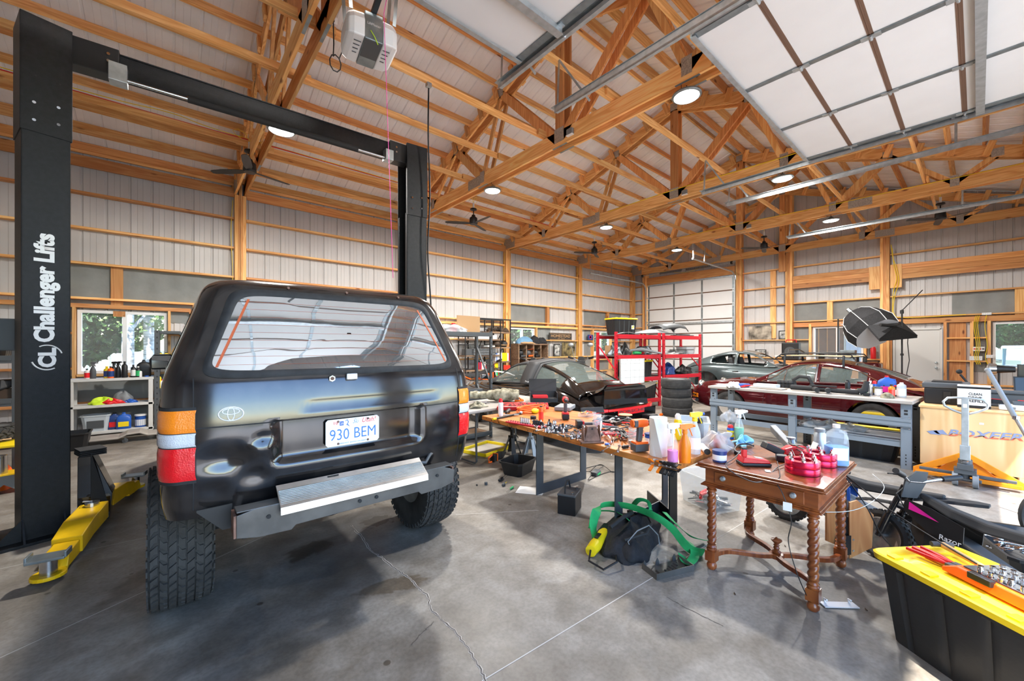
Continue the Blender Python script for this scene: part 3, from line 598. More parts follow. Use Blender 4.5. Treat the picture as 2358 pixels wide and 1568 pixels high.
def recess(x,z):
    e=sst(-.435,-.375,x)*(1-sst(.375,.435,x))*sst(.925,.975,z)*(1-sst(1.158,1.162,z)); d=.045*e
    d+=.012*sst(-.30,-.22,x)*(1-sst(.50,.58,x))*sst(1.205,1.222,z)*(1-sst(1.242,1.258,z))
    d+=.030*math.exp(-((x+.62)/.09)**2-((z-1.0)/.06)**2)+.022*math.exp(-((x+.50)/.07)**2-((z-.90)/.05)**2)-.014*math.exp(-((x+.48)/.05)**2-((z-1.03)/.03)**2)+.02*math.exp(-((x+.46)/.022)**2-((z-1.09)/.022)**2)+.012*math.exp(-((x+.66)/.06)**2-((z-.86)/.04)**2)
    d+=.016*math.exp(-((x-.1)/.5)**2-((z-1.0)/.04)**2)*0
    return d
def rearS(x,z,off=0):
    hw=smooth_tab(HW,z); return Vector((x,smooth_tab(YR,z)+.085*min(1,abs(x)/.87)**3+recess(x,z)-off,z))
def ring(z,off=0,nr=60):
    hw=smooth_tab(HW,z)+off; yf=smooth_tab(YF,z); r=.085 if z<1.8 else .085+.4*(z-1.8); pts=[]
    for i in range(nr+1): x=(-1+2*i/nr)*(hw-r); p=rearS(x,z,off); pts.append(p)
    ye=pts[-1].y
    cor=lambda sx,k: Vector((sx*(hw-r+r*math.sin(k)),ye+r*(1-math.cos(k))*1.3,z))
    R=[cor(1,PI/2*j/8) for j in range(1,9)]; L=[cor(-1,PI/2*j/8) for j in range(8,0,-1)]
    y0=R[-1].y; ft=.10*0
    side=[Vector((hw-.08*max(0,(j/12-.75))*4*.6,y0+(yf-.25-y0)*j/12,z)) for j in range(1,13)]
    fr=[Vector((hw-.25*(j/4)-.06,yf-.25+.25*math.sin(PI/2*j/4),z)) for j in range(1,5)]
    mid=[Vector(((hw-.31)*(1-2*j/6),yf,z)) for j in range(1,6)]
    fl=[Vector((-p.x,p.y,z)) for p in reversed(fr)]; sl_=[Vector((-p.x,p.y,z)) for p in reversed(side)]
    return pts+R+side+fr+mid+fl+sl_+L
suv=thing('off_road_car','dusty black off-road car seen from behind with a dented tailgate and no bumper','car',(.82,2.36,0))
zs=[.72,.74,.76]+[.78+.0145*i for i in range(31)]+[1.24+.02*i for i in range(1,34)]+[1.91,1.92,1.93,1.938,1.945,1.95]
m=MB(); m.loft([ring(z) for z in zs]); body=m.build('body','suv_paint',suv,smooth=50)
def boolcut(o,cutter):
    for x in (o,cutter): b=bmesh.new(); b.from_mesh(x.data); bmesh.ops.remove_doubles(b,verts=b.verts,dist=1e-6); bmesh.ops.recalc_face_normals(b,faces=b.faces); b.to_mesh(x.data); b.free()
    d=o.modifiers.new('c','BOOLEAN'); d.object=cutter; d.solver='EXACT'; d.use_self=True; bpy.context.view_layer.update()
    dg=bpy.context.evaluated_depsgraph_get(); me=bpy.data.meshes.new_from_object(o.evaluated_get(dg)); o.modifiers.clear(); o.data=me; bpy.data.objects.remove(cutter)
m=MB();
for y in (.88,3.72):
    for s in (-1,1): m.cyl((s*.50,y,.40),(s*1.2,y,.40),.50,seg=28)
cut=m.build('cut','black',suv); boolcut(body,cut)
body.data.shade_smooth(); body.data.set_sharp_from_angle(angle=R_(45))
def patch(name,mt,x0,x1,z0,z1,off,nu=20,nv=14,fx=None,solid=0,keep=None):
    m=MB(); m.grid(lambda u,v:(lambda z:(rearS((fx(u,z) if fx else x0+(x1-x0)*u),z,off)))(z0+(z1-z0)*v),nu,nv,(lambda u,v:not keep(u,v)) if keep else None); return m.build(name,mt,suv,smooth=60,solid=solid)
# rear window: rounded trapezoid
def rr(n,e=0,nz=64):   # outline points of the window, e grows it
    out=[]
    for k in range(nz):
        t=2*PI*k/nz; c,s=math.cos(t),math.sin(t); q=11.0; u=abs(c)**(2/q)*(1 if c>0 else -1); v=abs(s)**(2/q)*(1 if s>0 else -1)
        z=1.632+v*(.205+e); hw=.69-.15*(v*.5+.5)+e; out.append((u*hw,z))
    return out
m=MB(); C0=[rearS(x,z,.012) for x,z in rr(0,.0)]; C1=[rearS(x,z,.016) for x,z in rr(0,.02)]; C2=[rearS(x,z,.003) for x,z in rr(0,.036)]; C3=[rearS(x,z,.004) for x,z in rr(0,-.006)]
m.loft([C3,C0,C1,C2],caps=False); m.build('window_seal','rubber',suv,smooth=70)
m=MB(); ctr=(0,1.632); rings=[[rearS(ctr[0]+(x-ctr[0])*f,ctr[1]+(z-ctr[1])*f,.008) for x,z in rr(0)] for f in (.02,.15,.3,.45,.6,.75,.88,1)]; m.loft(rings,caps=False); m.build('rear_window','glass_mirror',suv,smooth=80)
for k in range(9):
    z=1.46+k*.042; hw=.69-.15*((z-1.632)/.205*.5+.5)-.03; m=MB(); m.tube([rearS(-hw+2*hw*i/12,z,.009) for i in range(13)],.0005,4); m.build('heater_wire','heater',suv)
for s in (-1,1): m=MB(); m.grid(lambda u,v:rearS(s*((.69-.15*v)-.045+.012*u*(1 if v>.5 else 1)),1.45+.36*v,.0095),1,8); m.build('heater_strip','heater',suv)
mat('sky_tint',(.03,.035,.04),.1);
# seams
for s in (-1,1): m=MB(); m.grid(lambda u,v:rearS(s*(.738+.005*u),.765+(1.40-.765)*v,.0015),1,30); m.build('gate_seam','black_matte',suv)
m=MB(); m.grid(lambda u,v:rearS(-.738+1.476*u,1.160+.006*v,.0015),60,1); m.build('gate_seam','black_matte',suv)
# lamps wrap the corners
def lamp(s):
    def col(z,off):
        r=ring(z,off); return (r[len(r)-9:]+r[:3])[::-1] if s<0 else r[58:70]
    for z0,z1,mt,nm in ((.92,1.075,'lens_red','red_lens'),(1.08,1.142,'lens_clear','reverse_lens'),(1.146,1.25,'lens_orange','indicator_lens')):
        m=MB(); m.loft([col(z0+(z1-z0)*i/6,.009 if 0<i<6 else .004) for i in range(7)],caps=False,closed=False); m.build(nm,mt,suv,smooth=60)
    m=MB(); m.loft([col(z,.004) for z in (.905,.95,1.0,1.05,1.1,1.15,1.2,1.265)],caps=False,closed=False); m.build('lamp_surround','rubber',suv,smooth=60)
lamp(-1); lamp(1)
# badge, handle, lock, bolts
m=MB()
def ell(cx,cz,rx,rz,r): m.tube([rearS(cx+rx*math.cos(2*PI*k/32),cz+rz*math.sin(2*PI*k/32),.004) for k in range(32)],r,6,closed=True)
ell(-.598,1.222,.050,.033,.0035); ell(-.598,1.222,.014,.031,.003); ell(-.598,1.234,.034,.014,.003); m.build('oval_badge','white',suv,smooth=60)
m=MB(); p=rearS(-.128,1.372,.0); m.lathe([(0,-.012),(.018,-.012),(.021,0),(.021,.02)],p,6,'y'); m.build('lock_nut','chrome',suv); m=MB(); m.lathe([(0,-.014),(.010,-.014),(.010,0)],p,14,'y'); m.build('lock_core','rust',suv)
p=rearS(-.02,1.378,.012); m=MB(); m.box(p,(.062,.022,.038)); m.build('handle_button','alu',suv,bevel=.006); text('TOYOTA','handle_lettering','black_matte',suv,p+Vector((0,-.0125,0)),(1,0,0),(0,0,1),.045)
for x in (-.30,.03,.38): m=MB(); p=rearS(x,1.895,.0); m.lathe([(0,-.012),(.007,-.012),(.009,0)],p,10,'y'); m.build('bolt','rust',suv)
# plate
pl=MB(); pl.prism([(x*1.0,z) for x,z in [( .1525*c_-.012*(c_>0)*k1+.012*(c_<0)*k1, .076*s_-.012*(s_>0)*k2+.012*(s_<0)*k2) for c_,s_,k1,k2 in ((-1,-1,1,0),(1,-1,1,0),(1,-1,0,1),(1,1,0,1),(1,1,1,0),(-1,1,1,0),(-1,1,0,1),(-1,-1,0,1))]],.002,(-.012,.012,1.062),(1,0,0),(0,0,1)); plate=pl.build('licence_plate','plate_white',suv)
po=Vector((-.012,.0095,1.062))
def ptx(s,x,z,w,h,m_,bold=0,shear=0): return text(s,'lettering',m_,plate,po+Vector((x,0,z)),(1,0,0),(0,0,1),w,h,.001,bold,shear)
ptx('930 BEM',0,-.012,.262,.062,'plate_blue',-.005); ptx('10',-.098,.055,.022,.017,'plate_red',.01); ptx('Ski',.015,.056,.036,.026,'plate_blue',-.01,.5); ptx('Utah!',.092,.057,.082,.028,'plate_red',0,.35); ptx('GREATEST SNOW ON EARTH',.0,-.064,.165,.007,'plate_blue')
m=MB(); m.box(po+Vector((-.066,0,.050)),(.022,.001,.024)); m.build('sticker','blue',plate); ptx('25',-.066,.050,.016,.012,'plate_white').location.y=-.0008
m=MB(); m.tube([po+Vector((x,-.0006,z)) for x,z in ((-.045,.062),(-.035,.068),(-.028,.055),(-.038,.04),(-.022,.028),(-.035,.045))],.0022,5); m.build('skier_emblem','plate_blue',plate)
for x,z in ((-.085,.062),(.085,.062),(-.085,-.064),(.085,-.064)): m=MB(); m.lathe([(0,-.003),(.006,-.003),(.007,0)],po+Vector((x,0,z)),10,'y'); m.build('screw','rust',plate)
# bumper cross member, step, brackets
m=MB(); U=[(-.59,.655),(-.50,.635),(-.36,.63),(-.34,.65),(.34,.655),(.36,.635),(.5,.64),(.59,.66),(.60,.74),(.52,.775),(-.52,.775),(-.59,.76)]
m.prism(U,-.006,(0,-.115,0),(1,0,0),(0,0,1)); m.prism([(x,y) for x,y in ((-.59,-.115),(.59,-.115),(.59,-.02),(-.59,-.02))],.006,(0,0,.772),(1,0,0),(0,1,0)); m.b2(-.56,.56,-.11,.0,.655,.66); m.build('cross_member','gunmetal',suv,bevel=.004)
m=MB()
for x,z in ((-.46,.725),(.47,.73),(-.02,.74),(-.02,.69),(.075,.735),(.075,.69)): m.cyl((x,-.122,z),(x,-.119,z),.010,seg=12)
m.build('bolt_hole','black_matte',suv)
m=MB()
for x0,z0,z1 in ((-.60,.655,.76),(.585,.66,.76)): m.b2(x0,x0+.012,-.11,-.005,z0,z1)
m.build('end_cap','rust',suv)
m=MB(); m.prism([(-.02,.835),(-.035,.843),(-.06,.825),(-.115,.79),(-.155,.765),(-.158,.73),(-.150,.73),(-.148,.758),(-.11,.78),(-.055,.815),(-.03,.833)],.80,(-.415,0,0),(0,1,0),(0,0,1)); st=m.build('step_tread','alu',suv)
for k in range(9):
    t=k/9; m=MB(); m.b2(-.41,.38,-.068-.075*t-.0022,-.068-.075*t+.0022,.8205-.051*t-.002,.8205-.051*t+.003); m.build('groove_shade','galv_dark',suv)  # dark strips stand in for the shaded grooves of the ribbed step
m=MB(); m.box((-.14,-.042,.8385),(.06,.012,.004)); m.build('slot','black_matte',suv,bevel=.002)
m=MB(); m.prism([(0,.11),(.10,0),(.14,0),(.14,.12),(0,.12)],.01,(-.73,.05,.655),(1,0,0),(0,0,1)); m.build('frame_bracket','black',suv);
m=MB()
for s in (-1,1): m.b2(s*.52-.035,s*.52+.035,.0,4.2,.60,.72)
m.b2(-.5,.5,1.2,1.3,.56,.66); m.cyl((-.7,.88,.42),(.7,.88,.42),.06,seg=12); m.ball((.1,.88,.42),.16,12); m.b2(-.78,.78,.5,4.4,.70,.74); m.build('chassis','black_matte',suv)
m=MB(); m.tube([(-.48,.05,.70),(-.3,.03,.745),(-.16,.0,.75),(-.1,-.03,.74)],.012,6); m.tube([(.36,.02,.80),(.45,.0,.79),(.5,.03,.83),(.60,.1,.84)],.012,6); m.build('tow_wiring','dark_grey',suv)
# side glass, mirror, antenna fin
for s in (-1,1):
    m=MB(); f=lambda u,v:Vector((s*(smooth_tab(HW,1.42+.40*v)+.004),.55+2.3*u-.25*v*u+.12*v,1.42+.40*v)); m.grid(f,12,4,lambda u,v:(.30<u<.34) or (.66<u<.70)); m.build('side_window','glass_mirror',suv,smooth=60)
m=MB(); m.T=Matrix.Translation((.02,0,.055)); m.loft([[Vector((-.98,2.50+d,1.29)),Vector((-.82,2.53+d,1.29)),Vector((-.80,2.53+d,1.345)),Vector((-.81,2.53+d,1.43)),Vector((-.96,2.5+d,1.43)),Vector((-.995,2.5+d,1.38))] for d in (0,.08)]); m.build('door_mirror','black',suv,bevel=.012)
m=MB(); m.T=Matrix.Translation((.02,0,.055)); m.grid(lambda u,v:(-.975+.15*u,2.4975+.02*u,1.305+.11*v),1,1); m.build('mirror_glass','glass_mirror',suv)
m=MB(); m.loft([[Vector((-.50,.8+a,1.935)),Vector((-.46,.8+a,1.935)),Vector((-.475,.9+a*.5,1.935+h)),Vector((-.485,.9+a*.5,1.935+h))] for a,h in ((0,.02),(.1,.05),(.25,.01))]); m.build('antenna_fin','grey',suv)
# wheels with block tread
def tyre(name,r,w,par,lay=None,rimr=.22,tread=True,mt='tyre',knob=.012,nc=46,rows=7,rimmt='galv_dark'):
    t=bpy.data.objects.new(name,None); COL.objects.link(t)
    if par: t.parent=par
    prof=[(rimr,-w*.40),(rimr+.03,-w*.47),(r*.80,-w*.5),(r*.93,-w*.485),(r-.02,-w*.42),(r-.010,-w*.3),(r-.008,0),(r-.010,w*.3),(r-.02,w*.42),(r*.93,w*.485),(r*.80,w*.5),(rimr+.03,w*.47),(rimr,w*.40)]
    m=MB(); m.lathe(prof,(0,0,0),56,'x'); m.f=[f for f in m.f if len(f)<10]; m.mi=[0]*len(m.f); m.build('tyre_carcass',mt,t,smooth=35)
    m=MB(); m.lathe([(0,-w*.25),(.05,-w*.25),(.06,-w*.30),(.10,-w*.22),(rimr*.8,-w*.18),(rimr*.88,-w*.30),(rimr+.004,-w*.41)],(0,0,0),40,'x'); m.lathe([(rimr+.004,w*.41),(rimr*.88,w*.30),(rimr*.8,w*.18),(.10,w*.22),(.06,w*.30),(.05,w*.25),(0,w*.25)],(0,0,0),40,'x'); m.build('rim',rimmt,t,smooth=40)
    if tread:
        m=MB(); rg=random.Random(5)
        for j in range(rows):
            xc=(-.5+(j+.5)/rows)*w*.92; bw=w*.92/rows*.43; edge=j in (0,rows-1)
            for k in range(nc):
                a=2*PI*(k+(.5 if j%2 else 0))/nc; da=PI/nc*.80; sk=.45*bw/r*(1 if j%2 else -1)*1.6
                dr=-.014 if edge else 0
                pts=[]
                for (rr_,tp) in ((r-.025+dr,1.08),(r+.002+dr*.6,.94)):
                    for (u,v) in ((-1,-1),(0,-.72),(1,-1),(1,1),(0,1.28 if False else .72),(-1,1)):
                        aa=a+v*da*tp+(sk*u)+.25*da*(1 if u==0 else 0)*(1 if j%2 else -1); pts.append((xc+u*bw*tp,rr_*math.cos(aa),rr_*math.sin(aa)))
                m.add(pts,[(6,7,8,9,10,11)]+[(i,(i+1)%6,6+(i+1)%6,6+i) for i in range(6)])
        for s in (-1,1):
            for k in range(nc):
                a=2*PI*k/nc; da=PI/nc*.6; q=[]
                for rr_ in (r*.90,r-.012):
                    for v in (-1,1): q.append((s*w*.505,rr_*math.cos(a+v*da),rr_*math.sin(a+v*da)))
                for rr_ in (r*.90,r-.012):
                    for v in (-1,1): q.append((s*w*.48,rr_*math.cos(a+v*da),rr_*math.sin(a+v*da)))
                m.add(q,[(0,1,3,2),(0,4,5,1),(2,3,7,6),(0,2,6,4),(1,5,7,3)])
        o=m.build('tread_blocks',mt,t); o['kind']='stuff'
    return t
for x,y in ((-.776,.86),(.862,.86),(-.776,3.72),(.862,3.72)):
    t=tyre('wheel',.418,.29,suv,rimr=.20); t.location=(x,y,.412)
# white letters on the inner side wall of the right rear tyre
text('BFGoodrich','tyre_lettering','offwhite',suv,(.713,.86-.15,.60),(0,1,0),(0,0,1),.26,.04)
# ================================================================ TWO POST LIFT
lift=thing('two_post_lift','black two post vehicle lift straddling the car, joined by a crossbar on top','car lift',(0,0,0))
def column(x,y,rz,s,base=True):
    c=bpy.data.objects.new('column',None); COL.objects.link(c); c.parent=lift; c.location=(x,y,0); c.rotation_euler=(0,0,rz)
    W,D=.13,.17; m=MB()     # s: +1 open side towards +x
    m.b2(-W,W,-D,-D+.01,.0,3.30); m.b2(-W,W,D-.01,D,.0,3.30); m.b2(-s*W-.005,-s*W+.005,-D,D,0,3.30); m.b2(s*W-.01,s*W,-D,-D+.06,0,3.3); m.b2(s*W-.01,s*W,D-.06,D,0,3.3); m.build('mast','lift_black',c,bevel=.004)
    m=MB(); m.b2(-W-.008,W+.008,-D-.008,-D-.001,3.27,4.2); m.b2(-W-.008,W+.008,D+.001,D+.008,3.27,4.2); m.b2(-s*(W+.008)-.004,-s*(W+.008)+.004,-D-.008,D+.008,3.27,4.2); m.b2(s*W+s*.002,s*W+s*.01,-D-.008,-D+.03,3.27,4.2); m.build('mast_extension','lift_black',c,bevel=.003)
    m=MB(); m.b2(-.045,.045,-.08,.08,.1,3.9); m.build('cylinder_guard','black',c)
    m=MB(); m.b2(-.085,.085,-.135,-.11,.3,2.0); m.b2(-.085,.085,.11,.135,.3,2.0); m.b2(s*.02-.06,s*.02+.06,-.10,.10,.25,1.3); m.build('carriage','black_gloss',c)
    for a in (-.07,.06):
        for z in (3.36,3.50): q=MB(); q.lathe([(0,-.010),(.011,-.010),(.013,0)],(a,-D-.008,z+ (.02 if a>0 else 0)),10,'y'); q.build('bolt','chrome',c)
    for a in (-.06,.07): q=MB(); q.lathe([(0,-.002),(.005,-.002),(.005,0)],(a,-D-.008,3.72),8,'y'); q.build('bolt_hole','black_matte',c)
    if base:
        m=MB(); m.b2(-.30,.27,-.27,.27,0,.022); m.build('base_plate','lift_black',c,bevel=.003)
        m=MB(); m.prism([(0,0),(.14,0),(0,.17)],.012,(-.13,-.17,.022),(-1,0,0),(0,0,1)); m.prism([(0,0),(.10,0),(0,.17)],.012,(-.12,-.17,.022),(0,-1,0),(0,0,1)); m.prism([(0,0),(.10,0),(0,.17)],.012,(.10,-.17,.022),(0,-1,0),(0,0,1)); m.build('gusset','lift_black',c)
        for a,b in ((-.26,-.23),(.22,-.23),(-.26,.2)): q=MB(); q.cyl((a,b,.02),(a,b,.05),.014,seg=6); q.build('anchor_bolt','steel',c)
    return c
cn=column(-.815,5.08,R_(16),1); cf=column(2.473,4.965,R_(-5),-1)
text('Challenger Lifts','column_lettering','white',cn,(.0,-.1725,2.03),(0,0,1),(-1,0,0),.88,.145,.0015,.045)
m=MB(); m.tube([(.085*math.cos(a),-.173,1.465+.10*math.sin(a)) for a in [R_(20+k*9) for k in range(12)]],.005,5); m.tube([(.085*math.cos(a),-.173,1.465+.10*math.sin(a)) for a in [R_(200+k*9) for k in range(12)]],.005,5); m.build('column_logo_ring','white',cn); text('CL','column_logo','white',cn,(.0,-.1725,1.465),(0,0,1),(-1,0,0),.16,.10,.0015,.05)
for z,w_,h_,x in ((1.93,.10,.16,.0),(1.70,.09,.12,-.05),(1.70,.09,.12,.055)):
    m=MB(); m.b2(x-w_/2,x+w_/2,-.173,-.1705,z-h_/2,z+h_/2); lb=m.build('safety_label','paper',cf)
    for k in range(4): q=MB(); q.b2(x-w_*.4,x+w_*.35-.01*(k%2),-.1738,-.1731,z+h_*.38-.03*k-.012,z+h_*.38-.03*k); q.build('printed_line','blue' if z>1.8 else 'orange',lb)
m=MB(); m.bar((-.70,5.09,4.08),(2.36,4.97,4.08),.11,.19); m.bar((-.70,5.03,4.178),(2.36,4.91,4.178),.012,.012); m.build('crossbar','lift_black',lift,bevel=.004)
m=MB(); m.bar((-.70,5.055,4.07),(-.35,5.035,4.07),.15,.24); m.build('crossbar_saddle','black',lift,bevel=.004); m=MB(); m.bar((2.12,4.94,4.07),(2.36,4.93,4.07),.15,.24); m.build('crossbar_saddle','black',lift,bevel=.004)
m=MB()
for x,y in ((-.42,4.955),(2.2,4.86)):
    for z in (4.06,4.12): m.lathe([(0,-.008),(.012,-.008),(.014,0)],(x,y,z),10,'y')
m.build('bolt','chrome',lift)
m=MB(); m.b2(-.42,-.30,4.93,5.06,3.90,4.06); m.build('switch_box','galv',lift,bevel=.004); m=MB(); m.b2(2.05,2.15,4.83,4.95,3.92,4.05); m.build('switch_box','galv',lift,bevel=.004)
m=MB(); m.cyl((-.32,4.99,3.95),(2.07,4.88,3.95),.014,seg=10); m.build('shutoff_rod','steel',lift); m=MB(); m.cyl((.12,4.97,3.95),(1.72,4.895,3.95),.033,seg=14); m.build('foam_sleeve','black_matte',lift,smooth=40)
def arm(pv,end,L,nm='lift_arm'):
    t=bpy.data.objects.new(nm,None); COL.objects.link(t); t.parent=lift; pv=Vector((*pv,0)); e=Vector((*end,0)); d=(e-pv); L=d.length; t.location=pv; t.rotation_euler=(0,0,math.atan2(-d.x,d.y))
    m=MB(); m.loft([[Vector((-w,y,z0)),Vector((w,y,z0)),Vector((w,y,z1)),Vector((-w,y,z1))] for y,w,z0,z1 in ((-.06,.085,.10,.24),(L*.35,.085,.09,.22),(L*.62,.08,.05,.17))]); m.build('outer_arm','yellow',t,bevel=.006)
    m=MB(); m.loft([[Vector((-w,y,z0)),Vector((w,y,z0)),Vector((w,y,z1)),Vector((-w,y,z1))] for y,w,z0,z1 in ((L*.5,.065,.045,.15),(L*.85,.065,.035,.13),(L*.9,.07,.03,.055))]); m.lathe([(0,.03),(.085,.03),(.085,.055),(0,.055)],(0,L*.98,0),20); m.build('inner_arm','yellow',t,bevel=.005)
    m=MB(); m.cyl((0,L*.98,.05),(0,L*.98,.15),.042,seg=20); m.build('pad_screw','steel',t,smooth=40)
    m=MB(); m.box((0,L*.98,.16),(.18,.13,.016)); m.box((-.09,L*.98,.175),(.012,.10,.04)); m.box((.09,L*.98,.175),(.012,.10,.04)); m.build('lift_pad','galv_dark',t,bevel=.003)
    m=MB(); m.cyl((0,0,.22),(0,0,.265),.045,seg=16); m.tube([(0,0,.27),(.05,.02,.28),(.06,-.02,.275),(0,0,.27)],.005,5); m.build('pivot_pin','steel',t)
arm((-.50,4.78),(-.62,3.98),.8); arm((-.47,5.22),(-.30,5.95),.7); arm((2.15,4.78),(2.0,4.1),.8); arm((2.15,5.15),(2.0,5.8),.8)
m=MB(); m.loft([[Vector((-.60,y,z)),Vector((-.45+e,y,z)),Vector((-.45+e,y+.22,z)),Vector((-.60,y+.22,z))] for y,z,e in ((4.90,.06,.04),(4.90,.28,.06),(4.92,.62,-.06))]); m.build('carriage_bracket','black_gloss',lift,bevel=.004)
m=MB(); m.prism([(0,0),(.10,0),(.0,.46)],.01,(-.52,4.88,.2),(1,.3,0),(0,0,1));
for k in range(4): m.box((-.53,4.97,.635+.014*k),(.16,.20,.009),rz=.3)
m.build('rubber_stack','black_matte',lift)
t=tag(MB().tube([G(985,205)+Vector((0,0,0)),G(985,205)],.01,4).build('x','black') if False else wire([P(987,203,n=4.6),P(986,320,n=4.68),P(990,450,n=4.7),P(985,580,n=4.72),P(992,700,n=4.74),P(990,760,n=4.74)],.010,'rubber',None,'hanging_cable'),'thick black cable hanging from the rafters beside the far lift column','cable')
m=MB(); q=P(987,200,n=4.6); m.box(q+Vector((0,0,.02)),(.06,.06,.05)); m.build('cable_bracket','galv',t)
# ================================================================ REAR ENGINED COUPES
paint('car_black',(.012,.010,.009),.08); paint('car_maroon',(.075,.005,.008),.12); paint('car_grey',(.085,.11,.115),.22); mat('car_glass',(.20,.24,.22),.02,alpha=.38,spec=.9); mat('leatherette',(.03,.03,.032),.6)
BS=[(-2.145,.62,.60,.58,.40),(-2.06,.74,.67,.64,.30),(-1.8,.80,.76,.74,.26),(-1.4,.835,.86,.86,.22),(-1.06,.845,.93,.90,.20),(-.6,.835,.94,.90,.18),(0,.80,.92,.88,.18),(.6,.80,.90,.865,.18),(.9,.81,.85,.87,.19),(1.21,.815,.77,.86,.21),(1.6,.79,.68,.82,.24),(1.9,.73,.60,.74,.28),(2.08,.64,.54,.62,.32),(2.145,.52,.50,.52,.38)]
def bs(y,k): return smooth_tab([(s[0],s[k]) for s in BS],y)
ZR=[(.78,.89),(.55,1.02),(.25,1.22),(.0,1.295),(-.3,1.32),(-.6,1.295),(-1.0,1.19),(-1.4,1.03),(-1.8,.80)]
WT=[(.78,.66),(.25,.50),(0,.49),(-.6,.48),(-1.0,.47),(-1.8,.60)]
ZR=ZR[::-1]; WT=WT[::-1]
def GS(y,t,off=0):
    zr=smooth_tab(ZR,y); wt=smooth_tab(WT,y); wb=.70-.10*sst(-.9,-1.8,y) if False else .70; zb=bs(y,3)-.01
    a=abs(t); sg=1 if t>=0 else -1; cr=.05*min(1,max(0,(zr-zb)/.3))
    if a<=.5: q=a/.5; return Vector((sg*(wt-.0+off)*q,y,zr-cr*q*q*1.0+off))
    q=(a-.5)/.5; zt=zr-cr; return Vector((sg*(wt+(wb-wt)*q+.02*math.sin(PI*q)+off),y,zt+(zb-zt)*q))
def coupe(name,label,loc,rz,pm,targa=False,glass=True,wheels=True,trim=None,zoff=0,tail=False):
    c=thing(name,label,'car',(loc[0],loc[1],zoff),rz)
    m=MB(); rings=[]
    ys=[-2.145+4.29*i/64 for i in range(65)]
    for y in ys:
        w,zt,zf,zb=[bs(y,k) for k in (1,2,3,4)]
        h=[(0,zt),(.30*w,zt-.004),(.55*w,(zt+zf)/2+.0),(.72*w,zf),(.86*w,zf-.035),(.955*w,zf-.12),(.99*w,zf-.22),(w,max(zb+.2,zf-.36)),(.985*w,zb+.12),(.94*w,zb+.03),(.86*w,zb),(0,zb)]
        rings.append([Vector((x,y,z)) for x,z in h]+[Vector((-x,y,z)) for x,z in h[-2:0:-1]])
    m.loft(rings); o=m.build('body',pm,c,smooth=50)
    q=MB()
    for y in (1.21,-1.06):
        for s in (-1,1): q.cyl((s*.56,y,.315),(s*1.1,y,.315),.355,seg=26)
    q.box((0,-.05,.9),(1.22,1.35,1.0)); boolcut(o,q.build('cut','black',c)); o.data.shade_smooth(); o.data.set_sharp_from_angle(angle=R_(42))
    y0,y1=-1.72,.76; NU,NV=62,40; Y=lambda u:y0+(y1-y0)*u
    def hole(u,v):
        y=Y(u); t=v*2-1; a=abs(t); q=(a-.5)/.5
        if a<.44 and .22<y<.70: return 1
        if a<.40 and -1.42<y<-.74 and not targa: return 2
        if targa and a<.47 and -1.5<y<-.62: return 2
        if .14<q<.92:
            zr=smooth_tab(ZR,y)-.05
            if -.22<y<.50 and (1-q)*(zr-.88)>.02 and (zr-.9)>.09: return 3
            if -.98<y<-.30 and not targa and q>.2 and q< .9-0.5*max(0,(-y-.75)): return 3
            if -1.3<y<-.62 and targa and q<.9: return 2
        return 0
    for nm,q0,q1,mt in ([('roof',-9,9,pm)] if not targa else [('soft_roof',-.62,9,'leatherette'),('rear_quarter',-9,-.62,pm)]): m=MB(); m.grid(lambda u,v:GS(Y(u),v*2-1),NU,NV,lambda u,v:hole(u,v)>0 or not(q0<=Y(u)<q1)); m.build(nm,mt,c,smooth=50,solid=.012)
    if glass:
        for k,nm in ((1,'windshield'),(2,'rear_glass'),(3,'side_window')):
            m=MB(); m.grid(lambda u,v:GS(Y(u),v*2-1,-.004),NU,NV,lambda u,v:hole(u,v)!=k); m.build(nm,'car_glass',c,smooth=60)
    # interior
    m=MB(); m.b2(-.62,.62,-.72,.60,.30,.34); m.b2(-.6,.6,.38,.60,.34,.86); m.build('dashboard','black_matte',c,bevel=.03)
    for s in (-1,1):
        m=MB(); m.b2(s*.32-.23,s*.32+.23,-.42,.12,.36,.56); m.box((s*.32,-.42,.80),(.44,.14,.62),R=Matrix.Rotation(R_(14),3,'X')); m.box((s*.32,-.53,1.12),(.24,.09,.14)); m.build('seat','leatherette',c,bevel=.04)
    m=MB(); m.T=Matrix.Translation((-.32,.22,.82))@Matrix.Rotation(R_(65),4,'X'); m.tube([(.19*math.cos(2*PI*k/24),.19*math.sin(2*PI*k/24),0) for k in range(24)],.014,6,closed=True); m.bar((-.18,0,0),(.18,0,0),.03,.012); m.bar((0,0,0),(0,-.18,0),.03,.012); m.build('steering_wheel','black',c)
    if wheels:
        for y in (1.21,-1.06):
            for s in (-1,1):
                t=tyre('wheel',.315,.21,c,rimr=.19,tread=False,rimmt='chrome'); t.location=(s*.70,y,.315);
                m=MB()
                for k in range(5): m.T=Matrix.Rotation(2*PI*k/5,4,'X'); m.loft([[Vector((s*(.07-.02*d),-w_,r)),Vector((s*(.07-.02*d),w_,r)),Vector((s*(.05-.02*d),w_,r)),Vector((s*(.05-.02*d),-w_,r))] for r,w_,d in ((.02,.03,0),(.10,.032,0),(.165,.05,.2))])
                m.build('spokes','black_gloss' if pm=='car_black' else 'alu',t)
                m=MB(); m.lathe([(0,0),(.028,0),(.028,.0),(0,.01)],(s*.075,0,0),12,'x'); m.build('hub_cap','chrome',t)
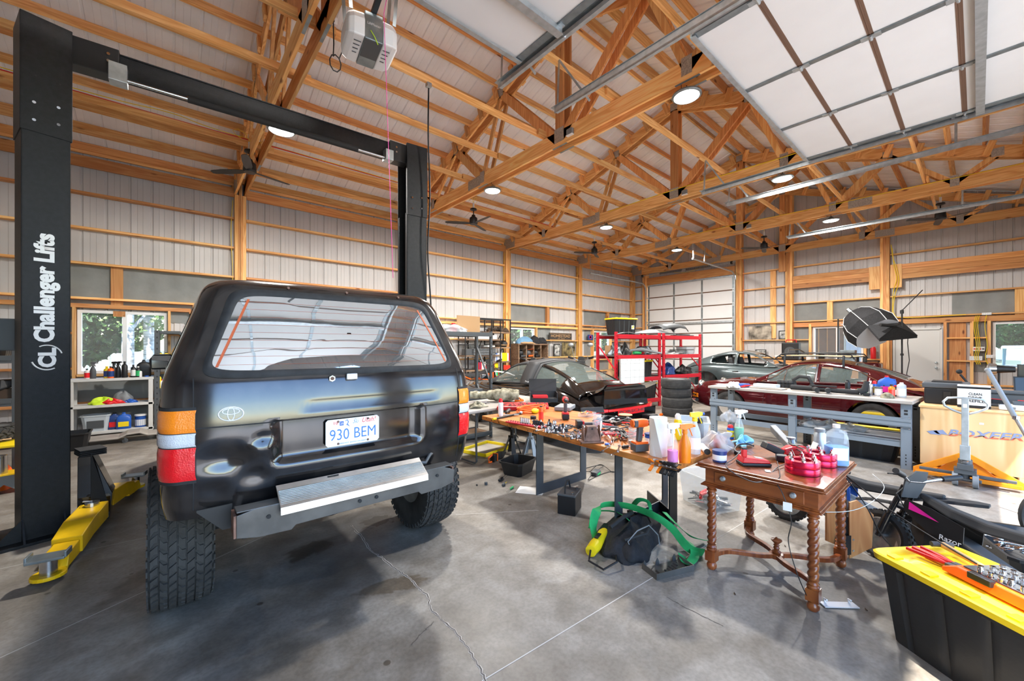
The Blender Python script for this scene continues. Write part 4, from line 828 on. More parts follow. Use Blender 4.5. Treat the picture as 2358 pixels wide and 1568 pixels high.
    # doors, handles, sills
    for s in (-1,1):
        m=MB(); f=lambda y,z:Vector((s*(bs(y,1)*(.995 if z<.62 else .985)+.003),y,z))
        m.tube([f(y,z)+Vector((s*.0,0,0)) for y,z in ((.56,.27),(.56,.5),(.55,.66))],.003,4); m.tube([f(-.32,.27),f(-.40,.5),f(-.40,.66)],.003,4); m.build('door_seam','black_matte',c)
        m=MB(); m.box((s*(bs(-.25,1)+.012),-.25,.70),(.02,.14,.022)); m.box((s*(bs(-.25,1)+.006),-.19,.70),(.02,.03,.035)); m.build('door_handle',trim or 'black',c,bevel=.004)
    if trim=='chrome':
        for s in (-1,1):
            m=MB(); pts=[GS(y,s*(.5+.5*q),.008) for y,q in ((.62,.85),(.40,.5),(.25,.16),(.0,.08),(-.3,.08),(-.6,.10),(-.85,.2),(-1.08,.55),(-1.05,.90),(-.6,.93),(0,.93),(.50,.93))]; m.tube(pts,.011,5,closed=True)
            m.tube([GS(-.26,s*(.5+.5*q),.008) for q in (.1,.5,.93)],.018,5); m.tube([GS(.22+.02*q,s*(.5+.5*q),.008) for q in (.16,.5,.93)],.012,5); m.build('window_trim','chrome',c)
    # front: headlights, indicators, bumper; rear: lights, bumper
    for s in (-1,1):
        m=MB(); m.ball((s*.56,1.86,.70),.12,16,(1,.6,1),R=Matrix.Rotation(R_(-28),3,'X')); m.build('headlight','glass_mirror' if wheels else 'dark_grey',c,smooth=60)
        m=MB(); m.loft([[Vector((s*x,y,z0)),Vector((s*x,y,z1)),Vector((s*(x-.05),y-.04,z1)),Vector((s*(x-.05),y-.04,z0))] for x,y,z0,z1 in ((.42,2.125,.44,.52),(.56,2.10,.44,.52),(.68,2.02,.43,.53),(.74,1.88,.43,.52))]); m.build('indicator','lens_orange',c,bevel=.006)
    for e,ym in ((1,2.13),(-1,-2.13)):
        m=MB(); m.tube([(x,e*(2.19-.30*abs(x/.76)**3),.375) for x in [-.76+.152*i for i in range(11)]],.055 if pm!='car_maroon' else .045,8); m.build('bumper',{'car_black':'black','car_maroon':'chrome','car_grey':'black'}[pm],c,smooth=50)
    zl=.60
    m=MB(); q=[(x,-(2.155-.10*abs(x/.7)**3),0) for x in [-.5+.1*i for i in range(11)]]
    for p,z0,z1 in (('c',.53,.63),): m.loft([[Vector((x,y,z0)),Vector((x,y,z1)),Vector((x,y+.05,z1)),Vector((x,y+.05,z0))] for x,y,_ in q]); m.build('centre_reflector','lens_red',c)
    for s in (-1,1):
        m=MB(); m.loft([[Vector((s*x,y,z0)),Vector((s*x,y,z1)),Vector((s*(x-.04),y+.06,z1)),Vector((s*(x-.04),y+.06,z0))] for x,y,z0,z1 in ((.51,-2.12,.53,.635),(.62,-2.08,.53,.64),(.72,-2.0,.53,.64),(.78,-1.88,.54,.63))]); m.build('tail_light','lens_red',c,bevel=.005)
    if tail:
        m=MB(); P_=[(-1.62,.80,.46),(-1.75,.84,.50),(-1.9,.88,.55),(-2.05,.93,.60),(-2.16,.985,.62),(-2.20,1.0,.61)]
        m.loft([[Vector((-w,y,z+.01)),Vector((-w*.5,y,z)),Vector((0,y,z-.005)),Vector((w*.5,y,z)),Vector((w,y,z+.01)),Vector((w,y+.05,z-.05)),Vector((0,y+.08,z-.08 if y>-2 else z-.05)),Vector((-w,y+.05,z-.05))] for y,z,w in P_]); m.loft([[Vector((-.56,-1.58,.70)),Vector((.56,-1.58,.70)),Vector((.54,-2.06,.62)),Vector((-.54,-2.06,.62))],[Vector((-.48,-1.66,.84)),Vector((.48,-1.66,.84)),Vector((.5,-2.04,.92)),Vector((-.5,-2.04,.92))]]); m.build('tail_spoiler','car_black',c,smooth=40)
        m=MB(); m.loft([[Vector((-w,y,z)),Vector((w,y,z)),Vector((w,y-.01,z+.01)),Vector((-w,y-.01,z+.01))] for y,z,w in ((-1.62,.83,.30),(-1.95,.905,.36))]); m.build('intake_grille','black_matte',c)
        text('PORSCHE','lettering','black_matte',c,(0,-2.162,.58),(1,0,0),(0,0,1),.62,.045,.001,.01)
        m=MB(); m.b2(-.16,.16,-2.27,-2.262,.34,.46); lp=m.build('licence_plate','black',c); text('AIRCOOL','plate_number','white',lp,(0,-2.273,.385),(1,0,0),(0,0,1),.26,.065,.001); text('UTAH','plate_state','white',lp,(0,-2.273,.443),(1,0,0),(0,0,1),.07,.018,.001)
        for s in (-1,1): m=MB(); m.b2(s*.36-.11,s*.36+.11,-2.30,-2.14,.30,.50); m.build('bumper_guard','black',c,bevel=.02)
        text('Targa','script_badge','white',c,GS(-.46,-.93,.016),(0,-1,0),(.3,0,1),.13,.03,.001,0,.3)
        m=MB(); m.loft([[GS(-.28,t,.012),GS(-.58,t,.012)] for t in [-1+.05*i for i in range(41)]],caps=False,closed=False); m.build('roll_hoop','leatherette',c,solid=.006,smooth=50)
        m=MB(); m.loft([[Vector((-.86-.0,.55,.93)),Vector((-.99,.58,.93)),Vector((-.99,.58,1.02)),Vector((-.88,.55,1.02))],[Vector((-.86,.65,.93)),Vector((-.97,.68,.94)),Vector((-.97,.68,1.01)),Vector((-.88,.65,1.02))]]); m.bar((-.78,.6,.9),(-.9,.6,.97),.03,.02); m.build('door_mirror','black_gloss',c,bevel=.01)
    return c
coupe('sports_car','glossy black open-top style sports car with a large tail spoiler',(5.50,5.58),-.07,'car_black',targa=True,tail=True)
mc=coupe('sports_car','dark maroon classic sports car with chrome window trim and wooden roof rack',(9.62,2.16),-.03,'car_maroon',trim='chrome')
gc=coupe('sports_car','stripped grey-green sports car shell without glass or wheels, behind the maroon one',(13.45,4.44),PI+.05,'car_grey',glass=False,wheels=False,zoff=.13)
for y in (1.21,-1.06): m=MB(); m.b2(-.5,.5,y-.06,y+.06,-.13,.22); m.build('axle_stand','dark_grey',gc)
m=MB(); m.box((.813,.92,.60),(.01,.06,.03)); m.build('side_indicator','lens_orange',gc)
m=MB(); m.box((-.813,.92,.60),(.01,.06,.03)); m.build('side_indicator','lens_orange',gc)
# roof rack with wooden slats
rk=thing('roof_rack','black steel roof rack with wooden slats on the maroon car','roof rack',(9.62,1.98,1.31),-.03)
m=MB()
for s in (-1,1):
    m.tube([(s*.52,-.60,.02),(s*.52,-.55,.10),(s*.52,.0,.13),(s*.52,.5,.11),(s*.50,.62,.02)],.013,6); m.tube([(s*.52,-.55,.05),(s*.52,0,.07),(s*.52,.55,.05)],.010,6)
    for y in (-.45,.45): m.tube([(s*.52,y,.08),(s*.55,y,.0),(s*.56,y,-.12)],.02,6)
for y in (-.55,.55): m.tube([(-.5,y,.06),(.5,y,.06)],.012,6)
m.tube([(-.5,.40,.12),(-.3,.45,.19),(.3,.45,.19),(.5,.40,.12)],.012,6); m.build('rack_frame','black',rk,smooth=60)
for k in range(9): m=MB(); m.box((-.42+.105*k,0,.065),(.08,1.12,.015)); m.build('wood_slat','ply',rk)
# ================================================================ RACKS, BENCH
def rack(name,label,loc,rz,w,d,h,lv,mt,bh=.1,deck='galv_dark',pw=.075,cat='shelf rack',tp=0,group=None,brace=True):
    r=thing(name,label,cat,loc,rz,group)
    for x in (-w/2,w/2):
        for y in (0,d): m=MB(); m.b2(x-pw/2,x+pw/2,y-.02,y+.02,0,h+(tp if y==0 else 0)); m.build('upright',mt,r)
        if brace:
            for z0,z1 in ((.2,.9),(h*.5,h*.5+.65)): m=MB(); m.bar((x,0,z0),(x,d,z1),.02,.03,(1,0,0)); m.build('brace',mt,r)
    for z in lv:
        for y in (-.01,d+.01): m=MB(); m.b2(-w/2+pw/2,w/2-pw/2,y-.022,y+.022,z-bh,z); m.b2(-w/2+pw/2,w/2-pw/2,y-.026,y+.026,z-bh*.65,z-bh*.35); m.build('beam',mt,r)
        m=MB(); m.b2(-w/2+.03,w/2-.03,.03,d-.03,z-.03,z-.01); m.build('deck',deck,r)
    m=MB()
    for x in (-w/2,w/2):
        k=.12
        while k<h: m.box((x,-.021,k),(.014,.003,.03)); k+=.1
    s=m.build('slots','black_matte',r); s['kind']='stuff'
    return r
RKZ=-.148
def along(p,d,rz=RKZ): return (p[0]+d*math.cos(rz),p[1]+d*math.sin(rz))
r1p=along((9.82,5.46),-.83); r2p=along((9.82,5.46),.96)
rack('pallet_rack','red steel rack on the left holding black totes and dusty car parts',(*r1p,0),RKZ,1.62,.62,1.92,(.22,.78,1.35,1.86),'rack_red')
rack('pallet_rack','red steel rack on the right, behind the tyre stack',(*r2p,0),RKZ,1.62,.62,1.92,(.80,1.35,1.86),'rack_red')
def tote(name,label,loc,rz,w,d,h,lid='tote_yellow',body='tote_black',sticker=False,group=None,nr=4,lidz=True):
    t=thing(name,label,'storage bin',loc,rz,group); m=MB()
    def ringt(z,k,rib=0):
        pts=[]; c=.035
        X,Y=w/2*k,d/2*k
        def side(a,b,n,ax,sg):
            for i in range(n+1):
                f=i/n; v=a+(b-a)*f; ph=(f*nr*2)%2; o=-rib if .85<ph<1.15 else 0
                pts.append(Vector((v,sg*(Y+o),z)) if ax=='x' else Vector((sg*(X+o),v,z)))
        side(-X+c,X-c,nr*8,'x',-1); side(-Y+c,Y-c,nr*4,'y',1); side(X-c,-X+c,nr*8,'x',1); side(Y-c,-Y+c,nr*4,'y',-1); return pts
    m.loft([ringt(0,.84),ringt(.01,.86,.012),ringt(h*.86,.955,.012),ringt(h*.88,.96),ringt(h*.94,.975)]); m.build('bin_body',body,t,smooth=30)
    m=MB(); e=.03
    def rl(z,g,c=.05):
        X,Y=w/2+g,d/2+g; p=[]
        for sx,sy,a0 in ((1,-1,-90),(1,1,0),(-1,1,90),(-1,-1,180)):
            for k in range(4): a=R_(a0+30*k); p.append(Vector((sx*(X-c)+c*math.cos(a),sy*(Y-c)+c*math.sin(a),z)))
        return p
    m.loft([rl(h*.92,-.012),rl(h*.92,.004),rl(h*.985,.008),rl(h,-.0),rl(h,-.03),rl(h-.02,-.045),rl(h-.02,-.09),rl(h-.004,-.11),rl(h-.004,-.2 if d>.45 else -.13)]); lo=m.build('lid',lid,t,smooth=30)
    for k in range(nr+1): q=MB(); q.box((-w*.4+w*.8*k/nr,-d/2+.035,h+.003),(.045,.05,.012)); q.build('lid_lug',lid,lo,bevel=.003)
    if sticker:
        q=MB(); q.box((w*.28,-d/2*.925,h*.45),(.085,.004,.10)); s=q.build('sticker','paper',t); q=MB(); q.box((w*.28,-d/2*.925-.0025,h*.46),(.035,.002,.07),R=Matrix.Rotation(.5,3,'Y')); q.build('sticker_print','tote_yellow',s)
    return t
def onrack(p,dx,dy,z): c,s=math.cos(RKZ),math.sin(RKZ); return (p[0]+dx*c-dy*s,p[1]+dx*s+dy*c,z)
tote('storage_tote','black tote with yellow lid alone on top of the left red rack',onrack(r1p,-.28,.33,1.86),RKZ-.15,.72,.46,.42,sticker=True)
tote('storage_tote','left one of the two yellow-lidded totes on the middle shelf of the red rack',onrack(r1p,.02,.28,.78),RKZ+.0,.68,.48,.42,sticker=True)
tote('storage_tote','right one of the two yellow-lidded totes on the middle shelf of the red rack',onrack(r1p,.58,.36,.78),RKZ,.33,.44,.42)
tote('storage_tote','yellow-lidded tote on the bottom shelf of the red rack, beside the tyres',onrack(r1p,.52,.26,.22),RKZ,.55,.45,.40)
# big tote lower right
a=G(2008,1262,.44); b=G(2358,1440,.44); d=(b-a); d.z=0; d.normalize(); n_=Vector((-d.y,d.x,0)); cT=a+d*.50+n_*.24; cT.z=0
tote('storage_tote','large black tote with yellow lid carrying an orange tool case, lower right corner',cT,math.atan2(d.y,d.x),1.0,.50,.44,nr=5)
BIGT=(cT,d,n_)
# grey workbench
BR=math.atan2(2.46,-.12)-PI/2 if False else 0
wbn=thing('workbench','long grey steel workbench with a worn grey top in front of the maroon car','workbench',(7.12,1.80,0),-.055)
L2,DB=1.28,.78
m=MB(); m.b2(-.03,DB,-L2,L2,.83,.87); m.build('bench_top','bench_top',wbn,bevel=.006)
for y in (-L2+.07,.03,L2-.07):
    for x in (.02,DB-.1):
        m=MB(); m.b2(x,x+.004,y-.05,y+.05,.0,.83); m.b2(x,x+.05,y-.05,y-.046,0,.83); m.b2(x,x+.05,y+.046,y+.05,0,.83); lg=m.build('leg','bench_grey',wbn)
        for z in (.74,.70): q=MB(); q.box((x-.001,y,z),(.002,.035,.025)); q.build('leg_slot','black_matte',lg,bevel=.0005)
        for z in (.06,.10,.14,.18): q=MB(); q.box((x-.001,y,z),(.002,.010,.018)); q.build('leg_slot','black_matte',lg)
m=MB(); m.b2(.0,.02,-L2+.02,L2-.02,.53,.65); m.b2(-.008,.0,-L2+.02,L2-.02,.545,.575); m.b2(-.008,.0,-L2+.02,L2-.02,.60,.635); m.build('stringer','bench_grey',wbn)
m=MB(); m.b2(.03,.05,-L2+.1,L2-.1,.27,.35); m.b2(.03,DB-.1,-L2+.1,0,.33,.345); m.build('lower_shelf','bench_grey',wbn)
m=MB(); m.b2(DB-.05,DB-.03,-L2+.1,L2-.1,.27,.35); m.build('stringer','bench_grey',wbn)
for y in (-L2+.07,.03,L2-.07):
    for dy in (-.035,.035):
        for z in (.66,.52): q=MB(); q.lathe([(0,-.006),(.007,-.005),(.007,0)],(0,y+dy,z),8,'x',R=None); q.build('bolt','chrome',wbn).location.x=-.006
# ================================================================ STACK OF TYRES
rg=random.Random(4)
TLB=['topmost tyre with a silver rim in the stack of four','second tyre from the top of the stack','third tyre from the top of the stack','bottom tyre of the stack, flat on the concrete']
for k in range(4):
    t=thing('spare_tyre',TLB[3-k],'tyre',(8.72+rg.uniform(-.03,.03),4.45+rg.uniform(-.03,.03),.105+.21*k),0,'stack of used tyres')
    t.rotation_euler=(0,PI/2,rg.uniform(0,3)); w_=tyre('tyre',.33,.205,None,rimr=.20,tread=False)
    for ch in list(w_.children):
        if ch.name.startswith('rim') and k<3: bpy.data.objects.remove(ch); continue
        ch.parent=t
    bpy.data.objects.remove(w_)
    for x in (-.055,-.02,.02,.055): m=MB(); m.lathe([(.323,x-.004),(.3232,x-.0035),(.3232,x+.0035),(.323,x+.004)],(0,0,0),40,'x'); m.build('groove','black_matte',t)
# ================================================================ CRATE AND PALLET TRUCK
cr=thing('plywood_crate','plywood crate with blue and red lettering behind the orange pallet truck','crate',(7.14,.47,0),0)
CW=.90   # runs towards -y
m=MB(); m.b2(0,.60,-CW,0,.10,.80); m.build('crate_side','ply',cr,bevel=.003); m=MB(); m.b2(-.015,.62,-CW-.012,.012,.80,.825); m.build('crate_lid','ply',cr,bevel=.002)
for x in (0,.25,.5): m=MB(); m.b2(x,x+.09,-CW,0,.0,.02); m.build('pallet_board','ply',cr)
for x in (0,.25,.5):
    for y in (-.08,-CW/2,-CW+.08): m=MB(); m.b2(x,x+.09,y-.05,y+.05,.02,.10); m.build('pallet_block','pine_y',cr)
text('BOXEER','printed_lettering','blue',cr,(-.003,-.53,.535),(0,-1,.06),(.35*0,-.30,1),.56,.085,.001,.02); mat('print_blue',(.22,.27,.42),.7); mat('print_red',(.62,.13,.06),.7)
for o in cr.children:
    if o.name.startswith('printed_lettering'): o.data.materials[0]=M['print_blue']; o2=o.copy(); o2.data=o.data.copy(); COL.objects.link(o2); o2.data.materials[0]=M['print_red']
for v in o2.data.vertices:
    zc=.535+.06*(-(v.co.y)-.53); v.co.x-=.0012; v.co.z=min(v.co.z,zc-.012)
m=MB()
for k in range(2): m.prism([(0,0),(.09,.0),(.05,.055),(-.03,.03)],.001,(-.003,-.09-.055*k,.475+.012*k),(0,-1,0),(0,0,1))
m.build('printed_arrows','print_blue',cr)
m=MB(); m.box((-.002,-.50,.66),(.002,.035,.022)); m.build('sticker','paper',cr)
pj=thing('pallet_truck','orange pallet truck with tall steel handle standing in front of the plywood crate','pallet truck',(6.80,.09,0),0)
m=MB(); A=[(.42,.03),(.42,.10),(.05,.335),(-.05,.335),(-.42,.10),(-.42,.03),(-.30,.03),(-.30,.09),(-.06,.25),(.06,.25),(.30,.09),(.30,.03)]
m.prism([(y,z) for y,z in A],.02,(.05,0,0),(0,1,0),(0,0,1)); m.prism([(.28,.06),(.06,.27),(-.06,.27),(-.28,.06)],.01,(.09,0,0),(0,1,0),(0,0,1)); m.b2(.02,.10,-.40,.40,.035,.075); m.build('frame','jack_orange',pj,bevel=.005)
for y in (-.19,.19): m=MB(); m.b2(.05,1.15,y-.075,y+.075,.045,.075); m.build('fork','jack_orange',pj,bevel=.004)
for y in (-.075,.075): m=MB(); m.lathe([(0,-.024),(.06,-.024),(.075,-.02),(.075,.02),(.06,.024),(0,.024)],(-.10,y,.077),22,'y'); m.build('steer_wheel','grey',pj,smooth=40)
m=MB(); m.cyl((-.10,-.12,.077),(-.10,.12,.077),.018,seg=10); m.cyl((-.08,0,.07),(-.08,0,.28),.035,seg=14); m.cyl((-.07,0,.20),(-.07,0,.30),.055,seg=14); m.b2(-.14,-.02,-.085,.085,.14,.20); m.bar((-.04,-.36,.12),(-.04,.36,.12),.04,.03); m.tube([(-.10,0,.29),(-.10,0,.36)],.03,10); m.b2(-.15,-.06,-.06,.06,.19,.25); m.build('pump','dark_grey',pj,bevel=.004)
m=MB(); m.tube([(-.1+.0,.03*math.cos(k*.8),.30+k*.0035) for k in range(2)],.02,8); m.tube([(-.10+.032*math.cos(k*.9),.032*math.sin(k*.9),.26+k*.0025) for k in range(30)],.004,5); m.build('spring','chrome',pj)
m=MB(); m.b2(-.135,-.10,-.028,.028,.30,.98); m.b2(-.14,-.09,-.04,.04,.30,.46); m.build('handle_post','galv',pj,bevel=.004)
m=MB(); hp=[(-.12,0,.80),(-.12,.09,.84),(-.12,.155,.885),(-.12,.165,.93),(-.12,.13,.975),(-.12,.06,.985),(-.12,-.06,.985),(-.12,-.13,.975),(-.12,-.165,.93),(-.12,-.155,.885),(-.12,-.09,.84)]; m.tube(hp,.012,8,closed=True); m.build('handle_loop','galv',pj,smooth=60)
m=MB(); m.box((-.137,0,.90),(.002,.03,.04)); m.build('sticker','paper',pj)
# ================================================================ WOODEN WORK TABLE
wt=thing('work_table','long wooden slab table on black steel loop legs covered in tools','table',(0,0,0))
TC=[(2.71,3.70),(2.56,1.31),(3.72,1.31),(3.80,3.68)]; TZ=.762
m=MB(); m.prism([(x,y) for x,y in TC],.045,(0,0,TZ-.045)); m.build('table_top','butcher',wt,bevel=.004)
m=MB(); rg=random.Random(8)
for k in range(15):
    f=rg.uniform(.02,.98); x=2.71+(2.54-2.71)*f-.0008; y=3.70+(1.27-3.70)*f; m.ball((x,y,TZ-rg.uniform(.008,.036)),.006,8,(.3,1,1))
m.build('nail_mark','black_matte',wt)['kind']='stuff'
for y,x0,x1 in ((3.0,2.95,3.66),(1.95,2.84,3.60),):
    m=MB();
    for x in (x0,x1-.0): m.b2(x-.05,x+.05,y-.006,y+.006,0,TZ-.046)
    m.b2(x0+.05,x1-.05,y-.006,y+.006,.0,.10); m.b2(x0+.05,x1-.05,y-.006,y+.006,.66,TZ-.046); m.build('leg_frame','steel_blue',wt)
m=MB(); m.box((3.34,1.735,(TZ-.046)/2),(.13,.012,TZ-.046)); m.bar((3.34,1.735,.05),(3.66,2.17,.05),.012,.10); m.bar((3.34,1.735,TZ-.10),(3.44,1.87,TZ-.10),.012,.10); m.build('leg_frame','black',wt)
# folding table behind
ft=thing('folding_table','grey plastic folding table behind the wooden table, carrying a camouflage bag','table',(3.45,4.55,0),.06)
m=MB(); m.b2(-.66,1.05,-.36,.42,.70,.74); m.build('table_top','bench_top',ft,bevel=.012)
for x in (-.45,.8):
    m=MB(); m.tube([(x,-.28,.70),(x,-.27,.45),(x+.03,-.25,.05),(x+.03,-.22,.02),(x+.03,.28,.02),(x,.3,.70)],.014,8); m.tube([(x,-.27,.5),(x+.25*(1 if x<0 else -1),0,.69)],.01,6); m.build('folding_leg','dark_grey',ft,smooth=60)
# ================================================================ SIDE TABLE WITH TWISTED LEGS
sd=thing('side_table','brown wooden side table with four rope-twist legs and a curved cross stretcher','table',(3.235,.92,0),0)
hx,hy=.405,.335
m=MB(); m.box((0,0,.735),(2*hx+.05,2*hy+.05,.018)); m.box((0,0,.722),(2*hx+.07,2*hy+.07,.012)); m.box((0,0,.712),(2*hx+.03,2*hy+.03,.012)); m.build('table_top','walnut',sd,bevel=.007)
m=MB(); m.box((0,0,.655),(2*hx-.03,2*hy-.03,.105)); m.build('apron','walnut_y',sd); m=MB(); m.box((0,0,.60),(2*hx,2*hy,.012)); m.box((0,0,.59),(2*hx+.02,2*hy+.02,.012)); m.build('moulding','walnut',sd,bevel=.006)
m=MB(); m.box((-hx+.012,0,.655),(.012,2*hy-.16,.075)); dw=m.build('drawer','walnut_y',sd,bevel=.003)
for y in (-.20,.20): q=MB(); q.lathe([(0,-.022),(.013,-.020),(.017,-.012),(.010,-.006),(.017,-.003),(.017,0)],(-hx+.006,y,.66),16,'x'); q.build('drawer_knob','galv',dw,smooth=40)
def twist_leg():
    m=MB(); n=120; seg=28; rings=[]
    for i in range(n+1):
        z=.185+(.53-.185)*i/n; ph=2*PI*(z-.185)*22; rr_=.024
        rings.append([Vector(((rr_+.009*abs(math.cos((2*PI*k/seg)-ph*.5))-.003)*math.cos(2*PI*k/seg),(rr_+.009*abs(math.cos((2*PI*k/seg)-ph*.5))-.003)*math.sin(2*PI*k/seg),z)) for k in range(seg)])
    m.loft(rings); m.lathe([(.0,.525),(.026,.525),(.022,.54),(.032,.548),(.032,.556),(.024,.562),(.036,.575),(.038,.585),(.0,.59)],(0,0,0),20); m.lathe([(0,.128),(.030,.13),(.034,.142),(.026,.150),(.031,.158),(.024,.17),(.03,.182),(0,.19)],(0,0,0),20)
    m.lathe([(0,0),(.022,0),(.031,.012),(.033,.028),(.026,.044),(.020,.052),(.026,.058),(0,.062)],(0,0,0),20); m.box((0,0,.095),(.066,.066,.07)); return m
lo=None
for sx in (-1,1):
    for sy in (-1,1):
        if lo is None: lo=twist_leg().build('leg','walnut',sd,smooth=50); o=lo
        else: o=inst(lo,sd,(0,0,0))
        o.location=(sx*(hx-.045),sy*(hy-.045),0)
m=MB()
def stretch(sx,sy):
    X,Y=sx*(hx-.045),sy*(hy-.045); L=[];
    for i in range(17):
        t=i/16; x=X*(1-t); y=Y*(1-t); k=math.sin(PI*t)*.07*(1-.6*t)+math.sin(2*PI*t)*.02; d=Vector((-Y,X,0)).normalized()*(sx*sy); L.append(Vector((x,y,.085))+d*k)
    vs=[]
    for i,p in enumerate(L):
        q=(L[min(i+1,16)]-L[max(i-1,0)]).normalized(); s=Vector((-q.y,q.x,0))*.016; vs.append([p+s+Vector((0,0,-.015)),p-s+Vector((0,0,-.015)),p-s+Vector((0,0,.015)),p+s+Vector((0,0,.015))])
    m.loft(vs)
for sx in (-1,1):
    for sy in (-1,1): stretch(sx,sy)
m.lathe([(0,.068),(.045,.07),(.045,.10),(0,.105)],(0,0,0),20); m.build('stretcher','walnut',sd,bevel=.003)
m=MB(); m.lathe([(0,.10),(.026,.105),(.030,.112),(.014,.125),(.020,.138),(.014,.15),(.020,.158),(.012,.165),(.034,.19),(.034,.196),(.01,.204),(.005,.212),(0,.214)],(0,0,0),20); m.build('finial','walnut',sd,smooth=40)
# ================================================================ SMALL THINGS: builders
def lab(m,r,z0,z1,mt,par,nm='label_wrap',seg=18,a0=0,a1=2*PI,c=(0,0)):
    q=MB(); q.grid(lambda u,v:(c[0]+r*math.cos(a0+(a1-a0)*u),c[1]+r*math.sin(a0+(a1-a0)*u),z0+(z1-z0)*v),seg,1); return q.build(nm,mt,par,smooth=60)
FACE=-2.35   # direction a label faces so the camera reads it
def bottle(label,loc,h,r,mt,cap='black',lb=None,group=None,neck=.35,shoulder=.72,cat='bottle',cr=None,nm='bottle'):
    t=thing(nm,label,cat,loc,0,group); m=MB(); nr=r*neck
    m.lathe([(0,0),(r*.94,0),(r,.006),(r,h*shoulder),(r*.8,h*(shoulder+.06)),(nr,h*(shoulder+.13)),(nr,h*.9),(0,h*.9)],(0,0,0),20); m.build('bottle_body',mt,t,smooth=40)
    m=MB(); m.lathe([(0,h*.88),(nr*1.2,h*.88),(nr*1.15,h),(0,h)],(0,0,0),14); m.build('cap',cap,t,smooth=40)
    if lb: lab(m,r+.0008,h*.12,h*.60,lb,t)
    return t
def can(label,loc,h,r,mt,cap,lb=None,group=None,nm='spray_can'):
    t=thing(nm,label,'spray can',loc,0,group); m=MB(); m.lathe([(0,0),(r,0),(r,h*.72),(r*.85,h*.78),(0,h*.78)],(0,0,0),20); m.build('can_body',mt,t,smooth=40)
    m=MB(); m.lathe([(0,h*.77),(r*.8,h*.77),(r*.8,h*.92),(r*.4,h),(0,h)],(0,0,0),16); m.build('cap',cap,t,smooth=40)
    if lb: lab(m,r+.0008,h*.15,h*.6,lb,t)
    return t
def sprayer(label,loc,h,r,mt,head,liquid=None,lf=.5,rz=FACE,nozzle=None,lb=None):
    t=thing('spray_bottle',label,'spray bottle',loc,rz); m=MB(); b=h*.72
    m.lathe([(0,0),(r*.95,0),(r,.008),(r,b*.55),(r*.9,b*.68),(r*.38,b*.95),(r*.36,b),(0,b)],(0,0,0),20); m.build('bottle_body',mt,t,smooth=40)
    if liquid: q=MB(); q.lathe([(0,.003),(r*.97,.004),(r*.985,b*.55*lf*1.3),(0,b*.55*lf*1.3)],(0,0,0),20); q.build('liquid',liquid,t,smooth=40)
    m=MB(); m.lathe([(0,b-.004),(r*.48,b-.004),(r*.45,b+.022),(0,b+.022)],(0,0,0),16); m.loft([[Vector((-w,y,z)),Vector((w,y,z)),Vector((w*.8,y,z+hh)),Vector((-w*.8,y,z+hh))] for y,w,z,hh in ((-.035,.011,b+.03,.03),(0,.015,b+.02,.045),(.03,.012,b+.035,.032),(.055,.009,b+.042,.022))]); m.bar((0,.028,b+.04),(0,.05,b-.02),.012,.006,(0,1,0)); m.build('trigger_head',head,t,bevel=.003)
    m=MB(); m.cyl((0,.055,b+.052),(0,.068,b+.052),.010,seg=8); m.build('nozzle',nozzle or head,t)
    m=MB(); m.cyl((0,0,.02),(0,0,b),.003,seg=6); m.build('dip_tube','white',t)
    if lb: lab(m,r+.001,b*.15,b*.5,lb,t)
    return t
def jug(label,loc,h,w,d,mt,cap,liquid=None,lf=.5,rz=FACE,lb=None,cat='jug'):
    t=thing('jug',label,cat,loc,rz); m=MB()
    def rg_(z,kx,ky,dx=0):
        return [Vector((w/2*kx*(abs(math.cos(a))**.5)*(1 if math.cos(a)>0 else -1)+dx,d/2*ky*(abs(math.sin(a))**.5)*(1 if math.sin(a)>0 else -1),z)) for a in [2*PI*k/24 for k in range(24)]]
    R=[rg_(0,.92,.92),rg_(h*.03,1,1),rg_(h*.55,1,1),rg_(h*.72,.92,.95,.0),rg_(h*.82,.62,.7,-.0),rg_(h*.88,.28,.4,-.0),rg_(h*.93,.26,.36,-.0)]
    m.loft(R); m.build('jug_body',mt,t,smooth=50)
    if liquid: q=MB(); q.loft([rg_(.004,.9,.9),rg_(h*.03,.975,.975),rg_(h*lf,.975,.975)]); q.build('liquid',liquid,t,smooth=50)
    m=MB(); m.lathe([(0,h*.92),(.021,h*.92),(.021,h),(0,h)],(0,0,0),16); m.build('cap',cap,t,smooth=40)
    m=MB(); m.tube([(w*.16,0,h*.84),(w*.42,0,h*.80),(w*.46,0,h*.66),(w*.40,0,h*.52)],.010,8); m.build('handle',mt,t,smooth=60)
    if lb: q=MB(); q.box((-.0,-d/2-.001,h*.3),(w*.7,.002,h*.3)); q.build('label_wrap',lb,t)
    return t
def tube_ring(m,c,R,r,n=24,nrm='z'): m.tube([(c[0]+R*math.cos(2*PI*k/n),c[1]+R*math.sin(2*PI*k/n),c[2]) if nrm=='z' else (c[0],c[1]+R*math.cos(2*PI*k/n),c[2]+R*math.sin(2*PI*k/n)) for k in range(n)],r,6,closed=True)
def T(x,y,dz=0): p=G(x,y,TZ); p.z=TZ+dz+.001; return p
def screwdriver(label,p,rz,L,hm,sm='steel',hr=.013):
    t=thing('screwdriver',label,'screwdriver',(p[0],p[1],p[2]+hr),rz); m=MB(); m.lathe([(0,0),(hr*.8,.004),(hr,.02),(hr*.85,L*.3),(hr,L*.38),(hr*.55,L*.44),(0,L*.44)],(0,0,0),10,'y'); m.build('handle',hm,t,smooth=40); m=MB(); m.cyl((0,L*.43,0),(0,L,0),.0035,.002,seg=6); m.build('shaft',sm,t); return t
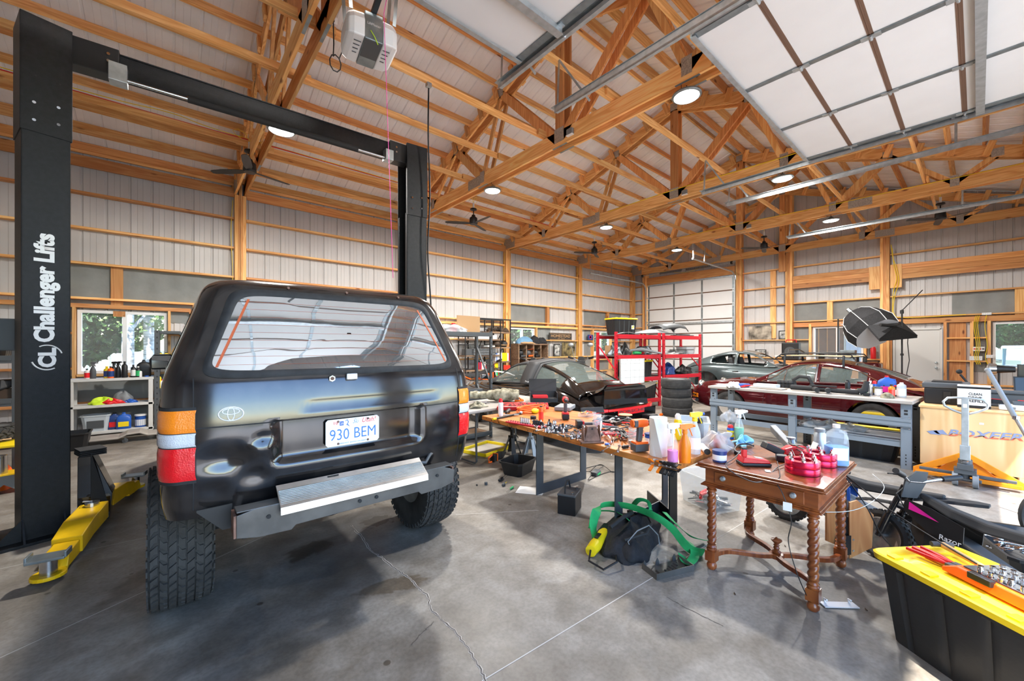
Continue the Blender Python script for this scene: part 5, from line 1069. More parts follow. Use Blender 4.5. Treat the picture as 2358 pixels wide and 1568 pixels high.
def wrench(label,p,rz,L,group=None,mt='chrome'):
    t=thing('wrench',label,'wrench',(p[0],p[1],p[2]+.004),rz,group); m=MB(); m.b2(-.006*L/.2,.006*L/.2,-L/2+.02,L/2-.02,-.003,.003); m.build('wrench_shank',mt,t,bevel=.0015)
    m=MB(); r=.015*L/.2; m.prism([(r*math.cos(a),L/2-.01+r*math.sin(a)) for a in [R_(120+k*30) for k in range(11)]]+[(r*.45*math.cos(a),L/2-.01+r*.45*math.sin(a)) for a in [R_(420-k*30) for k in range(11)]],.008,(0,0,-.004)); m.build('open_jaw',mt,t)
    m=MB(); tube_ring(m,(0,-L/2+.008,0),r*.75,r*.32,14); m.build('ring_end',mt,t); return t
def socket(label,p,r,h,mt,group,up=True,rz=0):
    t=MB(); t.lathe([(r*.55,h*.5),(r*.6,0),(r,0),(r,h*.55),(r*.85,h*.62),(r*.85,h),(r*.5,h),(r*.5,h*.6)],(0,0,0),12); o=t.build('socket',mt,None,smooth=40); tag(o,label,'socket',group,(p[0],p[1],p[2]+(0 if up else r)))
    if not up: o.rotation_euler=(PI/2,0,rz)
    return o
def lump(name,label,cat,loc,sx,sy,sz,mt,seed=0,amp=.25,seg=28,group=None,fr=3,par=None,rz=0):
    rg=random.Random(seed); ph=[rg.uniform(0,6) for _ in range(9)]; m=MB(); n=seg//2; vs=[]
    def f(u,v):
        a=2*PI*u; b=PI/2*v; k=1+amp*(.5*math.sin(fr*a+ph[0]+2*b)+.35*math.sin(2*fr*a+ph[1]-3*b)+.3*math.sin(5*b*fr/2+ph[2]+a)+.2*math.sin(3*fr*a+7*b+ph[3]))*math.cos(b*.9)
        return (sx*math.cos(a)*math.cos(b)*k,sy*math.sin(a)*math.cos(b)*k,sz*math.sin(b)*(1+amp*.9*math.sin(fr*a+ph[4])*math.sin(2*b+ph[5])))
    m.grid(f,seg*2,n); m.add([f(i/(seg*2),0) for i in range(seg*2)],[tuple(range(seg*2-1,-1,-1))])
    o=m.build(name if par is None else name,mt,par,smooth=75)
    if par is None: tag(o,label,cat,group,loc,rz)
    else: o.location=loc
    return o
def coil(pts_fn,n,r,mt,nm,label,cat='cable',par=None):
    m=MB(); m.tube([pts_fn(i/n) for i in range(n+1)],r,6); o=m.build(nm,mt,par,smooth=70)
    if par is None: tag(o,label,cat)
    return o
def cord(label,pts,r,mt,nm='cable',cat='cable'): return tag(wire(pts,r,mt,None,nm),label,cat)
def drill(nm,label,p,rz,body,acc,txt=None,lay=False):
    t=thing(nm,label,'power tool',(p[0],p[1],p[2]),rz)
    q=bpy.data.objects.new('tool_frame',None);
    X=Matrix.Identity(4) if not lay else Matrix.Translation((0,0,.036))@Matrix.Rotation(PI/2,4,'Y')
    def b(m,n,mt,**k): m.build(n,mt,t,**k)
    m=MB(); m.T=X; m.box((0,0,.035),(.075,.115,.055)); b(m,'battery',body,bevel=.006)
    m=MB(); m.T=X; m.box((0,0,.070),(.070,.105,.018)); b(m,'battery_shoe',acc,bevel=.004)
    m=MB(); m.T=X; m.loft([[Vector((-.018,y-.018,z)),Vector((.018,y-.018,z)),Vector((.018,y+.022,z)),Vector((-.018,y+.022,z))] for z,y in ((.078,-.01),(.12,-.004),(.165,.0),(.19,.0))]); b(m,'grip','dark_grey',bevel=.008)
    m=MB(); m.T=X; m.lathe([(0,-.07),(.026,-.068),(.033,-.05),(.034,.02),(.028,.06),(0,.062)],(0,0,.215),18,'y'); b(m,'motor_housing',acc,smooth=40)
    m=MB(); m.T=X; m.box((0,-.045,.215),(.070,.03,.05)); b(m,'end_vent',body,bevel=.006)
    m=MB(); m.T=X; m.lathe([(0,.058),(.022,.058),(.024,.09),(.014,.115),(0,.118)],(0,0,.215),16,'y'); b(m,'chuck','black',smooth=40)
    if txt and not lay: text(txt,'lettering','white',t,(-.0385,-.0,.035),(0,-1,0),(0,0,1),.05,None,.001)
    return t
# ================================================================ ON THE WORK TABLE
can('white air duster can with red cap at the far end of the wooden table',T(1153,958),.20,.028,'white','red','plate_white')
def sp(): pass
# socket rail
A=T(1170,972); B=T(1252,986); d=B-A; L=d.length; rzr=math.atan2(-d.x,d.y)
t=thing('socket_tray','long red socket tray lying along the edge of the wooden table','tool tray',(A+B)/2,rzr); m=MB(); m.box((0,0,.008),(.085,L,.014)); m.build('tray','rack_red',t,bevel=.003)
for k in range(14):
    for j in range(2): q=MB(); q.cyl((-.02+.04*j,-L*.45+L*.9*k/13,.015),(-.02+.04*j,-L*.45+L*.9*k/13,.022),.004,seg=6); q.build('peg','black',t)
for k in range(5):
    p=(A+B)/2+d.normalized()*(L*(-.12+.055*k)); socket('deep chrome socket standing on the red tray, one of five in a row',(p.x,p.y,TZ+.017),.011,.055,'chrome','deep sockets in a row on the red tray')
for k in range(4):
    p=(A+B)/2+d.normalized()*(L*(.20+.05*k))+Vector((.03,.01,0)); socket('short black socket at the near end of the red tray',(p.x,p.y,TZ+.017),.012,.04,'black','short black sockets on the red tray')
# breaker bar
A=T(1135,968); B=T(1200,954); t=thing('breaker_bar','long breaker bar with yellow grip end beside the air duster','hand tool',(0,0,TZ+.013)); m=MB(); m.cyl((A.x,A.y,0),((A.x*.9+B.x*.1),(A.y*.9+B.y*.1),0),.013,seg=10); m.build('grip_end','yellow',t); m=MB(); m.cyl(((A.x*.9+B.x*.1),(A.y*.9+B.y*.1),0),(B.x,B.y,0),.011,seg=10); m.build('bar','black',t); m=MB(); m.ball((B.x,B.y,.004),.022,12); m.build('bar_head','steel',t)
A=T(1145,958); t=thing('torque_wrench','silver ratchet head lying by the air duster','hand tool',(A.x+.02,A.y-.02,TZ+.012),.9); m=MB(); m.cyl((0,0,0),(0,-.22,0),.009,seg=8); m.build('shank','chrome',t); m=MB(); m.lathe([(0,-.012),(.018,-.01),(.018,.01),(0,.012)],(0,.01,0),14); m.build('ratchet_head','chrome',t)
# flashlight
A=T(1172,950); t=thing('flashlight','black flashlight with round lens lying at the far end of the wooden table','flashlight',(A.x,A.y,TZ+.026),-.9); m=MB(); m.lathe([(0,.0),(.015,.0),(.016,.11),(.026,.14),(.026,.17),(0,.17)],(0,-.17,0),16,'y'); m.build('barrel','black',t,smooth=40); m=MB(); m.lathe([(0,.0),(.02,.0),(.02,.003),(0,.004)],(0,0,0),16,'y'); m.build('lens','rack_red',t)
# orange extension cord coil
p0=T(1222,948,.012); RN.seed(9)
coil(lambda u:(p0.x+.02+(.19+.03*math.sin(17*u*2*PI/3))*math.cos(u*2*PI*8),p0.y+(.13+.02*math.cos(11*u))*math.sin(u*2*PI*8)*.9,TZ+.012+.055*u+.012*math.sin(u*60)),220,.0055,'orange','extension_cord','bright orange extension cord coiled at the far end of the table')
bottle('orange glue bottle standing beside the orange cord',T(1246,968),.155,.026,'orange','black','lens_bright',neck=.5,shoulder=.82)
p=T(1228,965); m=MB(); m.lathe([(0,0),(.032,0),(.032,.03),(.02,.033),(0,.033)],(0,0,0),18); tag(m.build('tape_roll','black_matte',None,smooth=40),'black electrical tape roll beside the orange glue bottle','tape',None,p)
p=T(1232,952,.0); m=MB(); m.ball((0,0,.03),.045,16,(1.2,.8,.7)); tag(m.build('yellow_pouch','tote_yellow',None,smooth=60),'yellow plastic scoop under the orange cord','scoop',None,p)
# impact drills
drill('impact_driver','red and black impact driver standing on its battery near the parts box',T(1302,966),2.4,'black','red'); drill('ratchet_gun','red and black impact wrench lying on its side among the sockets',T(1325,985),-.7,'black','red',lay=True)
p=T(1352,958); t=thing('parts_box','small open parts organiser full of brass bits','parts box',p,.2); m=MB(); m.box((0,0,.02),(.20,.13,.04)); m.build('box_body','clear',t)
for i in range(40): q=MB(); q.cyl((-.09+.18*RN.random(),-.055+.11*RN.random(),.03),(-.09+.18*RN.random(),-.055+.11*RN.random(),.045),.004,seg=5); q.build('bit',RN.choice(['steel','rust','yellow','red']),t)
p=T(1300,948); m=MB(); m.box((0,0,.03),(.32,.2,.05)); tag(m.build('tool_case','grey',None,bevel=.01),'flat grey plastic tool case under the red impact driver','case',None,p+Vector((.12,.10,0)),.5)
# jar
def jar(label,p,h=.17,r=.045,fill=None,nm='glass_jar'):
    t=thing(nm,label,'jar',p,0); m=MB(); m.lathe([(0,.0),(r*.95,0),(r,.01),(r,h*.75),(r*.8,h*.86),(r*.8,h),(r*.74,h),(r*.74,h*.86),(r*.93,h*.74),(r*.93,.012),(0,.012)],(0,0,0),24); m.build('glass_body','clear',t,smooth=40)
    m=MB(); tube_ring(m,(0,0,h*.93),r*.82,.003); m.build('thread','clear',t)
    if fill: q=MB(); q.lathe([(0,.013),(r*.9,.013),(r*.9,h*fill),(0,h*fill*1.1)],(0,0,0),16); q.build('contents','steel',t)
    return t
jar('clear glass jar standing behind the rusty bracket',T(1376,996),.17,.045,.25); jar('clear glass jar behind the orange drill',T(1456,1025),.13,.035,.3)
# rusty cast bracket
p=T(1361,1018); t=thing('cast_bracket','rusty brown cast iron bracket standing near the table edge','bracket',p,-.6); m=MB(); m.box((0,0,.008),(.19,.11,.014)); m.loft([[Vector((-a,-b_,z)),Vector((a,-b_,z)),Vector((a,b_,z)),Vector((-a,b_,z))] for a,b_,z in ((.07,.04,.014),(.045,.035,.10),(.040,.03,.135))]); m.build('casting','rust',t,bevel=.004)
for s in (-1,1): m=MB(); m.prism([(-.05*1,0),(.05,0),(.02,.13),(-.02,.13)],.006,(s*.068-.003,0,.01),(0,1,0),(0,0,1)); m.build('side_web','rust',t)
m=MB(); m.cyl((0,-.036,.115),(0,-.032,.115),.008,seg=10); m.build('bolt_hole','black_matte',t)
# wrenches and bits
WR=[(1408,1020,2.0,.30,'long chrome wrench nearest the rusty bracket'),(1395,1035,1.9,.16,'short chrome wrench at the table edge, left of the pair'),(1425,1033,2.1,.17,'chrome spanner lying just behind the black screwdriver'),(1415,1045,1.7,.12,'smallest chrome spanner at the edge of the wooden table')]
for x,y,r,L,l in WR: wrench(l,T(x,y),r,L)
m=MB(); p=T(1398,1024); m.ball((0,0,.006),.02,10,(1.4,.8,.4)); tag(m.build('plastic_clip','blue',None,smooth=60),'small blue plastic clip on a chrome wrench','clip',None,p)
screwdriver('stubby black screwdriver near the orange drill',T(1432,1034),-1.9,.14,'black',hr=.014); screwdriver('brown wooden handled screwdriver behind the chrome wrench',T(1412,1012),2.2,.2,'shelf_wood'); screwdriver('red handled screwdriver behind the wooden handled one',T(1420,1005),2.1,.19,'red')
A=T(1381,1005); t=thing('ladle','steel ball end rod leaning up from the tools','hand tool',(A.x,A.y,TZ+.015),0); m=MB(); m.ball((0,0,.0),.026,14,(1,1,.6)); m.build('bowl','dark_grey',t,smooth=60); m=MB(); m.cyl((0,0,.005),(.16,.10,.085),.007,seg=8); m.build('handle','alu',t)
rg=random.Random(21)
cnt=0
for i in range(150):   # loose sockets and extensions across the middle
    x=rg.uniform(1235,1345); y=992+(x-1235)*.14+rg.uniform(-22,14)
    p=T(x,y)
    if not(2.62<p.x<3.3): continue
    if rg.random()<.45: k=rg.choice(['chrome','chrome','steel','black']); socket('loose %s socket standing in the pile in the middle of the table'%k,p,rg.uniform(.009,.015),rg.uniform(.025,.055),k,'loose sockets piled in the middle of the table')
    else:
        m=MB(); L=rg.uniform(.05,.16); m.cyl((0,-L/2,.006),(0,L/2,.006),.0055,seg=7); m.lathe([(0,L/2-.02),(.010,L/2-.02),(.010,L/2),(0,L/2)],(0,0,.010),8,'y'); k=rg.choice(['chrome','steel','dark_grey']); tag(m.build('socket_extension',k,None,smooth=40),k.replace('_',' ')+' extension bar lying in the pile of sockets','hand tool','extension bars in the pile of sockets',p,rg.uniform(0,3))
for i in range(85):   # dark pile further back right
    x=rg.uniform(1375,1470); y=rg.uniform(956,1014); p=T(x,y,rg.uniform(0,.035))
    if not(2.7<p.x<3.68): continue
    k=i%3; m=MB(); L=rg.uniform(.09,.22)
    if k==0: m.cyl((0,-L/2,.01),(0,L*.05,.01),.012,.010,seg=8); m.cyl((0,L*.05,.01),(0,L/2,.01),.003,seg=5); nm='screwdriver'; mt=rg.choice(['black','red','orange','dark_grey'])
    elif k==1: m.tube([(-.02,-L/2,.01),(-.006,0,.01),(0,L*.2,.01),(.01,L/2,.01)],[.007,.008,.011,.004],7); m.tube([(.02,-L/2,.01),(.006,0,.01),(0,L*.2,.01),(-.006,L/2,.01)],[.007,.008,.011,.004],7); nm='pliers'; mt=rg.choice(['black','dark_grey','red','steel'])
    else: m.b2(-.007,.007,-L/2,L/2,0,.008); m.lathe([(0,0),(.016,0),(.016,.01),(0,.01)],(0,L/2,0),8); nm='spanner'; mt=rg.choice(['steel','chrome','dark_grey'])
    tag(m.build(nm,mt,None,smooth=40),'%s %s in the dark heap of tools left of the orange drill'%(mt.replace('_',' '),nm),nm,nm.rstrip('s')+'s in the dark heap of tools',p,rg.uniform(0,6))
p=T(1410,975); t=thing('tool_tray','black plastic tray under the heap of tools','tool tray',p+Vector((.02,.03,0)),.2); m=MB(); m.b2(-.17,.17,-.12,.12,0,.006); m.build('tray_floor','black',t)
for a in ((-.17,-.16,-.12,.12),(.16,.17,-.12,.12),(-.17,.17,-.12,-.11),(-.17,.17,.11,.12)): m=MB(); m.b2(*a,0,.04); m.build('tray_side','black',t)
p=T(1372,955); t=thing('ruler_box','long dark folded case lid leaning behind the glass jar','case lid',p,-.4); m=MB(); m.box((0,.08,.04),(.30,.012,.07),R=Matrix.Rotation(-.5,3,'X')); m.build('lid_panel','black',t,bevel=.003)
for k,(x,y) in enumerate(((1412,968),(1403,972),(1420,972))):
    bt=MB(); bt.cyl((0,0,.014),(.13,.05,.014+.028*0),.014,seg=10); tag(bt.build('glue_tube','white',None,smooth=40),['white tube lying on top of two others near the black car','middle white tube behind the glass jar','lowest white tube behind the glass jar'][k],'tube',None,T(x,y,.0))
p=T(1440,962); m=MB(); m.lathe([(0,0),(.075,0),(.075,.008),(0,.012)],(0,0,.03),24); tag(m.build('sanding_disc','card',None),'tan sanding disc behind the orange drill','disc',None,p)
dr=drill('cordless_drill','orange and grey cordless drill standing on its battery near the paper towels',T(1473,1040),-2.0,'dark_grey','orange','RIDGID')
# paper towel
p=T(1516,1048); t=thing('paper_towel_roll','tall white paper towel roll standing on the table corner','paper towels',p); m=MB(); m.lathe([(.02,0),(.062,0),(.062,.275),(.02,.275),(.02,0)],(0,0,0),32); m.build('roll','paper',t,smooth=40); m=MB(); m.grid(lambda u,v:(.063*math.cos(2.6+.5*u)-.03*u*v,.063*math.sin(2.6+.5*u)-.07*u*(1-v*.7),.275*v),5,5); m.build('loose_sheet','paper',t,smooth=60)
sprayer('clear spray bottle of pink cleaner with white trigger',T(1549,1063),.275,.035,'clear','white','pinkliq' if False else 'pink',.55) if 'pink' in M else None
sprayer('orange spray bottle with orange nozzle beside the pink one',T(1577,1064),.275,.038,'orange_plastic','orange_plastic',None)
sprayer('milky spray bottle with tall yellow and blue trigger head',T(1600,1044),.335,.040,'milky','tote_yellow',None,lb='plate_white',nozzle='blue')
can('grey spray can with black cap in front of the clear bin',T(1612,1018),.20,.028,'grey','black')
can('yellow can with white cap behind the paper towels',T(1561,1012),.22,.030,'tote_yellow','white')
def clearbin(label,loc,rz,w,d,h,mt='clear',nm='clear_bin'):
    t=thing(nm,label,'storage bin',loc,rz); m=MB()
    def q(z,k): X,Y=w/2*k,d/2*k; return [Vector((-X,-Y,z)),Vector((X,-Y,z)),Vector((X,Y,z)),Vector((-X,Y,z))]
    m.loft([q(h,1),q(.0,.86)],caps=False); m.add(q(.001,.86),[(0,1,2,3)]); m.build('bin_body',mt,t,bevel=.012,solid=.003)
    m=MB(); r=q(h,1.02)
    for i in range(4): m.bar(r[i],r[(i+1)%4],.018,.010)
    m.build('rim',mt,t); return t
p=T(1620,1010); clearbin('milky empty plastic bin on the table behind the spray bottles',p+Vector((.02,.10,0)),.45,.34,.24,.15,'milky')
lump('plastic_bag','crumpled translucent grey plastic bag with red things inside','plastic bag',T(1655,1030),.13,.10,.11,'bag',3,.5,30)
m=MB(); p=T(1650,1030); m.box((0,0,.03),(.12,.05,.05)); tag(m.build('cloth_bundle','red',None,bevel=.012),'red item inside the grey plastic bag','cloth',None,p,.5)
can('small blue and yellow lubricant can with red cap behind the plastic bag',T(1682,1010),.12,.027,'blue','red','tote_yellow');
for o in [o for o in bpy.data.objects if o.name.startswith('spray_can')][-1:]: text('WD-40','can_lettering','navy',o,(-.0195,-.0205,.05),(.7,-.7,0),(0,0,1),.036,.02,.001,.01)
sprayer('clear spray bottle of green cleaner with white trigger',T(1702,1012),.26,.036,'clear','white','green_liquid',.75)
lump('blue_rag','light blue rag draped at the back corner of the table','rag',T(1712,1022),.08,.055,.05,'rag',5,.6)
p=T(1622,1040,.022); t=thing('paper_roll','white paper roll with black end lying near the table corner','roll',p,-.95); m=MB(); m.cyl((0,-.09,0),(0,.09,0),.022,seg=20); m.build('roll','paper',t,smooth=40); m=MB(); m.lathe([(.0,0),(.022,0),(.022,.006),(0,.006)],(0,-.096,0),18,'y'); m.build('end_cap','black',t)
p=T(1536,1000);
bottle('white plastic jug behind the pink spray bottle',T(1535,1025),.18,.045,'milky','white',neck=.3)
tn=bottle('small blue tub of hand cleaner behind the orange drill',T(1498,1022),.085,.045,'blue','navy','white',neck=.9,shoulder=.8,nm='tub')
# spring clamps on the table edge
CL=[(1499,1062,'orange tipped spring clamp, leftmost of the clamps on the table edge','orange_plastic'),(1518,1066,'second orange tipped spring clamp on the table edge','orange_plastic'),(1530,1066,'black spring clamp right after the orange tipped ones','black'),(1540,1068,'middle black spring clamp on the table edge','black'),(1550,1070,'black spring clamp next to the pink bottle','black'),(1557,1072,'last black spring clamp before the table corner','black')]
for x,y,l,mt in CL:
    p=T(x,y); p.x=2.585; t=thing('spring_clamp',l,'clamp',(p.x,p.y,TZ),0,'spring clamps on the table edge')
    m=MB()
    for s in (-1,1): m.loft([[Vector((x_,-.009,z*s)),Vector((x_,.009,z*s)),Vector((x_,.009,z*s+.006*s)),Vector((x_,-.009,z*s+.006*s))] for x_,z in ((.02,.012),(-.02,.022),(-.045,.012))]);
    m.T=None; m.build('jaw_plates','galv' if mt!='black' else 'black',t).location.z=-.02
    for s in (-1,1): m=MB(); m.loft([[Vector((x_,-.010,z*s)),Vector((x_,.010,z*s)),Vector((x_,.010,z*s+.010*s)),Vector((x_,-.010,z*s+.010*s))] for x_,z in ((-.05,.010),(-.09,.034))]); m.build('grip_tip',mt,t).location.z=-.02
    m=MB(); m.cyl((-.045,-.014,-.02),(-.045,.014,-.02),.008,seg=8); m.build('coil_spring','chrome',t)
# ================================================================ ON THE SIDE TABLE
SZ=.745
def S(x,y,dz=0): p=G(x,y,SZ); p.z=SZ+dz+.001; return p
t=thing('tin','small blue and white round tin on the corner of the side table','tin',S(1657,1062)); m=MB(); m.lathe([(0,0),(.045,0),(.045,.065),(0,.065)],(0,0,0),28); m.build('tin_body','navy',t,smooth=40); lab(m,.0458,.012,.05,'plate_white',t); m=MB(); m.lathe([(0,.065),(.047,.062),(.047,.078),(0,.08)],(0,0,0),28); m.build('lid','navy',t,smooth=40)
t=thing('battery_charger','red and black battery charger on the side table','charger',S(1735,1070),.75); m=MB(); m.loft([[Vector((-w,-l,z)),Vector((w,-l,z)),Vector((w,l,z)),Vector((-w,l,z))] for w,l,z in ((.05,.095,0),(.05,.095,.02))]); m.build('charger_base','black',t,bevel=.006); m=MB(); m.loft([[Vector((-w,-l,z)),Vector((w,-l,z)),Vector((w,l*1.0,z+e)),Vector((-w,l*1.0,z+e))] for w,l,z,e in ((.048,.092,.02,0),(.044,.08,.04,.02))]); m.build('charger_body','red',t,bevel=.006); m=MB(); m.box((0,-.03,.048),(.04,.05,.004),R=Matrix.Rotation(.12,3,'X')); m.build('vent_panel','bench_top',t); m=MB(); m.box((-.02,.07,.085),(.03,.03,.055)); m.build('small_battery','red',t,bevel=.005); m=MB(); m.box((-.02,.07,.115),(.032,.032,.014)); m.build('battery_cap','black',t,bevel=.004)
t=thing('battery_pack','black battery pack with red and white label leaning on the charger','battery',S(1772,1052,.02),.75,rot=(.45,.0,.75)); m=MB(); m.box((0,0,.045),(.085,.13,.05)); m.build('pack_body','black',t,bevel=.008); m=MB(); m.box((0,-.0,.0715),(.045,.08,.002)); m.build('label_panel','red',t); m=MB(); m.box((.008,0,.073),(.02,.06,.001)); m.build('label_text_panel','plate_white',t)
t=thing('power_strip','grey metal power strip standing diagonally across the side table','power strip',S(1808,1028,.035),-.62,rot=(R_(18),R_(-8),R_(-52))); m=MB(); m.box((0,0,.01),(.045,.42,.06)); m.build('strip_body','grey',t,bevel=.005)
for k in range(5): m=MB(); m.box((.0235,-.16+.08*k,.01),(.002,.03,.035)); o=m.build('socket_outlet','black',t)
m=MB(); m.box((.03,-.07,.01),(.045,.05,.045)); m.build('plug_adapter','black',t,bevel=.006)
p=S(1800,1062,.0); t=thing('plug_adapter','square black power adapter among the cables on the side table','adapter',p,.4); m=MB(); m.box((0,0,.022),(.06,.07,.044)); m.build('adapter_body','black',t,bevel=.006)
t=thing('red_tool','red plastic tool housing behind the wheel spacers','power tool',S(1835,1045),.9); m=MB(); m.loft([[Vector((-w,y,0)),Vector((w,y,0)),Vector((w*.7,y,h)),Vector((-w*.7,y,h))] for y,w,h in ((-.11,.03,.04),(-.03,.05,.065),(.06,.05,.06),(.11,.03,.04))]); m.build('housing','red',t,bevel=.008); m=MB(); m.box((0,0,.066),(.03,.08,.006)); m.build('grip_pad','black',t)
def spacer(label,p):
    t=thing('wheel_spacer',label,'wheel spacer',p,.3); t.scale=(1.1,1.1,1.1); m=MB();
    def ring_(R,n=40,w=.0): return [(R*(1+w*math.cos(5*2*PI*k/n))*math.cos(2*PI*k/n),R*(1+w*math.cos(5*2*PI*k/n))*math.sin(2*PI*k/n)) for k in range(n)]
    for z0,z1 in ((0,.0365),(.038,.0745)):
        vs=[[Vector((x,y,z)) for x,y in ring_(R,40,w)] for R,z,w in ((.045,z0,0),(.085,z0,.02),(.086,z0+.003,.02),(.086,z1-.003,.02),(.084,z1,.02),(.045,z1,0),(.045,z0,0))]; m.loft(vs,caps=False)
    m.build('spacer_ring','ano_red',t,smooth=40)
    for k in range(6):
        a=2*PI*k/6; x,y=.064*math.cos(a),.064*math.sin(a); q=MB(); q.cyl((x,y,.0745),(x,y,.082),.013,seg=14); q.cyl((x,y,.082),(x,y,.097),.0105,seg=6); q.cyl((x,y,.097),(x,y,.106),.006,seg=8); q.build('stud_nut','chrome',t,smooth=30)
    return t
spacer('larger looking anodised red wheel spacer pair with chrome nuts, at the table edge',S(1848,1088)); spacer('second anodised red wheel spacer pair, behind the first',S(1887,1070)+Vector((.015,.0,0)))
jug('translucent jug half full of blue washer fluid',S(1926,1070),.275,.125,.10,'clear','white','blue_liquid',.46,rz=-.95,lb='plate_white')
bottle('silver grey oil bottle beside the blue fluid jug',S(1893,1052)+Vector((.03,.02,0)),.20,.038,'galv','grey',neck=.75,shoulder=.80)
m=MB(); m.box((0,0,.05),(.065,.005,.11),R=Matrix.Rotation(.35,3,'X')); tag(m.build('booklet','paper',None),'white instruction leaflet with yellow stripe leaning on the silver bottle','booklet',None,S(1872,1056,.015),.7)
m=MB(); m.cyl((0,0,.0),(.03,.02,.07),.022,seg=14); m.lathe([(0,0),(.03,0),(.03,.012),(0,.012)],(.03,.02,.07),14); tag(m.build('hose_fitting','galv_dark',None,smooth=40),'grey ribbed hose fitting behind the power strip','fitting',None,S(1826,1040,.02))
q=MB(); q.box((0,0,.001),(.05,.03,.001)); tag(q.build('paper_tag','paper',None),'small white paper tag lying among cables on the side table','tag',None,S(1768,1085),.4)
cord('grey cable looping over the front of the side table',[S(1712,1042,.03),S(1690,1062,.02),(2.83,1.10,SZ+.01),(2.79,1.0,SZ-.03),(2.785,.88,SZ-.035),S(1790,1080,.01),S(1830,1062,.02),S(1812,1038,.06)],.0032,'dark_grey')
cord('thin cable with a paper tag hanging down to the floor from the side table',[S(1790,1070,.02),S(1796,1098,.006),(2.81,.80,SZ-.02),(2.79,.76,SZ-.08),(2.80,.72,.52),(2.82,.74,.38),(2.82,.70,.22),(2.84,.66,.10),(2.86,.64,.05)],.0028,'black')
q=MB(); q.box((0,0,0),(.001,.045,.05)); tag(q.build('paper_tag','paper',None),'white tag hanging on the thin cable below the drawer','tag',None,(2.785,.735,.60),.15)
cord('black cable running from the side table over to the yellow lidded tote',[S(1815,1040,.07),S(1870,1060,.05),(3.62,.88,SZ+.01),(3.66,.70,SZ-.05),(3.50,.52,.62),(3.35,.35,.55),(3.2,.15,.49),(3.05,.0,.47)],.0045,'black')
cord('second black cable beside the first one from the side table to the floor',[S(1830,1045,.04),S(1880,1075,.05),(3.60,.80,SZ+.01),(3.63,.66,SZ-.06),(3.56,.5,.5),(3.6,.42,.30),(3.7,.35,.18)],.0045,'black')
cord('thin silver wire stretched between the side table and the bike',[(2.95,.62,.56),(3.2,.52,.53),(3.45,.45,.54),(3.75,.42,.58),(3.9,.5,.62)],.002,'galv')
cord('black looped cord around the charger plug',[S(1705,1052,.02),S(1692,1046,.03),S(1700,1035,.035),S(1722,1034,.04),S(1735,1042,.05)],.006,'black')
m=MB(); m.box((0,0,.01),(.035,.055,.02)); tag(m.build('power_plug','black',None,bevel=.004),'black plug lying left of the charger','plug',None,S(1700,1046),.3)
# ================================================================ ON THE FLOOR, CENTRE
t=thing('car_battery','black car battery with a strap handle under the wooden table','battery',G(1318,1182)+Vector((.03,.06,0)),.45); m=MB(); m.box((0,0,.085),(.23,.17,.17)); m.build('case','black',t,bevel=.006); m=MB(); m.box((0,0,.178),(.235,.175,.018)); m.build('battery_lid','dark_grey',t,bevel=.005)
for x in (-.08,.08): m=MB(); m.cyl((x,-.05,.187),(x,-.05,.205),.011,seg=12); m.build('terminal','steel',t)
m=MB(); m.tube([(-.09,.02,.185),(-.085,.02,.25),(-.03,.02,.285),(.05,.02,.27),(.09,.02,.185)],.008,6); m.build('strap_handle','black_matte',t)
def obin(label,loc,rz,w,d,h,mt='black',nm='open_bin',th=.006):
    t=thing(nm,label,'bin',loc,rz); m=MB()
    def q(z,k,c=.04):
        X,Y=w/2*k,d/2*k; return [Vector(p) for p in ((-X+c,-Y,z),(X-c,-Y,z),(X,-Y+c,z),(X,Y-c,z),(X-c,Y,z),(-X+c,Y,z),(-X,Y-c,z),(-X,-Y+c,z))]
    m.loft([q(h,.98),q(h,1.06),q(h-.02,1.06),q(h-.022,.99),q(0,.82),q(.006,.80),q(h,.97)],caps=False); m.add(q(.004,.81),[tuple(range(8))]); m.build('bin_body',mt,t,smooth=30); return t
obin('open black plastic dish bin on the floor behind the table leg',G(1196,1098)+Vector((.10,.14,0)),.30,.40,.32,.165)
def jackstand(label,loc,rz,mt):
    t=thing('jack_stand',label,'jack stand',loc,rz); m=MB()
    for a in (45,135,225,315):
        c,s=math.cos(R_(a)),math.sin(R_(a)); m.loft([[Vector((c*r+s*w_,s*r-c*w_,z)),Vector((c*r-s*w_,s*r+c*w_,z)),Vector((c*(r-.012)-s*w_,s*(r-.012)+c*w_,z)),Vector((c*(r-.012)+s*w_,s*(r-.012)-c*w_,z))] for r,w_,z in ((.135,.035,0),(.05,.022,.24))])
    m.b2(-.04,.04,-.04,.04,.18,.27); m.build('base_legs',mt,t); m=MB(); m.b2(-.018,.018,-.018,.018,.1,.36); m.build('ratchet_post',mt,t)
    m=MB(); m.prism([(-.06,.03),(-.05,.0),(.05,0),(.06,.03),(.045,.03),(.03,.012),(-.03,.012),(-.045,.03)],.04,(0,.02,.36),(1,0,0),(0,0,1)); m.build('saddle',mt,t); m=MB(); m.tube([(.03,0,.25),(.08,-.01,.27),(.13,-.02,.22),(.13,-.02,.2)],.007,6); m.build('lever','black',t)
jackstand('black jack stand standing behind the open dish bin',G(1185,1048)+Vector((.02,.08,0)),.3,'black'); jackstand('grey jack stand right of the black one, half behind the table leg',G(1222,1052)+Vector((.05,.06,0)),.6,'bench_grey')
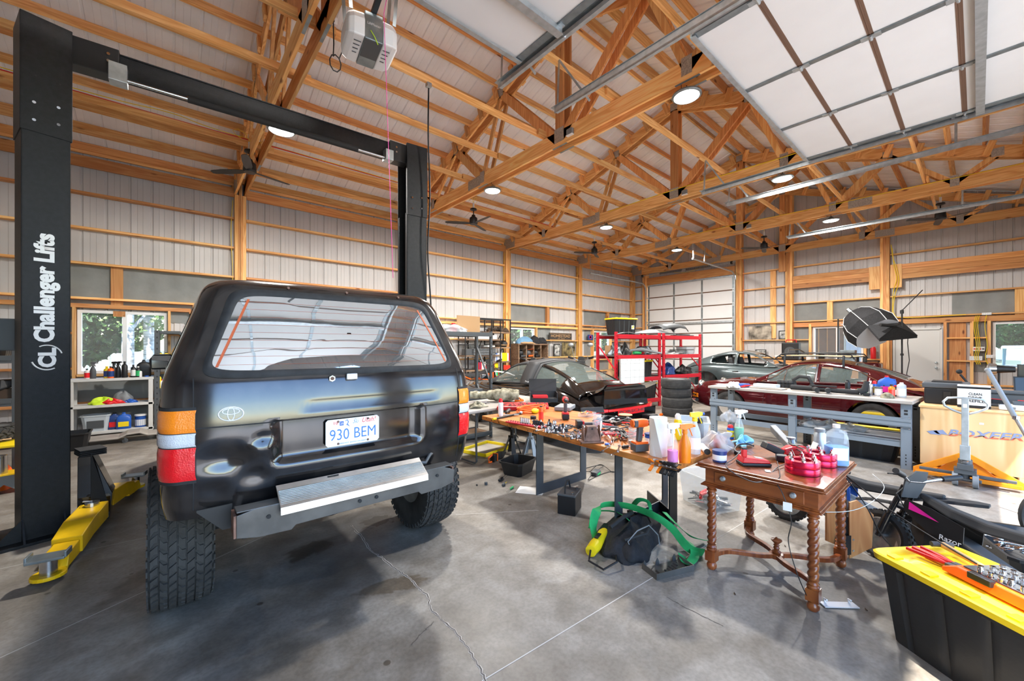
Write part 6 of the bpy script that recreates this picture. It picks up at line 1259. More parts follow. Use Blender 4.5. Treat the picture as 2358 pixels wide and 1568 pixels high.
# yellow tote lid on floor
t=thing('tote_lid','yellow plastic tote lid lying upside down on the floor right of the car','lid',G(1120,1036),.25); m=MB(); m.box((0,0,.006),(.62,.46,.008)); m.build('lid_panel','bench_top',t)
for a in ((-.33,-.31,-.25,.25),(.31,.33,-.25,.25),(-.33,.33,-.25,-.23),(-.33,.33,.23,.25)): m=MB(); m.b2(*a,0,.05); m.build('lid_rim','tote_yellow',t,bevel=.006)
t=thing('reciprocating_saw','orange and black power saw lying on the floor by the yellow lid','power tool',G(1150,1058)+Vector((.0,.03,0)),-1.15); m=MB(); m.loft([[Vector((-w,y,z0)),Vector((w,y,z0)),Vector((w,y,z1)),Vector((-w,y,z1))] for y,w,z0,z1 in ((-.17,.035,.0,.10),(-.08,.03,.01,.09),(.05,.04,.0,.09),(.16,.03,.01,.07))]); m.build('housing','black',t,bevel=.01); m=MB(); m.tube([(0,-.19,.01),(0,-.26,.02),(0,-.27,.08),(0,-.18,.10)],.013,8); m.b2(-.036,.036,-.09,-.07,.0,.10); m.build('grip_loop','orange',t); m=MB(); m.cyl((0,.16,.04),(0,.22,.04),.018,seg=10); m.build('blade_clamp','steel',t)
screwdriver('large black screwdriver on the floor under the far end of the table',G(1149,1110),-1.05,.26,'black',hr=.017); screwdriver('stubby black screwdriver with yellow ring beside the large one',G(1157,1121),-1.1,.13,'dark_grey','tote_yellow',.017); screwdriver('green handled screwdriver on the floor, nearest the paper sheet',G(1182,1123),2.0,.18,'green','steel',.012)
m=MB(); m.box((0,0,.002),(.21,.29,.001)); tag(m.build('paper_sheet','paper',None),'creased white sheet of paper lying at the foot of the first table leg','paper',None,G(1222,1130),.6)
m=MB(); m.cyl((0,0,0),(0,0,.03),.018,seg=8); tag(m.build('socket','dark_grey',None),'lone dark socket on the bare floor beside the car','socket',None,G(1119,1116))
for x,y in ((1098,1118),): m=MB(); m.ball((0,0,.008),.012,8,(1,1,.6)); tag(m.build('nut','black_matte',None),'tiny black nut on the floor right of the rear tyre','nut',None,G(x,y))
t=thing('charger_adapter','black and green charger lying on the floor behind the table legs with tangled leads','charger',G(1372,1093),.3); m=MB(); m.box((0,0,.025),(.16,.08,.05)); m.build('charger_body','dark_grey',t,bevel=.012); m=MB(); m.box((0,-.041,.018),(.10,.004,.02)); m.build('green_band','green',t);
m=MB(); q=[];
for k in range(70): u=k/69; q.append((.05+.25*math.sin(u*9)+.10*math.sin(u*23),.02+.14*math.cos(u*7+1)+.05*math.sin(u*19),.006+.01*(k%2)*0+.03*max(0,math.sin(u*14))))
m.tube(q,.004,5); m.build('tangled_leads','black',t,smooth=70)
# backpack, green straps, grinder
bp=G(1480,1268); t=thing('backpack','slumped black backpack on the floor among green straps','backpack',(bp.x+.03,bp.y+.17,0),.25)
lump('main_compartment','','',(.09,-.01,0),.42,.22,.145,'fabric_black',12,.16,30,par=t); lump('front_pocket','','',(-.13,-.10,0),.19,.13,.115,'fabric_black',4,.14,24,par=t)
m=MB(); m.tube([(-.25,-.08,.13),(-.12,-.20,.16),(.05,-.19,.17),(.18,-.12,.17),(.24,.02,.14)],.010,6); m.tube([(-.2,.05,.17),(-.05,.0,.21),(.1,-.02,.20),(.22,.05,.15)],.016,5); m.build('shoulder_strap','black_matte',t,smooth=70)
m=MB(); m.box((-.12,-.17,.15),(.03,.02,.02)); m.build('buckle','dark_grey',t,bevel=.003)
m=MB(); m.tube([(-.22,-.14,.03),(-.24,-.1,.12),(-.18,-.15,.19),(-.06,-.2,.2),(.04,-.24,.10),(.05,-.25,.02)],.0045,6); m.build('hose','grey',t,smooth=70)
def strap(label,pts,w,tilt):
    m=MB(); pts=[Vector(p) for p in pts]; q=[]
    for i in range(len(pts)-1):
        p0=pts[max(0,i-1)]; p1=pts[i]; p2=pts[i+1]; p3=pts[min(len(pts)-1,i+2)]
        for k in range(8): u=k/8; q.append(.5*((2*p1)+(-p0+p2)*u+(2*p0-5*p1+4*p2-p3)*u*u+(-p0+3*p1-3*p2+p3)*u**3))
    q.append(pts[-1]); rings=[]
    for i,p in enumerate(q):
        d=(q[min(i+1,len(q)-1)]-q[max(i-1,0)]).normalized(); s=d.cross(Vector((math.sin(tilt+i*.02),0,math.cos(tilt+i*.02)))).normalized() if abs(d.z)<.98 else Vector((1,0,0)); rings.append([p-s*w/2,p+s*w/2,p+s*w/2+Vector((0,0,.004)),p-s*w/2+Vector((0,0,.004))])
    m.loft(rings); return tag(m.build('lifting_strap','green',None,smooth=70),label,'strap')
o=Vector((bp.x,bp.y,0))
def Q(x,y,h): return G(x,y,h)
strap('wide stained green lifting strap looping over the top of the backpack',[Q(1372,1245,.02),Q(1366,1205,.10),Q(1385,1165,.20),Q(1440,1165,.235),Q(1500,1185,.24),Q(1545,1215,.17),Q(1585,1262,.06),Q(1620,1275,.02)],.075,.5)
strap('green strap lying in a fold behind the backpack on its left',[Q(1362,1218,.03),Q(1375,1180,.12),Q(1420,1180,.17),Q(1450,1200,.16)],.055,.2)
strap('green strap end curled on the floor right of the backpack',[Q(1565,1240,.05),Q(1590,1255,.06),Q(1600,1280,.03),Q(1580,1300,.012),Q(1570,1278,.02)],.06,.1)
strap('green strap loop with a black edge standing up behind the backpack',[Q(1455,1170,.10),Q(1470,1152,.22),Q(1492,1156,.22),Q(1498,1175,.15)],.04,.8)
strap('green strap tail twisted near the side table leg',[Q(1530,1180,.16),Q(1555,1205,.12),Q(1590,1235,.06),Q(1625,1245,.02)],.05,.3)
t=thing('angle_grinder','yellow and black power tool lying left of the backpack','power tool',G(1378,1262),-1.25); t.scale=(1.45,1.45,1.45); m=MB(); m.lathe([(0,-.12),(.028,-.118),(.032,-.05),(.026,.04),(.034,.08),(.030,.11),(0,.115)],(0,0,.035),16,'y'); m.build('housing','tote_yellow',t,smooth=40); m=MB(); m.box((0,.14,.035),(.06,.08,.06)); m.build('gear_head','black',t,bevel=.01); m=MB(); m.tube([(0,-.12,.04),(.02,-.2,.03),(.1,-.22,.02),(.14,-.14,.03),(.1,-.02,.02)],.005,6); m.build('cord','black',t); m=MB(); m.box((0,-.01,.07),(.02,.06,.004)); m.build('label_panel','black',t)
# perforated steel bracket
t=thing('perforated_bracket','dark perforated steel bracket on the floor below the backpack','bracket',G(1560,1322)+Vector((0,.07,0)),-.35); m=MB(); m.b2(-.16,.16,-.075,.075,.0,.004); m.build('plate','gunmetal',t)
for a in ((-.16,.16,-.077,-.073),(-.16,-.156,-.075,.075),(.156,.16,-.075,.075)): m=MB(); m.b2(*a,.004,.042); m.build('flange','gunmetal',t)
for x in (-.14,-.03,.12): m=MB(); m.prism([(0,0),(.035,0),(.03,.03),(.018,.05),(.005,.03)],.003,(x-.015,.075,.004),(1,0,0),(0,0,1)); m.build('tab','gunmetal',t)
for i in range(9): m=MB(); m.cyl((-.12+.03*i,RN.uniform(-.05,.05),.004),(-.12+.03*i,RN.uniform(-.05,.05),.0048),.007,seg=8); m.build('hole','black_matte',t)
# clear bin with tools under the table
a=G(1568,1165); b=G(1660,1212); c=G(1712,1163); ct=(a+c)/2; dd=(b-a); rzb=math.atan2(dd.y,dd.x)
cb=clearbin('clear plastic bin of tools on the floor behind the side table',(ct.x,ct.y+.02,0),rzb,.46,.34,.30)
rg=random.Random(2)
for i in range(60):
    m=MB(); L=rg.uniform(.05,.18); x,y=rg.uniform(-.15,.15),rg.uniform(-.09,.09); c_,s_=math.cos(rzb),math.sin(rzb); a=rg.uniform(0,3); m.cyl((-L/2*math.cos(a),-L/2*math.sin(a),0),(L/2*math.cos(a),L/2*math.sin(a),rg.uniform(-.02,.02)),rg.uniform(.006,.016),seg=8)
    k=rg.choice(['chrome','steel','black','chrome','dark_grey','dark_grey']); tag(m.build('tool_piece',k,None,smooth=40),k.replace('_',' ')+' tool piece jumbled in the clear floor bin','hand tool','tools jumbled in the clear floor bin',(ct.x+x*c_-y*s_,ct.y+.02+x*s_+y*c_,.03+rg.uniform(0,.07)))
m=MB(); m.tube([(0,0,0),(.06,.02,.03),(.12,.0,.05)],.016,8); m.tube([(0,.0,.03),(.06,-.02,.04),(.12,.02,.02)],.014,8); tag(m.build('pliers','red',None,smooth=60),'red handled cutter standing out in the clear floor bin','pliers',None,(ct.x-.16,ct.y+.04,.10))
# white plastic bracket, leaf, twig
t=thing('plastic_bracket','white plastic cover plate with clips on the floor right of the side table','bracket',G(1932,1395),-.75); m=MB(); m.box((0,0,.006),(.20,.055,.006)); m.build('plate','white',t,bevel=.002)
for x in (-.07,.07): m=MB(); m.tube([(x,.015,.009),(x,.02,.03),(x,.0,.032)],.006,6); m.build('clip','white',t)
for x,y,l in ((1995,1405,'dry brown leaf on the floor beside the white cover plate'),(1808,1258,'small dry leaf on the floor under the side table'),(1692,1368,'scrap of dry leaf on the floor left of the front table leg')):
    m=MB(); m.grid(lambda u,v:(.03*(u-.5),.010*(v-.5)*math.sin(PI*u),.003+.004*math.sin(PI*v)),6,2); tag(m.build('dry_leaf','leather',None),l,'leaf',None,G(x,y),.6)
# hitch mount with plywood gusset
t=thing('hitch_post','black steel post bolted to a plywood gusset, standing behind the side table','stand',G(1962,1290)+Vector((.02,.06,0)),-.5); m=MB(); m.b2(-.02,.02,-.02,.02,.10,.62); m.build('post','black_gloss',t,bevel=.003); m=MB(); m.b2(-.028,.028,-.028,.028,.05,.30); m.build('sleeve','black',t,bevel=.003); m=MB(); m.bar((-.09,0,.64),(.09,.02,.61),.035,.03); m.build('cross_head','black',t,bevel=.01)
m=MB(); m.prism([(0,-.07),(.14,.02),(.15,.26),(.05,.36),(0,.34)],.012,(.02,-.03,.07),(1,-.35,0),(0,0,1)); m.prism([(0,.0),(-.13,.06),(-.13,.30),(0,.34)],.012,(-.02,.03,.07),(1,.2,0),(0,0,1)); m.build('plywood_gusset','brown_z',t)
m=MB(); m.prism([(-.05,.03),(.05,.03),(.07,.10),(.05,.17),(-.05,.17),(-.07,.10)],.01,(0,-.035,0),(1,0,0),(0,0,1)); m.build('plate','black',t)
for x,z in ((-.04,.06),(.04,.06),(-.04,.14),(.04,.14),(.10,.16),(.10,.24)): m=MB(); m.cyl((x,-.052,z),(x,-.045,z),.007,seg=6); m.build('bolt','galv',t)
# ================================================================ CHILDREN'S ELECTRIC BIKES
def minibike(label,loc,rz,acc,body,word=None,lean=0,seatc='black_matte',mg='black_matte'):
    t=thing('dirt_bike',label,'mini bike',loc,rz,rot=(0,lean,rz))   # front is +y
    for y,n in ((.46,'front_wheel'),(-.42,'rear_wheel')):
        w=bpy.data.objects.new(n,None); COL.objects.link(w); w.parent=t; w.location=(0,y,.178)
        m=MB(); m.lathe([(.125,-.022),(.15,-.032),(.172,-.024),(.178,0),(.172,.024),(.15,.032),(.125,.022)],(0,0,0),36,'x'); m.f=[f for f in m.f if len(f)<9]; m.mi=[0]*len(m.f); m.build('tyre','tyre',w,smooth=40)
        m=MB()
        for k in range(30):
            a=2*PI*k/30
            for s in (-1,1): m.box((s*.013,.176*math.cos(a+s*.05),.176*math.sin(a+s*.05)),(.016,.018,.012),R=Matrix.Rotation(a-PI/2,3,'X'))
        m.build('knobs','tyre',w)['kind']='stuff'
        m=MB(); m.lathe([(.118,-.016),(.127,-.02),(.127,.02),(.118,.016),(.118,-.016)],(0,0,0),36,'x'); m.cyl((-.035,0,0),(.035,0,0),.02,seg=12); m.build('rim','steel',w,smooth=40)
        m=MB()
        for k in range(14): a=2*PI*k/14; m.cyl((.012*(-1)**k,.02*math.cos(a),.02*math.sin(a)),(0,.118*math.cos(a+.3*(-1)**k),.118*math.sin(a+.3*(-1)**k)),.0016,seg=4)
        m.build('spokes','chrome',w)
    m=MB()
    for s in (-1,1): m.cyl((s*.055,.46,.178),(s*.055,.33,.58),.019,.017,seg=10); m.cyl((s*.055,.45,.21),(s*.055,.405,.36),.025,seg=10)
    m.build('fork','black_gloss',t,smooth=40)
    m=MB(); m.loft([[Vector((-w,y,z)),Vector((w,y,z)),Vector((w*.8,y,z+.02)),Vector((-w*.8,y,z+.02))] for y,w,z in ((.30,.03,.40),(.42,.05,.42),(.58,.05,.39),(.66,.03,.36))]); m.build('front_mudguard',mg,t,bevel=.004)
    m=MB(); m.loft([[Vector((-w,y,z)),Vector((w,y,z)),Vector((w,y,z+h)),Vector((-w,y,z+h))] for y,w,z,h in ((-.22,.06,.17,.10),(.0,.075,.13,.22),(.18,.07,.16,.24),(.28,.04,.30,.16))]); m.build('battery_box',body,t,bevel=.012)
    m=MB()
    for s in (-1,1):
        for k in range(5): m.box((s*.078,-.06+.03*k,.24),(.004,.012,.11),R=Matrix.Rotation(.3,3,'X'))
    m.build('vent_ribs','dark_grey',t)
    m=MB(); m.loft([[Vector((-w,y,z)),Vector((w,y,z)),Vector((w*.7,y,z+h)),Vector((-w*.7,y,z+h))] for y,w,z,h in ((-.52,.035,.50,.025),(-.35,.065,.46,.05),(-.10,.07,.44,.06),(.08,.055,.46,.06),(.20,.04,.50,.05),(.26,.03,.53,.03))]); m.build('seat',seatc,t,bevel=.012)
    m=MB(); m.loft([[Vector((-w,y,z)),Vector((w,y,z)),Vector((w*.8,y,z+.02)),Vector((-w*.8,y,z+.02))] for y,w,z in ((-.28,.055,.42),(-.45,.06,.47),(-.66,.055,.50),(-.72,.03,.505))]); m.build('rear_mudguard',mg,t,bevel=.004)
    for s in (-1,1):
        m=MB(); m.loft([[Vector((s*.08,y,z)),Vector((s*.085,y,z+h)),Vector((s*.079,y,z+h)),Vector((s*.074,y,z))] for y,z,h in ((.30,.42,.08),(.15,.33,.16),(-.02,.34,.10))]); m.build('side_panel','black' if word else acc,t); m=MB(); m.add([(s*.087,.27,.44),(s*.087,.27,.49),(s*.087,.10,.42)],[(0,1,2) if s>0 else (0,2,1)]); m.build('colour_patch',acc,t)
        m=MB(); m.bar((s*.06,-.42,.178),(s*.055,-.02,.2),.018,.028); m.build('swing_arm','dark_grey',t)
        m=MB(); m.cyl((s*.05,0,.13),(s*.14,-.01,.13),.011,seg=8); m.build('foot_peg','black',t)
    m=MB(); m.tube([(-.26,.24,.69),(-.16,.27,.66),(-.06,.31,.62),(.06,.31,.62),(.16,.27,.66),(.26,.24,.69)],.011,8); m.build('handlebar','steel',t,smooth=60)
    for s in (-1,1):
        m=MB(); m.cyl((s*.17,.266,.665),(s*.28,.235,.695),.019,seg=12); m.build('grip','black',t,smooth=40); m=MB(); m.tube([(s*.14,.28,.66),(s*.17,.33,.655),(s*.25,.30,.66)],.005,5); m.build('brake_lever','black',t)
    m=MB(); m.loft([[Vector((-.07,.33,.50)),Vector((.07,.33,.50)),Vector((.07,.335,.51)),Vector((-.07,.335,.51))],[Vector((-.09,.30,.62)),Vector((.09,.30,.62)),Vector((.09,.31,.625)),Vector((-.09,.31,.625))],[Vector((-.05,.27,.70)),Vector((.05,.27,.70)),Vector((.05,.28,.70)),Vector((-.05,.28,.70))]]); m.build('number_board','dark_grey',t)
    m=MB(); m.tube([(.05,.30,.62),(.09,.36,.56),(.06,.36,.45),(.04,.2,.42)],.004,5); m.tube([(-.05,.30,.62),(-.1,.34,.52),(-.04,.30,.40)],.004,5); m.build('brake_cable','black',t)
    if word:
        for s in (-1,1): text(word,'lettering','white',t,(s*.0765+.004*s,.04,.335),(0,s,0.0),(0,0,1),.11,.032,.001,.01)
    return t
f=G(1785,1212);
minibike('small grey and blue electric dirt bike parked behind the side table',(4.14,.66,0),R_(-8),'blue','grey')
minibike('small black and pink electric dirt bike between the side table and the black tote',(3.70,.06,0),R_(-30),'magenta','black','Razor',lean=R_(8))
# ================================================================ RIGHT FOREGROUND
cT_,d_,n__=BIGT; rzT=math.atan2(d_.y,d_.x)
t=thing('tool_case','long bright orange socket case lying open on the yellow tote lid','tool case',cT_+d_*.14+Vector((0,0,.445)),rzT-.06);
m=MB(); m.loft([[Vector((x,-.14,z)),Vector((x,-.14+e,z+h)),Vector((x,.10,z+h)),Vector((x,.12,z))] for x,z,h,e in ((-.40,0,.02,.0),(-.34,0,.05,.01),(.36,0,.055,.01),(.42,0,.03,.0))]); m.build('case_shell','orange',t,bevel=.006)
m=MB(); m.b2(-.33,.37,-.11,.09,.052,.058); m.build('inner_tray','dark_grey',t)
for x in (-.24,.02,.25): m=MB(); m.box((x,-.135,.045),(.09,.03,.03)); m.build('latch','black',t,bevel=.004)
rg=random.Random(6)
for i in range(34):
    x,y=-.28+.46*(i%12)/12+rg.uniform(-.01,.01),-.085+.06*(i//12); socket('shiny socket standing in a row in the orange case on the tote',(cT_+d_*(.14+x)+n__*(y)+Vector((0,0,.503))),.012,rg.uniform(.02,.035),rg.choice(['chrome','chrome','steel']),'chrome sockets in the orange case')
bo=cT_+Vector((0,0,.448))
def onlid(u,v,h=0): return bo+d_*u+n__*v+Vector((0,0,h))
p=onlid(-.30,.09); t=thing('hammer','wooden handled hammer lying across the yellow lid','hammer',p,rzT+PI/2-.25+PI); m=MB(); m.lathe([(0,-.16),(.016,-.155),(.013,0),(.010,.15),(0,.155)],(0,0,.018),10,'y'); m.build('handle','pine_y',t,smooth=40); m=MB(); m.cyl((-.05,-.16,.018),(.05,-.16,.018),.014,seg=10); m.build('head','dark_grey',t)
for k,(v,l) in enumerate(((-.02,'red and black handled pliers nearest the corner of the yellow lid'),(-.06,'second pair of red handled pliers on the yellow lid'))):
    p=onlid(-.33,v); t=thing('pliers',l,'pliers',p,rzT-PI/2+.08*k); m=MB(); m.tube([(-.02,-.12,.012),(-.014,-.02,.012),(0,.05,.012)],[.009,.010,.006],7); m.tube([(.02,-.12,.012),(.014,-.02,.012),(0,.05,.012)],[.009,.010,.006],7); m.build('handles','red',t,smooth=60); m=MB(); m.loft([[Vector((-w,y,.004)),Vector((w,y,.004)),Vector((w,y,.018)),Vector((-w,y,.018))] for y,w in ((.04,.012),(.06,.016),(.11,.005))]); m.build('jaws','dark_grey',t)
for k in range(4):
    p=onlid(-.05+.10*k,.13+.02*(k%2)); screwdriver(['blue screwdriver on the yellow lid behind the orange case','red screwdriver on the yellow lid behind the orange case','black screwdriver on the yellow lid behind the orange case','long grey screwdriver at the far right of the yellow lid'][k],p,rzT-PI/2+.2*k-.2,.2,['blue','red','black','dark_grey'][k])
# black crate with wrenches
bc=obin('black plastic crate full of chrome wrenches on the floor behind the pink bike',(4.66,-.24,0),.35,.72,.46,.15,nm='open_crate')
rg=random.Random(14)
for i in range(26):
    x,y=rg.uniform(-.26,.26),rg.uniform(-.15,.15); c_,s_=math.cos(.35),math.sin(.35)
    wrench('chrome wrench in the pile in the black crate',(4.66+x*c_-y*s_,-.24+x*s_+y*c_,.10+rg.uniform(0,.07)),rg.uniform(0,3.1),rg.uniform(.2,.34),'wrenches piled in the black crate')
# grey cloth at the bottom right corner
lump('moving_blanket','crumpled grey cloth with pale edge at the bottom right corner','cloth',P(2345,1560,h=.10)-Vector((0,0,.10)),.20,.16,.16,'offwhite',8,.2)
p=P(2268,1562,h=.06); m=MB(); m.ball((0,0,0),.04,14,(.8,1.3,.9)); tag(m.build('glove','card',None,smooth=60),'pale glove tip beside the grey cloth at the lower edge','glove',None,(p.x,p.y,.036))
# bicycle wheel, scooter bar at the right edge
t=thing('bicycle','bicycle wheel with black tyre cut off by the right edge of the photo','bicycle',(5.15,-.42,0),.5)
m=MB(); tube_ring(m,(0,0,.24),.225,.022,40,'x'); m.build('tyre','rubber',t,smooth=60); m=MB(); tube_ring(m,(0,0,.24),.198,.008,40,'x'); m.cyl((-.03,0,.24),(.03,0,.24),.02,seg=12); m.build('rim','dark_grey',t)
m=MB()
for k in range(20): a=2*PI*k/20; m.cyl((0,.02*math.cos(a),.24+.02*math.sin(a)),(0,.195*math.cos(a),.24+.195*math.sin(a)),.0014,seg=4)
m.build('spokes','steel',t)
m=MB(); m.tube([(0,0,.24),(-.02,-.2,.5),(-.02,-.4,.62)],.016,8); m.build('frame_tube','blue',t)
a=P(2274,852,a=6.3); b=P(2340,965,a=6.1); t=thing('scooter','grey scooter handle tube leaning in from the right edge','scooter',(0,0,0)); m=MB(); m.cyl(a,b,.020,seg=12); m.ball(a,.024,10); m.build('handle_tube','grey',t,smooth=60); m=MB(); m.cyl(b,b+(b-a)*1.2,.014,seg=10); m.lathe([(0,0),(.026,0),(.026,.03),(0,.03)],b,12); m.build('lower_tube','steel',t)
m=MB(); q=b+(b-a)*1.2; m.cyl(q,(q.x,q.y,.1),.02,seg=10); m.b2(q.x-.06,q.x+.06,q.y-.5,q.y,.06,.10); m.build('deck','black',t)
# ================================================================ ON AND UNDER THE GREY WORKBENCH
BZ=.872
def B(x,y,dz=0): p=G(x,y,BZ); p.z=BZ+dz; return p
lump('shop_cloth','off-white cloth bunched on the far left of the grey workbench','cloth',B(1684,893)+Vector((.1,0,0)),.11,.09,.09,'paper',3,.4)
t=thing('test_meter','blue test box with red leads on the grey workbench','meter',B(1706,891),-.4); m=MB(); m.box((0,0,.03),(.26,.14,.055)); m.build('meter_body','blue',t,bevel=.01); m=MB(); m.tube([(.1*math.sin(k*.9)-.02,-.10+.04*math.cos(k*.7),.01+.03*abs(math.sin(k*.5))) for k in range(26)],.005,5); m.tube([(.12,-.06,.01),(.22,.04,.02),(.30,-.05,.01),(.4,.05,.01)],.005,5); m.build('red_leads','red',t,smooth=60)
t=thing('plastic_tray','clear plastic lid on a paper pile on the grey workbench','tray',B(1768,895),-.1); m=MB(); m.b2(-.11,.11,-.24,.24,0,.02); m.build('paper_pile','bench_top',t,bevel=.003); m=MB(); m.box((.0,.02,.05),(.17,.34,.055)); m.build('clear_lid','milky',t,bevel=.01)
t=thing('rubber_hose','black corrugated rubber boots and bent hose on the grey workbench','hose',B(1810,893),0); m=MB()
for k in range(4): m.lathe([(0,0),(.035,0),(.045,.05),(.03,.06),(.045,.09),(.03,.12),(0,.12)],(.03,.10-.055*k,0),12)
m.build('ribbed_boots','rubber',t,smooth=30); m=MB(); m.tube([(.05,-.12,.03),(.03,-.10,.14),(.02,-.18,.20),(.02,-.30,.19),(.0,-.36,.08),(-.02,-.30,.02),(-.04,-.2,.02)],.028,12); m.build('bent_hose','rubber',t,smooth=60)
t=thing('exhaust_manifold','matte black exhaust manifold with two open pipe ends on the grey workbench','exhaust',B(1895,905),0); m=MB(); m.tube([(.10,.42,.05),(.08,.25,.05),(.06,.0,.045),(.03,-.25,.045),(.03,-.40,.045)],[.04,.04,.035,.035,.035],12); m.tube([(.06,.12,.05),(-.02,.08,.05),(-.08,.05,.045)],.035,12); m.tube([(.06,-.05,.05),(-.03,-.06,.05),(-.09,-.08,.045)],.035,12); m.tube([(.03,-.4,.05),(.04,-.46,.08),(.06,-.48,.2)],[.05,.045,.03],12); m.box((.05,.0,.1),(.05,.3,.02)); m.build('pipes','black_matte',t,smooth=50)
for y,x in ((.05,-.08),(-.08,-.09)): m=MB(); m.cyl((x-.001,y,.045),(x-.006,y,.045),.026,seg=14); m.build('pipe_opening','rubber',t)
m=MB(); m.box((.05,-.48,.02),(.10,.07,.035)); m.build('end_flange','black_matte',t,bevel=.01)
bottle('tall black bottle on the grey workbench in front of the exhaust',B(1952,906),.20,.032,'black','black',None,neck=.45,shoulder=.8);
bottle('silver round bottle on the grey workbench near the right end',B(2004,909),.20,.033,'alu','white',None,neck=.4,shoulder=.7)
bottle('white jar with dark lid and label on the grey workbench',B(2023,911),.12,.042,'offwhite','dark_grey','plate_white',neck=.95,shoulder=.80,nm='jar')
can('blue and yellow small can with red nozzle on the grey workbench',B(2014,909),.20,.028,'blue','red','tote_yellow')
jug('dark blue jug with purple label and red cap on the grey workbench',B(2042,909),.27,.20,.11,'blue','red',None,rz=-1.35,lb='magenta');
bottle('amber bottle with red and white label on the grey workbench',B(2053,914),.17,.035,'orange_plastic','black','lens_bright',neck=.4)
bottle('black bottle with white round label beside the amber bottle',B(2062,912),.15,.032,'black','red','paper',neck=.4)
bottle('pale green milky bottle, rightmost on the grey workbench',B(2076,915),.20,.048,'milky','white','paper',neck=.35,shoulder=.8)
bottle('slim black bottle behind the white jar on the grey workbench',B(2035,909),.19,.03,'black','black',None,neck=.4)
t=lump('baseball_cap','camouflage cap lying on the grey workbench among bottles','cap',B(2043,916),.07,.07,.07,'camo',2,.08)
m=MB(); m.box((0,0,.04),(.05,.14,.07)); tag(m.build('green_box','green',None,bevel=.01),'small lime green box behind the silver bottle','box',None,B(1988,907))
lump('clear_wrap','crumpled clear wrapping on the grey workbench right of the black bottle','wrapping',B(1975,909)+Vector((.02,0,0)),.05,.12,.04,'bag',6,.4)
for i,(x,y,l) in enumerate(((1868,1000,'left plastic bag of parts on the lower shelf of the workbench'),(1912,1008,'middle plastic bag of parts on the lower shelf of the workbench'),(1955,1018,'right plastic bag of parts on the lower shelf of the workbench'))): p=P(x,y,a=7.5); lump('plastic_bag',l,'plastic bag',(p.x,p.y,.346),.15,.17,.09,'bag',i+20,.4)
m=MB(); m.box((0,0,.05),(.12,.85,.09)); tag(m.build('long_box','tote_yellow',None,bevel=.01),'long yellow and black case wrapped in plastic on the floor behind the workbench','case',None,(7.95,1.15,.27))
o=tote('storage_tote','black tote without lid lying under the right half of the workbench',(7.55,1.15,0),PI/2,.98,.50,.27,'tote_black','tote_black')
m=MB(); m.cyl((0,-.40,.045),(0,.33,.045),.042,seg=16); tag(m.build('cardboard_tube','card',None,smooth=40),'brown cardboard tube on the floor under the workbench','tube',None,G(2055,1050)+Vector((.12,.10,0)),.03)
m=MB(); m.box((0,0,.08),(.20,.16,.16)); tag(m.build('cardboard_box','card',None,bevel=.003),'small cardboard box on the floor seen left of the green spray bottle','box',None,(6.55,2.95,0))
cord('thin red hose on the floor under the workbench',[(6.6,2.8,.006),(6.75,2.4,.006),(6.9,2.0,.006),(7.1,1.6,.006)],.006,'red')
lump('plastic_bag','clear bag hanging at the left leg of the workbench','plastic bag',(7.15,2.72,.30),.12,.12,.17,'bag',31,.35)
# ================================================================ ON THE CRATE, DESK, STUDIO LIGHTS
CZ=.828
def Cc(x,y,dz=0,h=CZ): p=G(x,y,h); p.z=h+dz; return p
t=thing('tool_chest','black plastic chest with a grey lid standing on the left of the crate','storage box',(7.62,.33,CZ),0); m=MB(); m.b2(-.22,.22,-.25,.12,0,.20); m.build('chest_body','black',t,bevel=.012); m=MB(); m.b2(-.23,.23,-.27,.14,.20,.27); m.build('lid','dark_grey',t,bevel=.015); m=MB(); m.b2(-.235,-.22,-.11,-.05,.03,.16); m.build('side_recess','black_matte',t); m=MB(); m.b2(-.14,.14,-.2,.06,.27,.285); m.build('lid_panel','black',t,bevel=.006)
t=thing('paper_box','white box printed with the words clean drive refill on the crate','box',(7.22,.10,CZ),0); m=MB(); m.b2(0,.14,-.20,.06,0,.265); m.build('carton','paper',t,bevel=.002); m=MB(); m.b2(-.0015,.0,-.20,.06,.225,.25); m.b2(-.0015,0,-.20,.06,0,.03); m.build('black_band','black',t)
for k,s in enumerate(('CLEAN.','DRIVE.','REFILL.')): text(s,'printed_word','black',t,(-.002,-.085+ (0 if k!=2 else -.01),.165-.042*k),(0,-1,0),(0,0,1),.11 if k==0 else .115 if k==1 else .135,.03,.001,.02)
t=thing('drill_case','light grey moulded tool case lying on the crate behind the handle','tool case',(7.24,-.30,CZ),0); m=MB(); m.b2(0,.25,-.18,.14,0,.055); m.build('case_shell','offwhite',t,bevel=.012); m=MB(); m.b2(-.005,0,-.12,-.08,.015,.04); m.b2(-.005,0,.02,.06,.015,.04); m.build('latch','grey',t)
t=thing('rifle_case','long black hard case standing behind the crate lid','case',(7.62,-.28,CZ),0); m=MB(); m.b2(0,.12,-.55,.25,0,.20); m.build('case_body','dark_grey',t,bevel=.015); m=MB(); m.b2(-.006,0,-.55,.25,.15,.165); m.build('seam','black',t)
m=MB(); m.b2(7.35,7.95,-.85,-.5,.0,.80); tag(m.build('cabinet_box','dark_grey',None,bevel=.01),'dark box beside the crate at the right edge','box')
